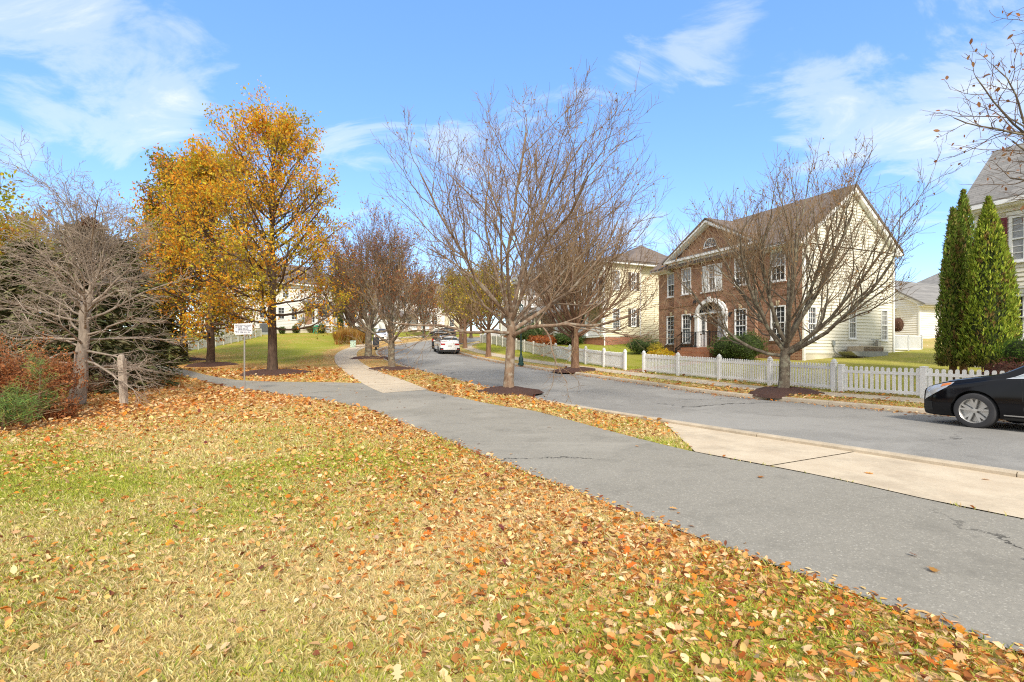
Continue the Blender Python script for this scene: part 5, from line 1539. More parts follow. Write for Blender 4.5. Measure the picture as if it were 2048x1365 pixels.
# ------------------------------------------------------------------ the yellow house
zb = 2.0
hy = thing('yellow_house', 'yellow sided house with brick foundation, porch and dark shutters', 'house', (*H2, zb), TH)
S2 = frame((0, 0, -zb), (0, 1, 0), (1, 0, 0)); F2 = frame((0, 0, -zb), (1, 0, 0), (0, -1, 0)); Fz = Matrix.Translation((0, 0, -zb))
W2, D2 = 8.8, 10.5
LW2 = [(.81, 1.57, 3.62, 5.38), (2.72, 3.24, 3.92, 5.42)]; UW2 = [(.81, 1.57, 6.95, 8.6), (2.72, 3.24, 7.0, 8.5)]
mb = MB(S2); siding(mb, .06, 3.62, 3.05, 9.2, LW2 + UW2); siding(mb, 3.70, D2, 2.5, 9.2, [], n=-.45); mb.quad((3.66, -.45, 1.6), (3.66, 0, 1.6), (3.66, 0, 9.2), (3.66, -.45, 9.2))
mb.build('siding', M_['yellow_siding'], hy)
mb = MB(S2); mb.box(-.06, .055, -.03, .04, 3.0, 9.1); mb.box(3.62, 3.72, -.03, .04, 2.0, 9.1); mb.build('corner_board', M_['white_vinyl'], hy)
mb = MB(S2); wall_flat(mb, 0, 3.64, 1.4, 3.03, [], -.03); mb.quad((3.64, -.03, 1.4), (3.64, -.45, 1.4), (3.64, -.45, 3.03), (3.64, -.03, 3.03)); mb.M = F2; wall_flat(mb, -3.4, 0, 1.4, 3.03, [], .03); wall_flat(mb, -W2, -3.4, 1.4, 3.03, [], -1.6); mb.build('brick_base', M_['red_brick'], hy)
window(hy, S2, *LW2[0], .03, 3, (3, 3)); window(hy, S2, *LW2[1], .03, 2, (2, 2)); window(hy, S2, *UW2[1], .03, 2, (2, 2)); window(hy, S2, *UW2[0], .03, 3, (3, 3), 'blind_glass')
for a0, a1, z0, z1 in (LW2[1], UW2[1]):
    shutter(hy, S2, a0 - .30, a0 - .02, z0 - .03, z1 + .03, .022, 'black_shutter'); shutter(hy, S2, a1 + .02, a1 + .30, z0 - .03, z1 + .03, .022, 'black_shutter')
# front: recessed porch wall with windows, upper wall
PO = [(-1.75, -.65, 3.25, 5.3), (-6.6, -5.7, 3.1, 5.3)]
UF = [(-1.75, -.75, 6.4, 8.0), (-3.6, -2.6, 6.4, 8.0), (-5.9, -4.9, 6.4, 8.0), (-7.9, -6.9, 6.4, 8.0)]
mb = MB(F2); siding(mb, -W2, 0, 3.05, 5.9, PO, n=-1.6); siding(mb, -W2, -.06, 5.9, 9.2, UF, n=0.); mb.box(-W2, 0, -1.6, -.01, 5.8, 5.9); mb.quad((-W2, 0, 3), (-W2, -D2, 3), (-W2, -D2, 9.2), (-W2, 0, 9.2)); mb.build('front_wall', M_['yellow_siding'], hy)
for o_ in UF:
    window(hy, F2, *o_, .02, 3, (2, 2), 'blind_glass'); shutter(hy, F2, o_[0] - .42, o_[0] - .03, o_[2], o_[3], .02, 'black_shutter'); shutter(hy, F2, o_[1] + .03, o_[1] + .42, o_[2], o_[3], .02, 'black_shutter')
window(hy, F2, *PO[0], -1.57, 3, (3, 3))
mb = MB(F2); mb.box(*PO[1][:2], -1.64, -1.58, PO[1][2], PO[1][3]); mb.box(PO[1][0] + .1, PO[1][1] - .1, -1.58, -1.56, 3.3, 4.1); mb.build('front_door', M_['dark_grey_metal'], hy)
mb = MB(F2); mb.box(-W2, 0, -1.6, .12, 2.98, 3.12); mb.build('porch_floor', M_['white_vinyl'], hy)
railing('railing', F2, -2.6, -.1, 3.14, 4.12, .0, 'white_vinyl', hy, .15, w=.05); railing('railing', F2, -4.6, -2.7, 3.14, 4.12, .0, 'white_vinyl', hy, .15, w=.05)
for a in (-.12, -2.65, -4.7, -8.2): 
    mb = MB(F2); mb.box(a - .12, a + .12, -.13, .11, 3.12, 5.55); mb.box(a - .16, a + .16, -.17, .15, 3.12, 3.3); mb.box(a - .16, a + .16, -.17, .15, 5.4, 5.56); mb.build('porch_column', M_['white_vinyl'], hy)
mb = MB(Fz); mb.prism([(-W2 - .3, -.75, 5.62), (-W2 - .3, .3, 6.25), (-W2 - .3, .3, 6.1), (-W2 - .3, -.75, 5.48)], (W2 + .5, 0, 0)); mb.build('porch_roof', M_['grey_shingles'], hy)
mb = MB(F2); mb.prism([(-8.3, .3, 5.65), (-5.0, .3, 5.65), (-6.65, .3, 6.75)], (0, -.1, 0)); mb.box(-8.3, -5.0, .1, .3, 5.45, 5.64); mb.build('portico_gable', M_['white_paint'], hy)
mb = MB(F2)
for s in (-1, 1): mb.prism([(-6.65 + s * 1.85, .5, 5.6), (-6.65, .5, 6.86), (-6.65, .5, 6.76), (-6.65 + s * 1.85, .5, 5.5)], (0, -1.0, 0))
mb.build('portico_roof', M_['grey_shingles'], hy)
mb = MB(F2)
for k in range(6): mb.box(-7.4, -5.9, .13 + .3 * k, .43 + .3 * k - .003, 1.4, 2.95 - .16 * k)
mb.build('steps', M_['concrete_walk'], hy)
for a in (-7.4, -5.9):
    mb = MB(F2); mb.bar((a, .2, 3.95), (a, 1.95, 3.0), .05); mb.bar((a, .2, 3.1), (a, .2, 3.98), .06); mb.bar((a, 1.95, 2.1), (a, 1.95, 3.03), .06); mb.build('handrail', M_['galvanised'], hy)
mb = MB(S2); mb.box(-.5, D2 + .3, .02, .40, 9.12, 9.28); mb.M = F2; mb.box(-W2 - .3, .40, .02, .45, 9.11, 9.27); mb.build('eave_board', M_['white_vinyl'], hy)
hip_roof('roof', 'brown_shingles', hy, Fz, -W2 - .45, .45, -.5, D2 + .4, 9.42, 1.75, 4.0)
mb = MB(Fz); mb.add([(-4.2, 1.2, 9.4), (.5, 2.0, 9.4), (.5, 9, 9.4), (-4.2, 9.8, 9.4), (-2.2, 5.5, 11.5)], [(0, 1, 4), (1, 2, 4), (2, 3, 4), (3, 0, 4), (0, 3, 2, 1)]); mb.build('upper_roof', M_['brown_shingles'], hy)
mb = MB(S2); mb.tube([(.0, .06, 2.2), (.0, .06, 9.0), (-.1, .2, 9.2)], .05, 8); mb.tube([(3.66, .08, 2.0), (3.66, .08, 9.0)], .05, 8); mb.build('downspout', M_['white_vinyl'], hy)
mb = MB(Fz); mb.quad((-W2, D2, 2), (0, D2, 2), (0, D2, 9.2), (-W2, D2, 9.2)); mb.build('back_wall', M_['yellow_siding'], hy)

# ------------------------------------------------------------------ third house: stone and balconies
H3 = H2 + HDIR * -11.6 + HIN * .4
zb = 2.7
h3 = thing('stone_house', 'stone fronted house with stacked white balconies beyond the yellow house', 'house', (*H3, zb), TH)
F3 = frame((0, 0, -zb), (1, 0, 0), (0, -1, 0)); S3 = frame((0, 0, -zb), (0, 1, 0), (1, 0, 0)); Fz = Matrix.Translation((0, 0, -zb))
mb = MB(F3); ops = [(-1.0, -.2, 4.6, 6.0), (-1.0, -.2, 7.3, 8.7), (-2.9, -2.0, 4.1, 6.2), (-2.9, -2.0, 7.2, 9.0)]
wall_flat(mb, -10, 0, 2.2, 9.8, ops, 0); mb.M = S3; wall_flat(mb, 0, 9, 2.2, 9.8, [], 0); mb.build('wall', M_['fieldstone'], h3)
for o_ in ops: window(h3, F3, *o_, 0., 2, (2, 2))
for z in (3.9, 6.75):
    mb = MB(F3); mb.box(-6.5, -1.6, .01, 2.2, z - .22, z); mb.build('balcony_floor', M_['white_vinyl'], h3)
    railing('balcony_rail', F3, -6.4, -1.7, z + .02, z + 1.0, 2.1, 'white_vinyl', h3, .17, w=.06)
    railing('balcony_rail', frame((-1.7, 0, -zb), (0, -1, 0), (1, 0, 0)), .1, 2.1, z + .02, z + 1.0, 0, 'white_vinyl', h3, .17, w=.06)
for a in (-1.75, -4.0, -6.35):
    mb = MB(F3); mb.box(a - .13, a + .13, 1.95, 2.2, 2.6, 9.6); mb.build('balcony_column', M_['cream_siding'], h3)
mb = MB(F3); mb.box(-6.5, -1.6, .02, 2.15, 2.0, 3.66); mb.build('brick_base', M_['red_brick'], h3)
for a in (.4, 1.5):
    mb = MB(F3); mb.lathe([(.17, 3.0), (.17, 3.2), (.14, 3.25), (.12, 5.5), (.17, 5.6), (.17, 5.75)], 12, (a, 1.2, 0)); mb.build('porch_column', M_['yellow_siding'], h3)
mb = MB(F3); mb.prism([(-1.2, 1.6, 5.78), (2.6, 1.6, 5.78), (2.6, -.02, 6.5), (-1.2, .02, 6.5)], (0, 0, .12)); mb.box(-1.2, 2.6, .1, 1.55, 5.62, 5.775); mb.build('porch_roof', M_['grey_shingles'], h3)
mb = MB(F3); mb.box(-1.2, 2.5, .01, 1.6, 2.4, 3.0); mb.build('porch_floor', M_['concrete_walk'], h3)
mb = MB(F3); mb.box(-10.3, .3, .01, .5, 9.7, 9.95); mb.build('eave_board', M_['white_vinyl'], h3)
hip_roof('roof', 'grey_shingles', h3, Fz, -10.4, .4, -.6, 9.4, 10.05, 3.0, 4.0)

# ------------------------------------------------------------------ right house, garages behind
zb = 1.1
hr = thing('cream_house', 'cream house with dark red shutters cut by the right edge', 'house', (*HR, zb), TH)
FR_ = frame((0, 0, -zb), (1, 0, 0), (0, -1, 0)); FL_ = frame((0, 0, -zb), (0, 1, 0), (-1, 0, 0)); Fz = Matrix.Translation((0, 0, -zb))
ur = (1.04, 2.15, 4.95, 6.66); lr = (1.04, 2.4, 2.07, 3.72)
mb = MB(FR_); siding(mb, .1, 9.5, 1.5, 7.0, [ur, lr, (5.2, 6.3, 4.95, 6.66), (5.2, 6.3, 2.07, 3.72)], ex=.17); mb.M = FL_; siding(mb, 0, 4.2, 1.5, 7.2, []); siding(mb, lambda z: -.2 + (z - 7.2) / 1.1, lambda z: 4.4 - (z - 7.2) / 1.1, 7.2, 9.6); mb.build('siding', M_['cream_siding'], hr)
mb = MB(FR_); mb.box(-.04, .1, -.04, .05, .9, 7.0); mb.box(.9, 2.55, .03, .07, 3.76, 3.95); mb.box(.85, 2.6, .03, .11, 3.955, 4.01); mb.box(.96, 2.25, .03, .06, 6.69, 6.82); mb.box(-.0, 9.5, .0, .10, 6.86, 7.02); mb.box(1.6, 1.86, .07, .13, 3.78, 4.10); mb.build('trim', M_['white_paint'], hr)
window(hr, FR_, *ur, .04, 3, (3, 3), 'blind_glass', fw=.08); window(hr, FR_, *lr, .04, 4, (3, 3), 'window_glass', fw=.08)
window(hr, FR_, 5.2, 6.3, 4.95, 6.66, .04, 3, (3, 3)); window(hr, FR_, 5.2, 6.3, 2.07, 3.72, .04, 3, (3, 3))
shutter(hr, FR_, .66, .98, 4.98, 6.66, .022, 'red_shutter'); shutter(hr, FR_, 2.22, 2.54, 4.98, 6.66, .022, 'red_shutter')
mb = MB(FR_); wall_flat(mb, 0, 9.5, .5, 1.5, [], -.01); mb.M = FL_; wall_flat(mb, 0, 4.2, .5, 1.5, [], -.01); mb.build('foundation', M_['foundation'], hr)
mb = MB(FR_); mb.box(-.28, 9.7, .10, .44, 7.02, 7.14); mb.box(-.3, 9.8, .44, .56, 7.08, 7.24); mb.build('gutter', M_['white_vinyl'], hr)
mb = MB(FR_); mb.tube([(.06, .5, 7.1), (.06, .3, 6.9), (.03, .09, 6.75), (.03, .09, 1.2)], .05, 8); mb.build('downspout', M_['white_vinyl'], hr)
gable_roof('roof', 'grey_shingles', hr, Fz, -.32, 9.9, -.55, 4.75, 7.30, 2.1, 9.95)
for s0, s1 in (((-.5, 7.16), (2.1, 9.78)), ((4.7, 7.16), (2.1, 9.78))):
    m2 = MB(Fz); m2.prism([(-.26, s0[0], s0[1]), (-.26, s1[0], s1[1]), (-.26, s1[0], s1[1] - .28), (-.26, s0[0] + (.3 if s0[0] < 0 else -.3), s0[1])], (.2, 0, 0)); m2.build('rake_board', M_['white_paint'], hr)

G0 = np.array([29.9, 37.6])
gz = 2.3
ga = thing('garage', 'white sided garage with dark shingle roof behind the deck', 'garage', (*G0, gz), TH)
FG = frame((0, 0, -gz), (1, 0, 0), (0, -1, 0)); SG = frame((0, 0, -gz), (0, 1, 0), (1, 0, 0)); Fz = Matrix.Translation((0, 0, -gz))
mb = MB(FG); siding(mb, -6.4, 0, 2.7, 5.35, []); siding(mb, lambda z: -6.4 + (z - 5.35) / .62, lambda z: -(z - 5.35) / .62, 5.35, 7.2); mb.M = SG; siding(mb, 0, 9, 2.7, 5.35, []); mb.build('siding', M_['white_siding'], ga)
mb = MB(FG); wall_flat(mb, -6.4, 0, 2.0, 2.7, [], .0); mb.M = SG; wall_flat(mb, 0, 9, 2.0, 2.7, [], 0.); mb.build('foundation', M_['foundation'], ga)
mb = MB(FG); mb.box(-.06, .06, -.04, .05, 2.6, 5.3); mb.prism([(.5, .3, 5.16), (-3.2, .3, 7.42), (-3.2, .3, 7.18), (.25, .3, 5.06)], (0, -.25, 0)); mb.prism([(-6.9, .3, 5.16), (-3.2, .3, 7.42), (-3.2, .3, 7.18), (-6.65, .3, 5.06)], (0, -.25, 0)); mb.M = SG; mb.box(-.3, 9.3, .02, .42, 5.05, 5.25); mb.build('trim', M_['white_paint'], ga)
mb = MB(Fz)
for s in (-1, 1): 
    e = -3.2 + s * 3.8
    mb.add([(e, -.42, 5.22), (-3.2, -.42, 7.55), (-3.2, 9.3, 7.55), (e, 9.3, 5.22), (e, -.42, 5.10), (-3.2, -.42, 7.43), (-3.2, 9.3, 7.43), (e, 9.3, 5.10)], [(0, 1, 2, 3), (4, 7, 6, 5), (0, 4, 5, 1), (2, 6, 7, 3), (3, 7, 4, 0)])
mb.build('roof', M_['grey_shingles'], ga)
mb = MB(FG); mb.box(-2.6, -1.9, .02, .06, 3.0, 4.9); mb.build('side_door', M_['white_paint'], ga)
window(ga, FG, -3.9, -3.2, 3.4, 4.7, .03, 2, (2, 2))
mb = MB(FG); mb.box(-3.0, -1.5, .02, .9, 5.0, 5.06); mb.build('awning', M_['white_paint'], ga)
# house far behind the garage
Q0 = np.array([48., 54.])
hq = thing('white_house', 'white house with grey roof far behind the garage', 'house', (*Q0, 2.5), TH)
FQ = frame((0, 0, -2.5), (1, 0, 0), (0, -1, 0)); SQ = frame((0, 0, -2.5), (0, 1, 0), (1, 0, 0)); Fz = Matrix.Translation((0, 0, -2.5))
mb = MB(FQ); siding(mb, -9, 0, 2.4, 7.6, [], ex=.3); mb.M = SQ; siding(mb, 0, 10, 2.4, 7.6, [], ex=.3); mb.build('siding', M_['white_siding'], hq)
hip_roof('roof', 'grey_shingles', hq, Fz, -9.5, .5, -.5, 10.5, 7.8, 3.4, 4.5); window(hq, FQ, -1.7, -.8, 5.6, 7.0, .03, 2, (2, 2), 'blind_glass')

# ------------------------------------------------------------------ porch house on the left
L0 = np.array([-33.8, 66.0]); LX = np.array([.66, .751]); THL = math.atan2(LX[1], LX[0])
zl = 3.2
hl = thing('porch_house', 'white two storey house with wraparound porch on the left lawn rise', 'house', (*L0, zl), THL)
FLp = frame((0, 0, -zl), (1, 0, 0), (0, -1, 0)); Fz = Matrix.Translation((0, 0, -zl))
ops = [(1.2, 2.1, 6.3, 7.9), (3.6, 4.5, 6.3, 7.9), (5.4, 6.3, 6.3, 7.9), (1.2, 2.1, 9.2, 10.7), (4.2, 5.1, 9.2, 10.7), (9, 9.9, 9.2, 10.7), (12, 12.9, 9.2, 10.7), (8.4, 9.4, 6.0, 7.8), (10.0, 11.0, 6.0, 7.8)]
mb = MB(FLp); siding(mb, -3, 15.2, 5.0, 11.2, ops, ex=.2); mb.quad((15.2, 0, 3), (15.2, -10, 3), (15.2, -10, 11.2), (15.2, 0, 11.2)); mb.quad((-3, 0, 3), (-3, -10, 3), (-3, -10, 11.2), (-3, 0, 11.2)); mb.build('siding', M_['white_siding'], hl)
mb = MB(FLp); wall_flat(mb, -3, 15.2, 2.4, 5.0, [], .0); mb.box(-3.05, 15.2, .02, .05, 4.95, 5.02); mb.build('foundation', M_['foundation'], hl)
for o_ in ops: window(hl, FLp, *o_, .03, 2, (2, 2))
mb = MB(FLp); mb.box(7.3, 8.38, .02, .05, 5.72, 8.2); mb.box(11.02, 12.38, .02, .05, 5.72, 8.2); mb.box(13.42, 15.2, .02, .05, 5.72, 8.2); mb.box(9.42, 9.98, .02, .05, 5.72, 8.2); mb.build('porch_shade_panel', M_['brown_brick'], hl)  # brown panels put the shade inside the porch into the wall colour
mb = MB(FLp); mb.box(12.4, 13.4, .02, .07, 5.75, 7.9); mb.build('front_door', M_['dark_grey_metal'], hl)
mb = MB(FLp); mb.box(7.2, 17.2, .01, 3.4, 5.45, 5.70); mb.box(15.22, 17.2, -5, -.0, 5.45, 5.70); mb.build('porch_floor', M_['white_vinyl'], hl)
mb = MB(FLp); mb.box(7.3, 11.4, 3.2, 3.28, 4.2, 5.44); mb.box(13.8, 17.1, 3.2, 3.28, 4.2, 5.44); mb.build('lattice', M_['curtain_grey'], hl)
for a in (7.3, 9.5, 11.6, 13.6, 15.4, 17.1):
    mb = MB(FLp); mb.box(a - .14, a + .14, 3.1, 3.36, 3.6, 8.3); mb.build('porch_column', M_['white_vinyl'], hl)
for a0, a1 in ((7.3, 9.5), (9.5, 11.6), (13.6, 15.4), (15.4, 17.1)): railing('railing', FLp, a0, a1, 5.72, 6.65, 3.23, 'white_vinyl', hl, .2, w=.07)
mb = MB(FLp)
for k in range(7): mb.box(11.8, 13.5, 3.42 + .3 * k, 3.72 + .3 * k - .004, 3.4, 5.42 - .2 * k)
mb.build('steps', M_['white_vinyl'], hl)
for a in (11.8, 13.5): 
    mb = MB(FLp); mb.prism([(a, 3.4, 6.6), (a, 5.4, 5.3), (a, 5.4, 4.4), (a, 3.4, 5.7)], (.06, 0, 0)); mb.build('stair_rail', M_['white_vinyl'], hl)
mb = MB(Fz); mb.prism([(6.9, -3.8, 8.35), (6.9, .01, 9.15), (6.9, .01, 8.95), (6.9, -3.8, 8.15)], (10.7, 0, 0)); mb.build('porch_roof', M_['grey_shingles'], hl)
hip_roof('roof', 'brown_shingles', hl, Fz, -3.6, 15.8, -.6, 10.6, 11.4, 3.3, 5)
mb = MB(FLp); mb.box(-3.5, 15.7, .02, .6, 11.1, 11.3); mb.build('eave_board', M_['white_vinyl'], hl)
gl = thing('garage', 'white garage wing right of the porch house behind the driveway car', 'garage', (*(L0 + LX * 17.4), 4.2), THL)
FGl = frame((0, 0, -4.2), (1, 0, 0), (0, -1, 0))
mb = MB(FGl); siding(mb, 0, 7, 4.0, 7.6, [(1, 6, 4.2, 6.8)], ex=.25); mb.quad((7, 0, 4), (7, -7, 4), (7, -7, 7.6), (7, 0, 7.6)); mb.build('siding', M_['white_siding'], gl)
mb = MB(FGl); mb.box(1, 6, -.1, -.04, 4.2, 6.8)
for k in range(3): mb.box(1, 6, -.04, -.03, 4.85 + .65 * k, 4.87 + .65 * k)
mb.build('garage_door', M_['white_paint'], gl)
gable_roof('roof', 'brown_shingles', gl, Matrix.Translation((0, 0, -4.2)), -.3, 7.3, -.5, 7.5, 7.7, 3.5, 9.8)
# two far houses closing the view of the road
def far_house(pos, rz, w, d, h, rh, mat, roof, label, stone=False, porch=False):
    z = hz(*pos)
    r_ = thing('far_house', label, 'house', (*pos, z), rz)
    F_ = frame((0, 0, 0), (1, 0, 0), (0, -1, 0))
    ops = [(w * t - .5, w * t + .5, z0, z0 + 1.6) for t in (.2, .5, .8) for z0 in (1.2, 4.2) if not (t == .5 and z0 < 2)]
    mb = MB(F_); siding(mb, 0, w, -.5, h, ops + [(w * .5 - .5, w * .5 + .5, .4, 2.6)], ex=.3); mb.quad((w, 0, -.5), (w, -d, -.5), (w, -d, h), (w, 0, h)); mb.quad((0, 0, -.5), (0, -d, -.5), (0, -d, h), (0, 0, h)); mb.build('siding', M_[mat], r_)
    for o_ in ops: window(r_, F_, *o_, .03, 2, (2, 2))
    mb = MB(F_); mb.box(w * .5 - .5, w * .5 + .5, -.05, .02, .4, 2.6); mb.build('front_door', M_['dark_grey_metal'], r_)
    gable_roof('roof', roof, r_, None, -.4, w + .4, -.5, d + .5, h + .1, d / 2, h + rh)
    mb = MB(); mb.quad((w, 0, h - .2), (w, d, h - .2), (w, d / 2, h + rh - .2)); mb.quad((0, 0, h - .2), (0, d, h - .2), (0, d / 2, h + rh - .2)); mb.build('gable', M_[mat], r_)
    if porch:
        mb = MB(F_); mb.box(-.2, w * .75, .02, 2.4, .1, .4); mb.build('porch_floor', M_['white_vinyl'], r_)
        for a in (0, w * .25, w * .5, w * .74):
            mb = MB(F_); mb.box(a - .13, a + .13, 2.1, 2.36, .4, 3); mb.build('porch_column', M_['white_vinyl'], r_)
            mb = MB(F_); mb.box(a - .35, a + .35, 1.95, 2.5, -.6, 1.35); mb.build('column_base', M_['fieldstone'], r_)
        for a0, a1 in ((.3, w * .25 - .3), (w * .5 + .3, w * .74 - .3)): railing('railing', F_, a0, a1, .42, 1.3, 2.25, 'white_vinyl', r_, .2, w=.07, posts=False)
        mb = MB(); mb.prism([(-.4, -2.8, 3.05), (-.4, 0, 3.8), (-.4, 0, 3.65), (-.4, -2.8, 2.9)], (w * .75 + .8, 0, 0)); mb.build('porch_roof', M_['grey_shingles'], r_)
    return r_
far_house(xy(788, 92), R(8), 9, 9, 6, 3.2, 'white_siding', 'grey_shingles', 'white far house with stone footed porch left of the road end', porch=True)
far_house(xy(850, 112), R(-6), 7.5, 8, 6, 3, 'beige_siding', 'brown_shingles', 'plain beige house where the road disappears')
far_house(xy(672, 104), R(20), 9, 8, 6.5, 3.2, 'white_siding', 'brown_shingles', 'pale house half hidden behind the porch house')

# ------------------------------------------------------------------ fences
def picket(mb, p, t, w, th, z0, z1, top):
    t = Vector((t[0], t[1], 0)); nn = Vector((-t.y, t.x, 0)) * th / 2
    if top == 'point': prof = [(-w / 2, z0), (w / 2, z0), (w / 2, z1 - w * .55), (w * .18, z1 - .008), (0, z1), (-w * .18, z1 - .008), (-w / 2, z1 - w * .55)]
    elif top == 'round': prof = [(-w / 2, z0), (w / 2, z0), (w / 2, z1 - w * .42), (w * .36, z1 - w * .15), (w * .15, z1), (-w * .15, z1), (-w * .36, z1 - w * .15), (-w / 2, z1 - w * .42)]
    else: prof = [(-w / 2, z0), (w / 2, z0), (w / 2, z1), (-w / 2, z1)]
    c = Vector((p[0], p[1], 0))
    mb.prism([c + t * a + Vector((0, 0, z)) - nn for a, z in prof], nn * 2)
def fence(label, posts, hp_, pw, cap, hpk, wpk, gap, top, mat='white_vinyl', lift=.06, dense=False, skip_first=False, group=None, railh=(.16, .84)):
    z0s = H([p[0] for p in posts], [p[1] for p in posts])
    o = Vector((posts[0][0], posts[0][1], z0s[0]))
    root = thing('picket_fence', label, 'fence', o, 0, group)
    T_ = Matrix.Translation(-o)
    for i, (p, z) in enumerate(zip(posts, z0s)):
        if skip_first and i == 0: continue
        q = posts[min(i + 1, len(posts) - 1)] - posts[max(i - 1, 0)]; an = math.atan2(q[1], q[0])
        mb = MB(T_ @ Matrix.Translation((p[0], p[1], z)) @ Matrix.Rotation(an, 4, 'Z')); h = pw / 2
        mb.box(-h, h, -h, h, -.1, hp_ - (.16 if cap == 'gothic' else .03))
        po = mb.build('post', M_[mat], root)
        mb = MB(T_ @ Matrix.Translation((p[0], p[1], z)) @ Matrix.Rotation(an + R(45), 4, 'Z'))
        if cap == 'gothic':
            k = pw * .707
            mb.lathe([(k + .02, hp_ - .16), (k + .02, hp_ - .13), (k * .72, hp_ - .11), (k * .95, hp_ - .075), (k * .45, hp_ - .03), (.004, hp_)], 4)
        else:
            k = pw * .707; mb.lathe([(k + .012, hp_ - .03), (k + .012, hp_ - .012), (.01, hp_)], 4)
        mb.build('post_cap', M_[mat], po)
    for i in range(len(posts) - 1):
        a, b = posts[i], posts[i + 1]; za, zb_ = z0s[i], z0s[i + 1]
        L = np.linalg.norm(b - a); t = (b - a) / L
        mb = MB(T_)
        n = max(2, int(round((L - pw) / (wpk + gap))))
        for k in range(n):
            s = (pw / 2 + (L - pw) * (k + .5) / n); z = za + (zb_ - za) * s / L
            jt = rng.normal(0, .006)
            picket(mb, a + t * (s + rng.normal(0, .003)), t, wpk, .022 + rng.uniform(0, .004), z + lift + rng.normal(0, .006), z + hpk + jt, top)
        for f in railh:
            zr = hpk * f
            e0, e1 = a + t * pw * .4, b - t * pw * .4
            mb.bar((e0[0], e0[1], za + zr), (e1[0], e1[1], zb_ + zr), .045, .085)
        mb.build('picket_panel', M_[mat], root)
    return root
f0 = np.array([6.67, 25.9]); fd = np.array([1.008, -2.222])
fence('white picket fence with pointed post caps before the brick house', [f0 + fd * k for k in range(5)], 1.10, .13, 'gothic', .93, .062, .043, 'point')
g0 = f0 + fd * 4.10
fence('white fence of broad round topped pickets with flat post caps, behind the black car', [g0 + fd * k * .97 for k in range(0, 6)], .92, .15, 'flat', .86, .092, .062, 'round', railh=(.15, .80))
c0 = xy(1250, 27.3); cd = np.array([-.75, 2.05])
cp = [c0 + cd * k for k in range(5)]
fence('white picket fence with pointed caps before the yellow house', cp, 1.12, .13, 'gothic', .92, .055, .035, 'point')
c1 = cp[-1]
cv = catmull([c1, (1.5, 40.3), (-.2, 46), (-1.9, 52), (-3.6, 59), (-3.9, 66)], .2)
fence('older close boarded white fence curving away beside the far pavement', [c1 * .995 + np.array([-.05, .12])] + list(resample(cv, 15)[1:]), 1.0, .12, 'flat', .90, .115, .012, 'flat', mat='old_vinyl')
lp = [at(332, 711), at(380, 706), at(430, 698), at(480, 688), at(520, 680)]
lp[0] = xy(330, 43.5); lp = resample(np.array([lp[0], xy(380, 47), xy(430, 51.5), xy(480, 57), xy(522, 63)]), 13)
fence('dull white close boarded fence along the left lawn', list(lp), .98, .11, 'flat', .93, .12, .015, 'flat', mat='old_vinyl')

# ------------------------------------------------------------------ street furniture
sp_ = xy(489, 17.5); zs = hz(*sp_)
sg = thing('notice_sign', 'white notice board with small dark lettering on a thin metal post', 'sign', (*sp_, zs), R(-4))
mb = MB(); mb.box(-.022, .022, -.012, .012, -.1, 2.36); mb.build('post', M_['galvanised'], sg)
mb = MB(); w, h, r_ = .315, .185, .035
pts = []
for cx_, cy_, a0 in ((w - r_, h - r_, 0), (-w + r_, h - r_, 90), (-w + r_, -h + r_, 180), (w - r_, -h + r_, 270)):
    for k in range(5): pts.append((cx_ + r_ * math.cos(R(a0 + 22.5 * k)), -.026, cy_ + r_ * math.sin(R(a0 + 22.5 * k)) + 2.21))
tilt = Matrix.Translation((-.03, 0, 2.2)) @ Matrix.Rotation(R(-2), 4, 'Y') @ Matrix.Translation((0, 0, -2.2))
mb.M = tilt
mb.prism(pts, (0, .008, 0)); bd = mb.build('board', M_['sign_white'], sg)
mb = MB(tilt)
for x0, x1, z0, z1 in ((-.285, .285, .155, .162), (-.285, .285, -.162, -.155), (-.292, -.285, -.155, .155), (.285, .292, -.155, .155)): mb.box(x0, x1, -.029, -.0265, 2.21 + z0, 2.21 + z1)
mb.build('border', M_['sign_ink'], bd)
for i, tx in enumerate(('ASPHALT PATH NOT CLEARED', 'NOVEMBER 1 - MARCH 31', 'SNOW AND ICE', 'REMAIN ON PATH', 'USE OF THIS PATH IN WINTER', 'IS AT YOUR OWN RISK')):
    text_obj('lettering', tx, .047 if len(tx) < 22 else .041, M_['sign_ink'], bd, tilt @ Matrix.Translation((0, -.0275, 2.21 + .118 - i * .047)) @ Matrix.Rotation(R(90), 4, 'X'), .001)
pp = xy(248, 14.3); zp = hz(*pp)
mb = MB()
mb.prism([(x * 1.0, y, -.1) for x, y in ((-.075, -.06), (.075, -.06), (.085, .06), (-.085, .06))], (-.02, 0, 1.40))
mb.lathe([(.085, 1.29), (.082, 1.36), (.05, 1.405), (.01, 1.415)], 10, (-.02, 0, 0))
o = mb.build('wooden_post', M_['post_wood'], None, loc=(*pp, zp)); o.rotation_euler = (R(1), R(-1.5), 0)
tag(o, 'weathered wooden post with rounded top standing in the leaves', 'post')
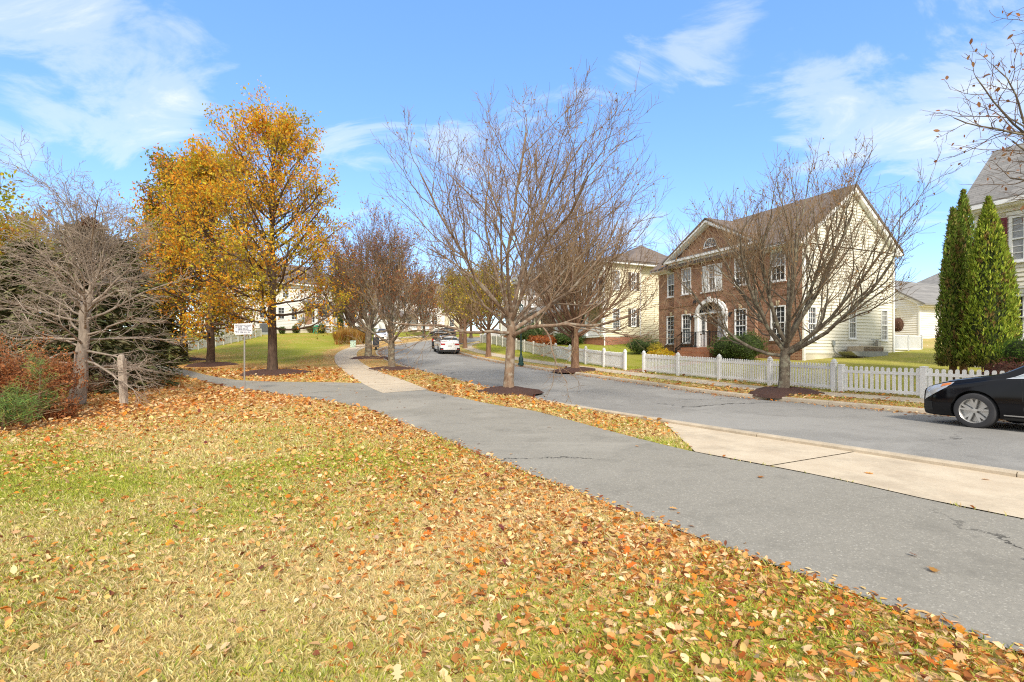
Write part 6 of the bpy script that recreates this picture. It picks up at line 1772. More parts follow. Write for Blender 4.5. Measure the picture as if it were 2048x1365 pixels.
def street_lamp(p, h, label, r=.055):
    z = hz(*p); L_ = thing('street_lamp', label, 'street lamp', (*p, z), 0)
    mb = MB(); mb.lathe([(.19, -.05), (.19, .10), (.15, .14), (.15, .42), (.10, .50), (.085, .62), (.06, .70)], 12); mb.build('base', M_['dark_green_metal'], L_, True, auto=40)
    mb = MB(); mb.lathe([(r, .70), (r * .85, h * .6), (r * .75, h - .45), (r * 1.6, h - .42), (r * 1.6, h - .38)], 10); mb.build('pole', M_['dark_green_metal'], L_, True, auto=40)
    mb = MB(); mb.lathe([(.085, h - .38), (.12, h - .33), (.15, h - .02), (.13, h)], 10); mb.build('lantern', M_['pale_glass'], L_, True)
    mb = MB(); mb.lathe([(.17, h), (.17, h + .03), (.12, h + .10), (.03, h + .16), (.01, h + .24)], 10); mb.build('lantern_cap', M_['dark_green_metal'], L_, True, auto=40)
street_lamp(xy(1042, 33.0), 3.75, 'dark green street lamp beside the rust barked tree side pavement')
street_lamp(xy(846, 72), 4.6, 'dark street lamp far up on the left bend', .07)
p = xy(752, 48.5); z = hz(*p)
bn = thing('litter_bin', 'dark grey dog waste bin on a stubby post by the pavement bend', 'bin', (*p, z), R(-10))
mb = MB(); mb.box(-.07, .07, -.07, .07, -.05, .3); mb.box(-.17, .17, -.15, .15, -.03, .04); mb.build('base', M_['dark_plastic'], bn)
mb = MB(); mb.box(-.23, .23, -.2, .2, .27, 1.12); mb.box(-.25, .25, -.22, .22, 1.12, 1.19); mb.build('body', M_['dark_grey_metal'], bn)
p = xy(706, 52); z = hz(*p)
bx = thing('utility_box', 'pale green utility pedestal in front of the tall grasses', 'utility box', (*p, z), R(15))
mb = MB(); mb.box(-.26, .26, -.22, .22, -.05, .55); mb.build('body', M_['pale_green_metal'], bx)
mb = MB(); mb.prism([(-.29, -.25, .55), (.29, -.25, .55), (.29, .25, .64), (-.29, .25, .64)], (0, 0, .06)); mb.build('lid', M_['pale_green_metal'], bx)
GR = [(.50, .26, .06), (.58, .34, .10), (.42, .20, .06), (.46, .38, .10)]
for i, (px, Y, h_) in enumerate(((678, 57, 1.9), (698, 58, 2.1), (716, 57, 2.0), (730, 58, 1.8), (690, 60, 2.1))):
    p = xy(px, Y); z = hz(*p)
    root = thing('ornamental_grass', ('tall rust coloured ornamental grass clump at the left of the bed', 'tall ornamental grass clump behind the utility box', 'ornamental grass clump right of the utility box', 'rightmost ornamental grass clump beside the reddish trunk', 'ornamental grass clump at the back of the bed')[i], 'ornamental grass', (*p, z - .05), 0, 'ornamental grasses on the left lawn')
    n = 1100; a = rng.uniform(0, 6.28, n); L = h_ * rng.uniform(.5, 1.05, n)
    base = np.column_stack([rng.normal(0, .14, n), rng.normal(0, .14, n), np.zeros(n)])
    c = palette(n, GR, [3, 3, 2, 2]); low = rng.random(n) < .3; L[low] *= .55; c[low] = palette(int(low.sum()), [(.36, .36, .06), (.45, .36, .09)], [1, 1])
    v, f, s_, cc = scatter([(-.5, 0, 0), (.5, 0, 0), (.5, .08, .5), (-.5, .08, .5), (0, .30, 1)], [(0, 1, 2, 3), (3, 2, 4)], base, rot_mats(a, rng.normal(-.12, .1, n), rng.normal(0, .05, n)), np.stack([np.full(n, .05), L, L], 1), c)
    np_mesh('blades', v, f, s_, M_['leaf'], root, cols=cc)
# small things along the porch house
def lw(w, n): return L0 + LX * w + np.array([LX[1], -LX[0]]) * n
p = lw(1.55, .9); a2 = thing('air_conditioner', 'dark grey air conditioner against the porch house wall', 'air conditioner', (*p, hz(*p) - .1), THL)
mb = MB(); mb.box(-.5, .5, -.4, .4, .35, 1.45); mb.build('casing', M_['dark_grey_metal'], a2)
mb = MB(); mb.box(-.55, .55, -.45, .45, -.2, .345); mb.build('pad', M_['grey_concrete'], a2)
mb = MB(); 
for k in range(7): mb.box(-.45, .45, -.42, -.401, .5 + k * .13, .53 + k * .13)
mb.build('grille', M_['galvanised'], a2)
p = lw(6.6, .25); em = thing('electric_meter', 'grey meter boxes on the porch house wall', 'meter', (*p, hz(*p) + .4), THL)
mb = MB(); mb.box(-.3, .0, -.1, .15, .8, 1.5); mb.box(.2, .6, -.1, .15, 1.2, 1.8); mb.tube([(-.15, 0, .8), (-.15, 0, .0)], .05, 6); mb.build('boxes', M_['grey_metal'], em)
p = lw(7.0, 3.9); ph_ = thing('playhouse', 'small green toy playhouse by the porch lattice', 'playhouse', (*p, hz(*p)), THL)
mb = MB(); mb.box(-.3, .3, -.3, .3, -.1, .75); mb.build('walls', M_['green_playhouse'], ph_)
mb = MB(); mb.prism([(-.38, -.36, .75), (.38, -.36, .75), (0, -.36, 1.12)], (0, .72, 0)); mb.build('roof', M_['green_playhouse'], ph_)
mb = MB(); mb.box(-.1, .1, -.32, -.302, .1, .6); mb.box(-.26, -.15, -.32, -.302, .35, .6); mb.build('opening', M_['pale_green_metal'], ph_)
shrub('slim_evergreen', lw(10.3, 4.3), (.42, .42, 1.55), 'slim upright evergreen in front of the porch railing', 41, DG, [3, 2, 2, 1], 1500, .16)
shrub('low_evergreen', lw(12.0, 6.2), (1.0, .8, .5), 'low spreading evergreen at the porch steps', 42, DG, [3, 3, 2, 1], 900, .16, lumps=((0, 0, 0, 1), (1.2, .7, 0, .8)))
shrub('small_bush', lw(5.4, 1.3), (.5, .5, .62), 'round green bush by the meter boxes', 43, DG + [(.2, .17, .06)], [3, 3, 2, 2, 2], 700, .15)
shrub('small_bush', lw(3.6, 1.3), (.42, .42, .5), 'little dark bush with bare foot at the porch house wall', 44, DG, [3, 3, 2, 1], 500, .15)
shrub('small_bush', lw(7.4, 4.6), (.55, .55, .7), 'green bush left of the toy playhouse', 46, DG + [(.22, .16, .06)], [3, 3, 2, 2, 2], 700, .15)
shrub('tan_shrub', lw(-.6, 1.2), (.5, .5, .5), 'tan tufted plant at the left end of the porch house wall', 45, [(.36, .30, .12), (.28, .26, .10)], [1, 1], 500, .15, 'inner_brown')
# ------------------------------------------------------------------ vehicles (local x runs from nose to tail)
class Car:
    def __init__(s, L, W, st, name, label, cat, pos, head, paint, wheels, wr, front_y=None, group=None):
        s.L, s.W = L, W
        st = np.array(st, float)
        xs = np.linspace(0, L, 161)
        k = np.hanning(9); k /= k.sum()
        s.xs = xs
        s.tab = [np.convolve(np.pad(np.interp(xs, st[:, 0], st[:, c]), 4, 'edge'), k, 'valid') for c in range(1, 5)]
        hx, hy = head; l = math.hypot(hx, hy); hx, hy = hx / l, hy / l
        rz = math.atan2(-hy, -hx)
        zf, zr = [float(P(pos[1] + hy * q)) for q in (1.4, -1.4)]
        s.root = thing(name, label, cat, (pos[0], pos[1], (zf + zr) / 2 + .03), rz, group)
        s.root.rotation_euler = (0, math.atan2(zf - zr, 2.8), rz)
        s.paint = paint; s.wx = wheels; s.wr = wr
    def row(s, x):
        return [float(np.interp(x, s.xs, t)) for t in s.tab]
    def sec(s, x):
        zt, zb, wf, zl = s.row(x); w = s.W * wf; c = max(zt - zb, .02); q = min(1, max(0, (c - .12) / .33))
        y6 = w * (.90 * (1 - q) + .73 * q); z6 = zb + c * (.62 * (1 - q) + .90 * q)
        return [(0, zl), (w * .80, zl), (w * .955, zl + .05), (w, zl + .30 * (zb - zl)), (w * 1.0, zb - .36 * (zb - zl)), (w * .975, zb - .05), (w * .945, zb), (y6, z6), (y6 * .70, zt - .012), (0, zt)]
    def surf(s, x, t):
        p = s.sec(x); i = min(int(t), 8); f = t - i
        a, b, c, d = p[max(i - 1, 0)], p[i], p[i + 1], p[min(i + 2, 9)]
        if i == 0 or i == 6:      # crisp sill and window edge
            return (x - s.L / 2, b[0] + (c[0] - b[0]) * f, b[1] + (c[1] - b[1]) * f)
        if i == 8: d = (-p[8][0], p[8][1])
        if i == 7: a = p[6]
        q = [.5 * (2 * b[j] + (c[j] - a[j]) * f + (2 * a[j] - 5 * b[j] + 4 * c[j] - d[j]) * f * f + (3 * b[j] - a[j] - 3 * c[j] + d[j]) * f ** 3) * 1 for j in (0, 1)]
        return (x - s.L / 2, q[0], q[1])
    def body(s):
        T = list(np.linspace(0, 9, 37)); X = np.concatenate([np.linspace(0, .3, 7)[:-1], np.linspace(.3, s.L - .3, 64), np.linspace(s.L - .3, s.L, 7)[1:]])
        v = []; ring = len(T) * 2 - 2
        for x in X:
            h = [s.surf(x, t) for t in T]
            v += h + [(a, -b, c) for a, b, c in h[-2:0:-1]]
        f = []
        for i in range(len(X) - 1):
            for k in range(ring):
                k2 = (k + 1) % ring
                f.append((i * ring + k, i * ring + k2, (i + 1) * ring + k2, (i + 1) * ring + k))
        f.append(tuple(range(ring - 1, -1, -1))); f.append(tuple((len(X) - 1) * ring + k for k in range(ring)))
        mb = MB(); mb.add(v, f); o = mb.build('body', [M_[s.paint], M_['black_trim']], s.root, True)
        bm = bmesh.new(); bm.from_mesh(o.data); bmesh.ops.recalc_face_normals(bm, faces=bm.faces); bm.to_mesh(o.data); bm.free()
        # wheel wells
        cut = MB(); cut.cur = 1
        for wx in s.wx:
            for sy in (-1, 1):
                n = 28; r = s.wr + .055; vs = []
                for y in (sy * (s.W - .30), sy * (s.W + .2)):
                    vs += [(wx - s.L / 2 + r * math.cos(2 * math.pi * k / n), y, s.wr + r * math.sin(2 * math.pi * k / n)) for k in range(n)]
                cut.add(vs, [tuple(range(n)), tuple(range(2 * n - 1, n - 1, -1))] + [(k, n + k, n + (k + 1) % n, (k + 1) % n) for k in range(n)])
        co_ = cut.build('cutter', [M_[s.paint], M_['black_trim']], s.root)
        bm = bmesh.new(); bm.from_mesh(co_.data); bmesh.ops.recalc_face_normals(bm, faces=bm.faces); bm.to_mesh(co_.data); bm.free()
        md = o.modifiers.new('wells', 'BOOLEAN'); md.object = co_; md.operation = 'DIFFERENCE'; md.solver = 'EXACT'
        bpy.context.view_layer.update()
        me = bpy.data.meshes.new_from_object(o.evaluated_get(bpy.context.evaluated_depsgraph_get()))
        o.modifiers.clear(); o.data = me
        bpy.data.objects.remove(co_)
        me.polygons.foreach_set('use_smooth', np.ones(len(me.polygons), bool)); me.set_sharp_from_angle(angle=R(32))
        return o
    def patch(s, name, mat, quads, off=.004, sides=(-1, 1), nx=8, nt=5, parent=None):
        """quads: four (x,t) corners each, laid just proud of the bodywork"""
        mb = MB()
        for sy in sides:
            for c in quads:
                vs = []
                for i in range(nx + 1):
                    for j in range(nt + 1):
                        u, w = i / nx, j / nt
                        x = (c[0][0] * (1 - u) + c[1][0] * u) * (1 - w) + (c[3][0] * (1 - u) + c[2][0] * u) * w
                        t = (c[0][1] * (1 - u) + c[1][1] * u) * (1 - w) + (c[3][1] * (1 - u) + c[2][1] * u) * w
                        p = Vector(s.surf(x, t)); e = .03
                        dx = Vector(s.surf(min(x + e, s.L), t)) - Vector(s.surf(max(x - e, 0), t)); dt = Vector(s.surf(x, min(t + .05, 9))) - Vector(s.surf(x, max(t - .05, 0)))
                        n = dx.cross(dt); n.normalize()
                        if n.y < 0 and abs(n.y) > .1: n = -n
                        if n.z < 0 and abs(n.y) <= .1: n = -n
                        p = p + n * off
                        vs.append((p.x, sy * p.y, p.z))
                m = nt + 1
                mb.add(vs, [(i * m + j, i * m + j + 1, (i + 1) * m + j + 1, (i + 1) * m + j) for i in range(nx) for j in range(nt)])
        return mb.build(name, M_[mat], parent or s.root, True)
    def wheel(s, wx, sy, detail=True, rim='alloy'):
        r, w = s.wr, .225
        yc = sy * (s.W - w / 2 + .005)
        # lathe about z then turned so the axle runs along y, outer face towards sy
        Mx = Matrix.Translation((wx - s.L / 2, yc, r)) @ Matrix.Rotation(R(-90 * sy), 4, 'X')
        mb = MB(Mx); h = w / 2
        mb.lathe([(r * .66, -h), (r * .90, -h), (r * .985, -h * .75), (r, -h * .45), (r, h * .45), (r * .985, h * .75), (r * .93, h * .97), (r * .80, h * 1.04), (r * .70, h), (r * .68, h * .55), (r * .66, -h)], 40)
        ty = mb.build('wheel', M_['tyre'], s.root, True, auto=40)
        mb = MB(Mx)
        R0 = r * .70
        mb.lathe([(R0 * .86, h * .1), (R0 * .93, h * .85), (R0 * .99, h * 1.0), (R0, h * .9), (R0 * .97, -h * .8)], 36)
        if detail:
            for k in range(5):
                a = 2 * math.pi * k / 5 + math.pi / 2 * (1 if sy < 0 else -1)
                ca, sa = math.cos(a), math.sin(a)
                def q(rr, tt, z): return (ca * rr - sa * tt, sa * rr + ca * tt, z)
                for s2 in (-1, 1):
                    # each spoke splits into two arms at the rim
                    mb.add([q(.02, 0, h * .80), q(R0 * .30, s2 * .026, h * .78), q(R0 * .93, s2 * .062, h * .86), q(R0 * .95, s2 * .030, h * .86), q(R0 * .60, 0, h * .80),
                            q(.02, 0, h * .3), q(R0 * .30, s2 * .026, h * .35), q(R0 * .93, s2 * .062, h * .5), q(R0 * .95, s2 * .030, h * .5), q(R0 * .60, 0, h * .4)],
                           [(0, 1, 2, 3, 4), (1, 6, 7, 2), (2, 7, 8, 3), (3, 8, 9, 4), (0, 5, 6, 1)])
            mb.lathe([(.004, h * .9), (.045, h * .88), (.05, h * .7)], 14)
        else:
            for k in range(5):
                a = 2 * math.pi * k / 5; mb.bar((0, 0, h * .7), (math.cos(a) * R0 * .95, math.sin(a) * R0 * .95, h * .8), .09, .05)
        mb.build('rim', M_[rim], ty, True, auto=35)
        mb = MB(Mx); mb.lathe([(.0, h * .05), (R0 * .60, h * .05), (R0 * .60, h * .0), (0, 0)], 24); mb.build('brake_disc', M_['dark_grey_metal'], ty)
        mb = MB(Mx); mb.lathe([(0, -h * .3), (R0 * .95, -h * .3), (R0 * .95, -h * .5), (0, -h * .5)], 20); mb.build('hub', M_['black_trim'], ty)
    def box(s, name, mat, *bs, parent=None):
        mb = MB()
        for x0, x1, y0, y1, z0, z1 in bs: mb.box(x0 - s.L / 2, x1 - s.L / 2, y0, y1, z0, z1)
        return mb.build(name, M_[mat], parent or s.root)

# --- black crossover, right edge
RHEAD = (-.42, .908)
wp = np.array([9.30, 10.25])          # ground point under its near front wheel
hd = np.array(RHEAD) / np.hypot(*RHEAD); rt = np.array([hd[1], -hd[0]])
st = [(0, .74, .69, .76, .20), (.05, .80, .73, .83, .19), (.2, .865, .775, .90, .185), (.45, .955, .84, .95, .185), (.9, 1.045, .91, .99, .20), (1.2, 1.095, .975, 1., .21), (1.34, 1.135, 1.0, 1, .21), (1.85, 1.43, 1.03, 1, .21), (2.3, 1.605, 1.04, 1, .21),
      (2.95, 1.615, 1.035, 1, .21), (3.8, 1.57, 1.06, 1, .22), (4.35, 1.42, 1.08, .97, .26), (4.65, 1.10, 1.03, .92, .30), (4.8, .86, .82, .84, .34)]
cpos = wp + rt * .84 - hd * (2.4 - .96)
car = Car(4.8, .95, st, 'parked_crossover', 'glossy black crossover with silver wheels cut by the right edge', 'car', cpos, hd, 'black_paint', (.96, 3.74), .352)
car.body()
dl = lambda x0, x1, t0, t1: [(x0, t0), (x1, t0), (x1, t1), (x0, t1)]
car.patch('windscreen', 'car_glass', [[(1.37, 8.05), (2.32, 8.05), (2.36, 9), (1.33, 9)]], .004)
car.patch('side_window', 'pale_glass', [[(1.54, 6.10), (2.62, 6.10), (2.62, 6.93), (2.12, 6.93)]], .004)
car.patch('side_window', 'car_glass', [[(2.68, 6.10), (3.62, 6.10), (3.62, 6.93), (2.68, 6.93)], [(3.68, 6.12), (4.30, 6.25), (4.12, 6.9), (3.68, 6.93)]], .004)
car.patch('window_trim', 'chrome', [[(1.44, 5.97), (4.35, 5.99), (4.35, 6.09), (1.50, 6.09)], [(1.44, 5.97), (1.52, 6.05), (2.14, 6.97), (2.06, 6.97)], [(2.2, 6.93), (4.1, 6.93), (4.1, 6.97), (2.2, 6.97)]], .009)
car.patch('door_seam', 'black_trim', [[(1.66, 5.9), (1.672, 5.9), (1.73, 2.2), (1.718, 2.2)], [(2.645, 5.9), (2.655, 5.9), (2.655, 1.9), (2.645, 1.9)], [(.62, 7.05), (1.5, 6.4), (1.5, 6.36), (.62, 7.0)]], .002, nx=10)
car.patch('side_moulding', 'chrome', [[(1.76, 3.66), (3.3, 3.66), (3.3, 3.74), (1.76, 3.74)], [(1.42, 2.28), (3.3, 2.28), (3.3, 2.4), (1.42, 2.4)]], .006)
for sd__ in (-1, 1):
    hl_ = car.patch('headlight', 'clear_lens', [[(.04, 3.9), (.48, 5.0), (.60, 6.6), (.07, 6.7)]], .006, sides=(sd__,))
    car.patch('marker_lamp', 'amber_lens', [[(.36, 5.35), (.52, 5.7), (.56, 6.5), (.38, 6.5)]], .010, sides=(sd__,), parent=hl_)
car.patch('lower_sill', 'black_trim', [[(1.42, 1.3), (3.3, 1.3), (3.3, 2.1), (1.42, 2.1)]], .005)
car.patch('bumper_seam', 'galvanised', [[(.50, 5.2), (.62, 4.62), (.625, 4.60), (.505, 5.18)]], .003)
car.box('grille', 'galvanised', *[(-.03, .03, -.52, .52, .50 + .035 * k, .515 + .035 * k) for k in range(5)])
car.box('lower_grille', 'black_trim', (-.02, .03, -.60, .60, .30, .45)); car.box('number_plate', 'sign_white', (-.045, -.025, -.26, .26, .36, .46))
car.patch('fog_recess', 'black_trim', [[(.03, 2.6), (.22, 2.6), (.2, 3.6), (.03, 3.6)]], .004)
for sy in (-1, 1):
    mb = MB(Matrix.Translation((1.98 - 2.4, sy * 1.02, 1.08)) @ Matrix.Diagonal((.11, .13, .085, 1)))
    bm = bmesh.new(); bmesh.ops.create_icosphere(bm, subdivisions=3, radius=1); mb.add([v.co.copy() for v in bm.verts], [tuple(v.index for v in f.verts) for f in bm.faces]); bm.free()
    mb.M = None; mb.bar((1.92 - 2.4, sy * .90, 1.02), (1.98 - 2.4, sy * 1.0, 1.06), .05); mb.build('mirror', M_['black_paint'], car.root, True)
for wx in car.wx:
    for sy in (-1, 1): car.wheel(wx, sy)
car.box('door_handle', 'chrome', (2.35, 2.52, -.975, -.955, .90, .925), (3.35, 3.52, -.975, -.955, .92, .945))
car.box('tail_lamp', 'red_lens', (4.60, 4.79, -.80, -.66, .80, .96)); car.box('tail_lamp', 'red_lens', (4.60, 4.79, .66, .80, .80, .96))

# --- white hatchback seen from behind
def road_at(px, Y, s_from_far):
    k = int(np.argmin(np.abs(KF[:, 1] - Y) + 100 * (KF[:, 1] > 75)))
    t = KF[k + 1] - KF[k - 1]; t /= np.linalg.norm(t)
    return KF[k] - KNR[k] * s_from_far, t
def hatch(name, label, cat, pos, head, paint, L=4.45, W=.90, rear='white', group=None, roof=1.0, rails=True):
    st = [(0, .66, .64, .74, .30), (.1, .80, .74, .84, .24), (.35, .90, .82, .93, .22), (.9, 1.0, .90, .99, .22), (1.25, 1.06, .96, 1, .22), (1.8, 1.36 * roof, 1.0, 1, .22), (2.25, 1.53 * roof, 1.01, 1, .22), (2.9, 1.56 * roof, 1.03, 1, .22),
          (3.55, 1.53 * roof, 1.05, 1, .22), (3.95, 1.47 * roof, 1.06, .985, .24), (4.22, 1.24, 1.07, .96, .27), (4.36, 1.05, 1.0, .93, .30), (4.45, .98, .94, .90, .34)]
    c = Car(L, W, st, name, label, cat, pos, head, paint, (.86, 3.52), .345, group=group)
    c.body()
    c.patch('windscreen', 'car_glass', [[(1.30, 8.05), (2.24, 8.05), (2.28, 9), (1.26, 9)]], .004)
    c.patch('side_window', 'car_glass', [[(1.45, 6.1), (2.45, 6.1), (2.45, 6.92), (2.0, 6.92)], [(2.5, 6.1), (3.4, 6.1), (3.4, 6.92), (2.5, 6.92)], [(3.46, 6.1), (4.0, 6.2), (3.85, 6.9), (3.46, 6.92)]], .004)
    c.patch('rear_window', 'car_glass', [[(3.94, 7.3), (4.22, 7.05), (4.22, 9), (3.96, 9)]], .008)
    c.patch('spoiler', paint, [[(3.8, 7.1), (3.98, 7.1), (4.0, 9), (3.8, 9)]], .022)
    for sd__ in (-1, 1):
        tl_ = c.patch('tail_lamp', 'red_lens', [[(4.10, 5.2), (4.43, 5.1), (4.40, 6.25), (4.16, 6.3)]], .010, sides=(sd__,))
        y0_, y1_ = sorted((sd__ * .42, sd__ * .80)); c.box('inner_lens', 'red_lens', (L - .04, L + .016, y0_, y1_, .80, .93), parent=tl_)
    c.box('number_plate', 'curtain_grey', (L - .02, L + .02, -.17, .17, .66, .77)); c.box('plate_recess', 'white_paint' if rear == 'white' else 'dark_plastic', (L - .02, L + .012, -.42, .42, .62, .80))
    c.box('rear_bumper', paint, (L - .10, L + .06, -.80, .80, .40, .60))
    c.box('bumper_cladding', 'black_trim', (L - .30, L + .07, .58, .86, .24, .56), (L - .30, L + .07, -.86, -.58, .24, .56), (L - .12, L + .05, -.58, .58, .22, .395))
    c.box('reflector', 'red_lens', (L + .06, L + .076, .64, .78, .40, .46), (L + .06, L + .076, -.78, -.64, .40, .46))
    c.patch('wheel_arch', 'black_trim', [[(2.98, 2.0), (4.06, 2.0), (3.98, 3.4), (3.06, 3.4)], [(.30, 2.0), (1.40, 2.0), (1.32, 3.4), (.4, 3.4)]], .004) if False else None
    c.patch('sill', 'black_trim', [[(1.3, 1.3), (3.1, 1.3), (3.1, 2.3), (1.3, 2.3)]], .006)
    for sd__ in (-1, 1): c.patch('headlight', 'clear_lens', [[(.06, 4.8), (.45, 5.3), (.5, 6.4), (.1, 6.5)]], .006, sides=(sd__,))
    c.box('grille', 'black_trim', (-.02, .05, -.5, .5, .45, .62))
    if rails: c.box('roof_rail', 'dark_plastic', (2.1, 3.7, .58, .62, 1.53 * roof, 1.59 * roof), (2.1, 3.7, -.62, -.58, 1.53 * roof, 1.59 * roof))
    for sy in (-1, 1):
        c.box('mirror', paint, (1.62, 1.78, sy * 1.0 - .09, sy * 1.0 + .09, .98, 1.12))
    for wx in c.wx:
        for sy in (-1, 1): c.wheel(wx, sy, False, 'dark_plastic' if rear == 'white' else 'alloy')
    return c
q, t = road_at(905, 46.5, 1.05)
hatch('parked_hatchback', 'white hatchback parked with its tail lamps towards the viewer', 'car', q, t, 'white_carpaint')
# --- dark boxy off-roader ahead of it
q, t = road_at(890, 52.6, 1.0)
st = [(0, .98, .96, .80, .42), (.15, 1.06, 1.0, .86, .40), (1.2, 1.12, 1.04, .92, .38), (1.5, 1.16, 1.06, .95, .38), (1.75, 1.62, 1.08, .96, .38), (1.95, 1.80, 1.09, .97, .38), (2.2, 1.83, 1.1, .97, .38), (4.1, 1.83, 1.1, .97, .38), (4.27, 1.80, 1.1, .965, .38), (4.33, 1.5, 1.1, .96, .40), (4.36, 1.2, 1.08, .95, .42)]
jp = Car(4.36, .94, st, 'parked_jeep', 'dark boxy off road car with light roof rack parked ahead of the white hatchback', 'car', q - KNR[0] * 0, t, 'dark_carpaint', (.78, 3.55), .40)
jp.body()
jp.patch('side_window', 'car_glass', [[(1.85, 6.1), (2.8, 6.1), (2.8, 6.9), (2.0, 6.9)], [(2.9, 6.1), (3.6, 6.1), (3.6, 6.9), (2.9, 6.9)], [(3.7, 6.1), (4.2, 6.1), (4.2, 6.9), (3.7, 6.9)]], .004)
jp.patch('windscreen', 'car_glass', [[(1.55, 8.05), (1.9, 8.05), (1.92, 9), (1.53, 9)]], .004)
L = 4.36
jp.box('rear_window', 'car_glass', (L - .08, L + .02, -.62, .62, 1.2, 1.62)); jp.box('tail_lamp', 'red_lens', (L - .05, L + .04, -.86, -.70, .78, 1.05)); jp.box('tail_lamp', 'red_lens', (L - .05, L + .04, .70, .86, .78, 1.05))
jp.box('bumper', 'dark_plastic', (L - .05, L + .16, -.85, .85, .46, .66)); jp.box('roof_rack', 'galvanised', (1.95, 4.3, -.78, -.70, 1.84, 1.92), (1.95, 4.3, .70, .78, 1.84, 1.92), (4.1, 4.3, -.69, .69, 1.84, 1.94), (1.9, 2.1, -.69, .69, 1.84, 1.94), (3.0, 3.1, -.69, .69, 1.84, 1.9))
jp.box('number_plate', 'sign_white', (L + .02, L + .05, -.6, -.3, .72, .84))
for sy in (-1, 1): jp.box('mirror', 'dark_plastic', (1.75, 1.9, sy * 1.08 - .12, sy * 1.08 + .12, 1.12, 1.34))
mb = MB(Matrix.Translation((L / 2 + .16, .1, .98)) @ Matrix.Rotation(R(90), 4, 'Y')); mb.lathe([(.12, -.11), (.36, -.11), (.38, -.05), (.38, .05), (.36, .11), (.2, .10), (.0, .09)], 24); mb.build('spare_wheel', M_['tyre'], jp.root, True, auto=40)
for wx in jp.wx:
    for sy in (-1, 1): jp.wheel(wx, sy, False)
# --- cars further off
p = at(886, 667); p = xy(884, 86)
hatch('far_car', 'dark car crossing the far end of the road above the jeep', 'car', p, (-.95, -.25), 'dark_carpaint', rear='dark', rails=False)
p = xy(765, 66)
hatch('driveway_car', 'white car on the driveway behind the reddish trees', 'car', p, (.12, -1), 'white_carpaint', rear='dark', rails=False)
tag(sheet('driveway', np.array([xy(748, 80), xy(757, 70), xy(775, 62.5)]), np.array([xy(785, 80), xy(795, 70), xy(806, 62.5)]), 4, HL(.012), M_['concrete_walk']), 'pale concrete driveway of the porch house garage', kind='structure')
p = xy(994, 66)
hatch('far_car', 'pale car half hidden behind the close boarded fence', 'car', p, (-.6, .8), 'white_carpaint', rear='dark', rails=False)

# ------------------------------------------------------------------ sky, sun, camera
SUN_EL, SUN_AZ = R(37), R(170)        # azimuth from +Y towards +X
wd = bpy.data.worlds.new('World'); SC.world = wd; wd.use_nodes = True
nt = wd.node_tree; bg = nt.nodes['Background']
sky = nt.nodes.new('ShaderNodeTexSky'); sky.sky_type = 'NISHITA'; sky.sun_disc = False
sky.sun_elevation = SUN_EL; sky.sun_rotation = SUN_AZ; sky.air_density = 1.0; sky.dust_density = .1; sky.ozone_density = 2.0; sky.altitude = 0
SKY_K = .15
tc = nt.nodes.new('ShaderNodeTexCoord')
nv = nt.nodes.new('ShaderNodeVectorMath'); nv.operation = 'NORMALIZE'; nt.links.new(tc.outputs['Generated'], nv.inputs[0])
def vdir(px, py):
    v = Vector(((px - CX) / FPX, 1, (YH - py) / FPX)); return v.normalized()
# a flat high cloud layer: direction divided by its height
sx = nt.nodes.new('ShaderNodeSeparateXYZ'); nt.links.new(nv.outputs[0], sx.inputs[0])
zc = math_(nt, 'ADD', math_(nt, 'MAXIMUM', sx.outputs[2], 0.0), .22)
cb = nt.nodes.new('ShaderNodeCombineXYZ'); nt.links.new(math_(nt, 'DIVIDE', sx.outputs[0], zc), cb.inputs[0]); nt.links.new(math_(nt, 'DIVIDE', sx.outputs[1], zc), cb.inputs[1])
mp = N(nt, 'ShaderNodeMapping'); mp.inputs['Scale'].default_value = (1.0, 1.5, 1); mp.inputs['Rotation'].default_value = (0, 0, R(-18)); mp.inputs['Location'].default_value = (3.3, 1.2, 0)
nt.links.new(cb.outputs[0], mp.inputs[0])
n1 = noise(nt, mp.outputs[0], 1.9, 9, .62, .9); n2 = noise(nt, mp.outputs[0], .8, 4, .5)
tot = None
for px, py, ang, w in ((60, 60, 11, .9), (130, 175, 8, .95), (300, 190, 6, .95), (20, 230, 7, .8), (330, 60, 8, .75), (410, 80, 5, .7), (300, 232, 4, .6), (1420, 75, 7, .52), (1290, 95, 5, .38), (1600, 120, 5, .45), (1960, 10, 9, .8),
                       (1700, 245, 10, .95), (1900, 260, 11, .95), (1550, 250, 7, .6), (1850, 370, 7, .55), (1450, 420, 7, .5), (1300, 470, 8, .55), (1180, 300, 7, .4), (980, 300, 11, .55), (760, 310, 8, .45), (700, 350, 7, .6), (430, 250, 4, .4), (640, 250, 6, .5)):
    d = vdir(px, py)
    dp = nt.nodes.new('ShaderNodeVectorMath'); dp.operation = 'DOT_PRODUCT'; nt.links.new(nv.outputs[0], dp.inputs[0]); dp.inputs[1].default_value = d
    mr = N(nt, 'ShaderNodeMapRange', _interpolation_type='SMOOTHSTEP'); nt.links.new(dp.outputs['Value'], mr.inputs[0])
    mr.inputs[1].default_value = math.cos(R(ang)); mr.inputs[2].default_value = math.cos(R(ang * .15)); mr.inputs[3].default_value = 0; mr.inputs[4].default_value = w
    tot = mr.outputs[0] if tot is None else math_(nt, 'MAXIMUM', tot, mr.outputs[0])
dens = math_(nt, 'ADD', math_(nt, 'MULTIPLY', tot, .50), math_(nt, 'SUBTRACT', math_(nt, 'ADD', math_(nt, 'MULTIPLY', n1, 1.5), math_(nt, 'MULTIPLY', n2, .3)), .94))
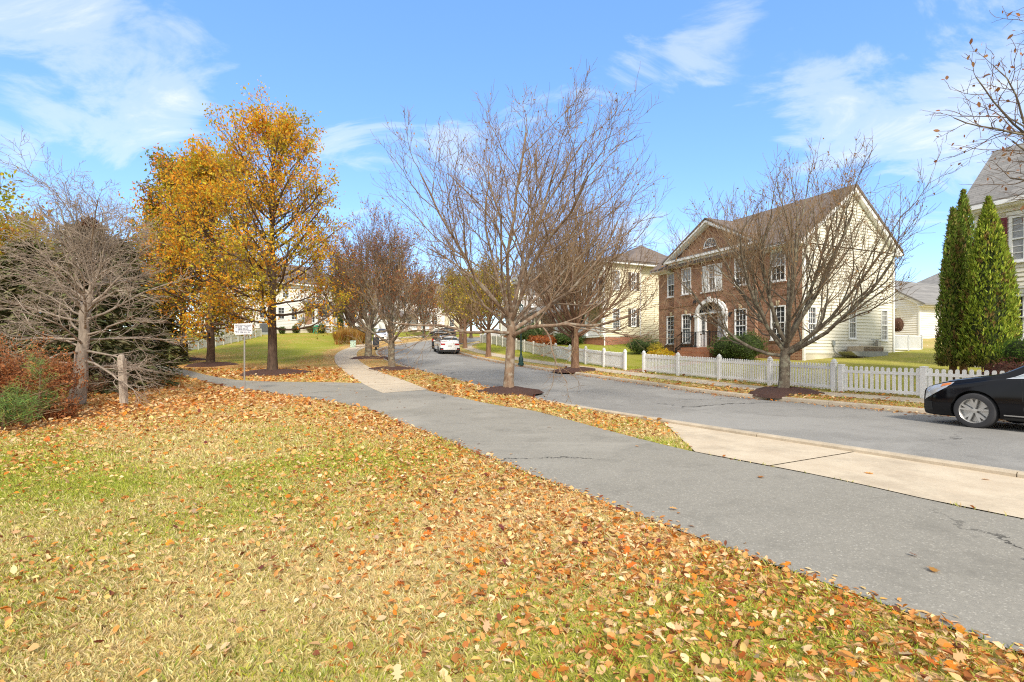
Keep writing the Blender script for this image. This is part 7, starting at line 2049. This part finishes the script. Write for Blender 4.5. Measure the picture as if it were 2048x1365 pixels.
# unseen thick cloud, added behind the camera and overhead as white fill light
fill_veil = N(nt, 'ShaderNodeMapRange', _interpolation_type='SMOOTHSTEP'); nt.links.new(sx.outputs[1], fill_veil.inputs[0]); fill_veil.inputs[1].default_value = .60; fill_veil.inputs[2].default_value = .22; fill_veil.inputs[3].default_value = 0; fill_veil.inputs[4].default_value = 1.0
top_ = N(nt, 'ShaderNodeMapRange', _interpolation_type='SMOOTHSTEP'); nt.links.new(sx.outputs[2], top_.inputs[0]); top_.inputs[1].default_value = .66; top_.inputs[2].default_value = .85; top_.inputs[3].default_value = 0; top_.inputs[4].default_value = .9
dens = math_(nt, 'ADD', dens, math_(nt, 'MAXIMUM', fill_veil.outputs[0], top_.outputs[0]))
cl = ramp(nt, dens, [(.24, (0, 0, 0)), (.46, (.40, .40, .40)), (.78, (1, 1, 1))], 'EASE')
hsv = N(nt, 'ShaderNodeHueSaturation', Hue=.513, Saturation=1.16, Value=.86); nt.links.new(sky.outputs[0], hsv.inputs['Color'])
cloudcol = (2.35, 2.4, 2.4)
blue = mix(nt, .55, hsv.outputs[0], (.40, .95, 1.80))
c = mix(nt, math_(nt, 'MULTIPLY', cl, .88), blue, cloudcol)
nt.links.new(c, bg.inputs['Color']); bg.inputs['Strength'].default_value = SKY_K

sl_ = bpy.data.lights.new('sun', 'SUN'); sl_.energy = 1.45; sl_.angle = R(10); sl_.color = (1, .93, .82)
so = bpy.data.objects.new('sun', sl_); COL.objects.link(so)
sd_ = Vector((math.sin(SUN_AZ) * math.cos(SUN_EL), math.cos(SUN_AZ) * math.cos(SUN_EL), math.sin(SUN_EL)))
so.rotation_euler = sd_.to_track_quat('Z', 'Y').to_euler()
cam = bpy.data.cameras.new('camera'); cam.sensor_width = 36; cam.lens = 18; cam.clip_end = 3000; cam.clip_start = .05
cam.shift_y = (YH - 682.5) / 2048
cobj = bpy.data.objects.new('camera', cam); COL.objects.link(cobj); cobj.location = (0, 0, CAMH); cobj.rotation_euler = (R(90), 0, 0)
SC.camera = cobj
SC.view_settings.view_transform = 'Standard'; SC.view_settings.look = 'None'; SC.view_settings.exposure = 1.7; SC.view_settings.gamma = 1
try: SC.view_settings.use_curve_mapping = False
except Exception: pass
SC.cycles.max_bounces = 6; SC.cycles.transparent_max_bounces = 8
try:
    SC.cycles.use_denoising = False; SC.cycles.use_adaptive_sampling = False; SC.cycles.denoiser = 'OPENIMAGEDENOISE'; SC.cycles.denoising_input_passes = 'RGB_ALBEDO_NORMAL'; SC.cycles.denoising_prefilter = 'ACCURATE'
    SC.cycles.filter_width = 1.15
except Exception: pass
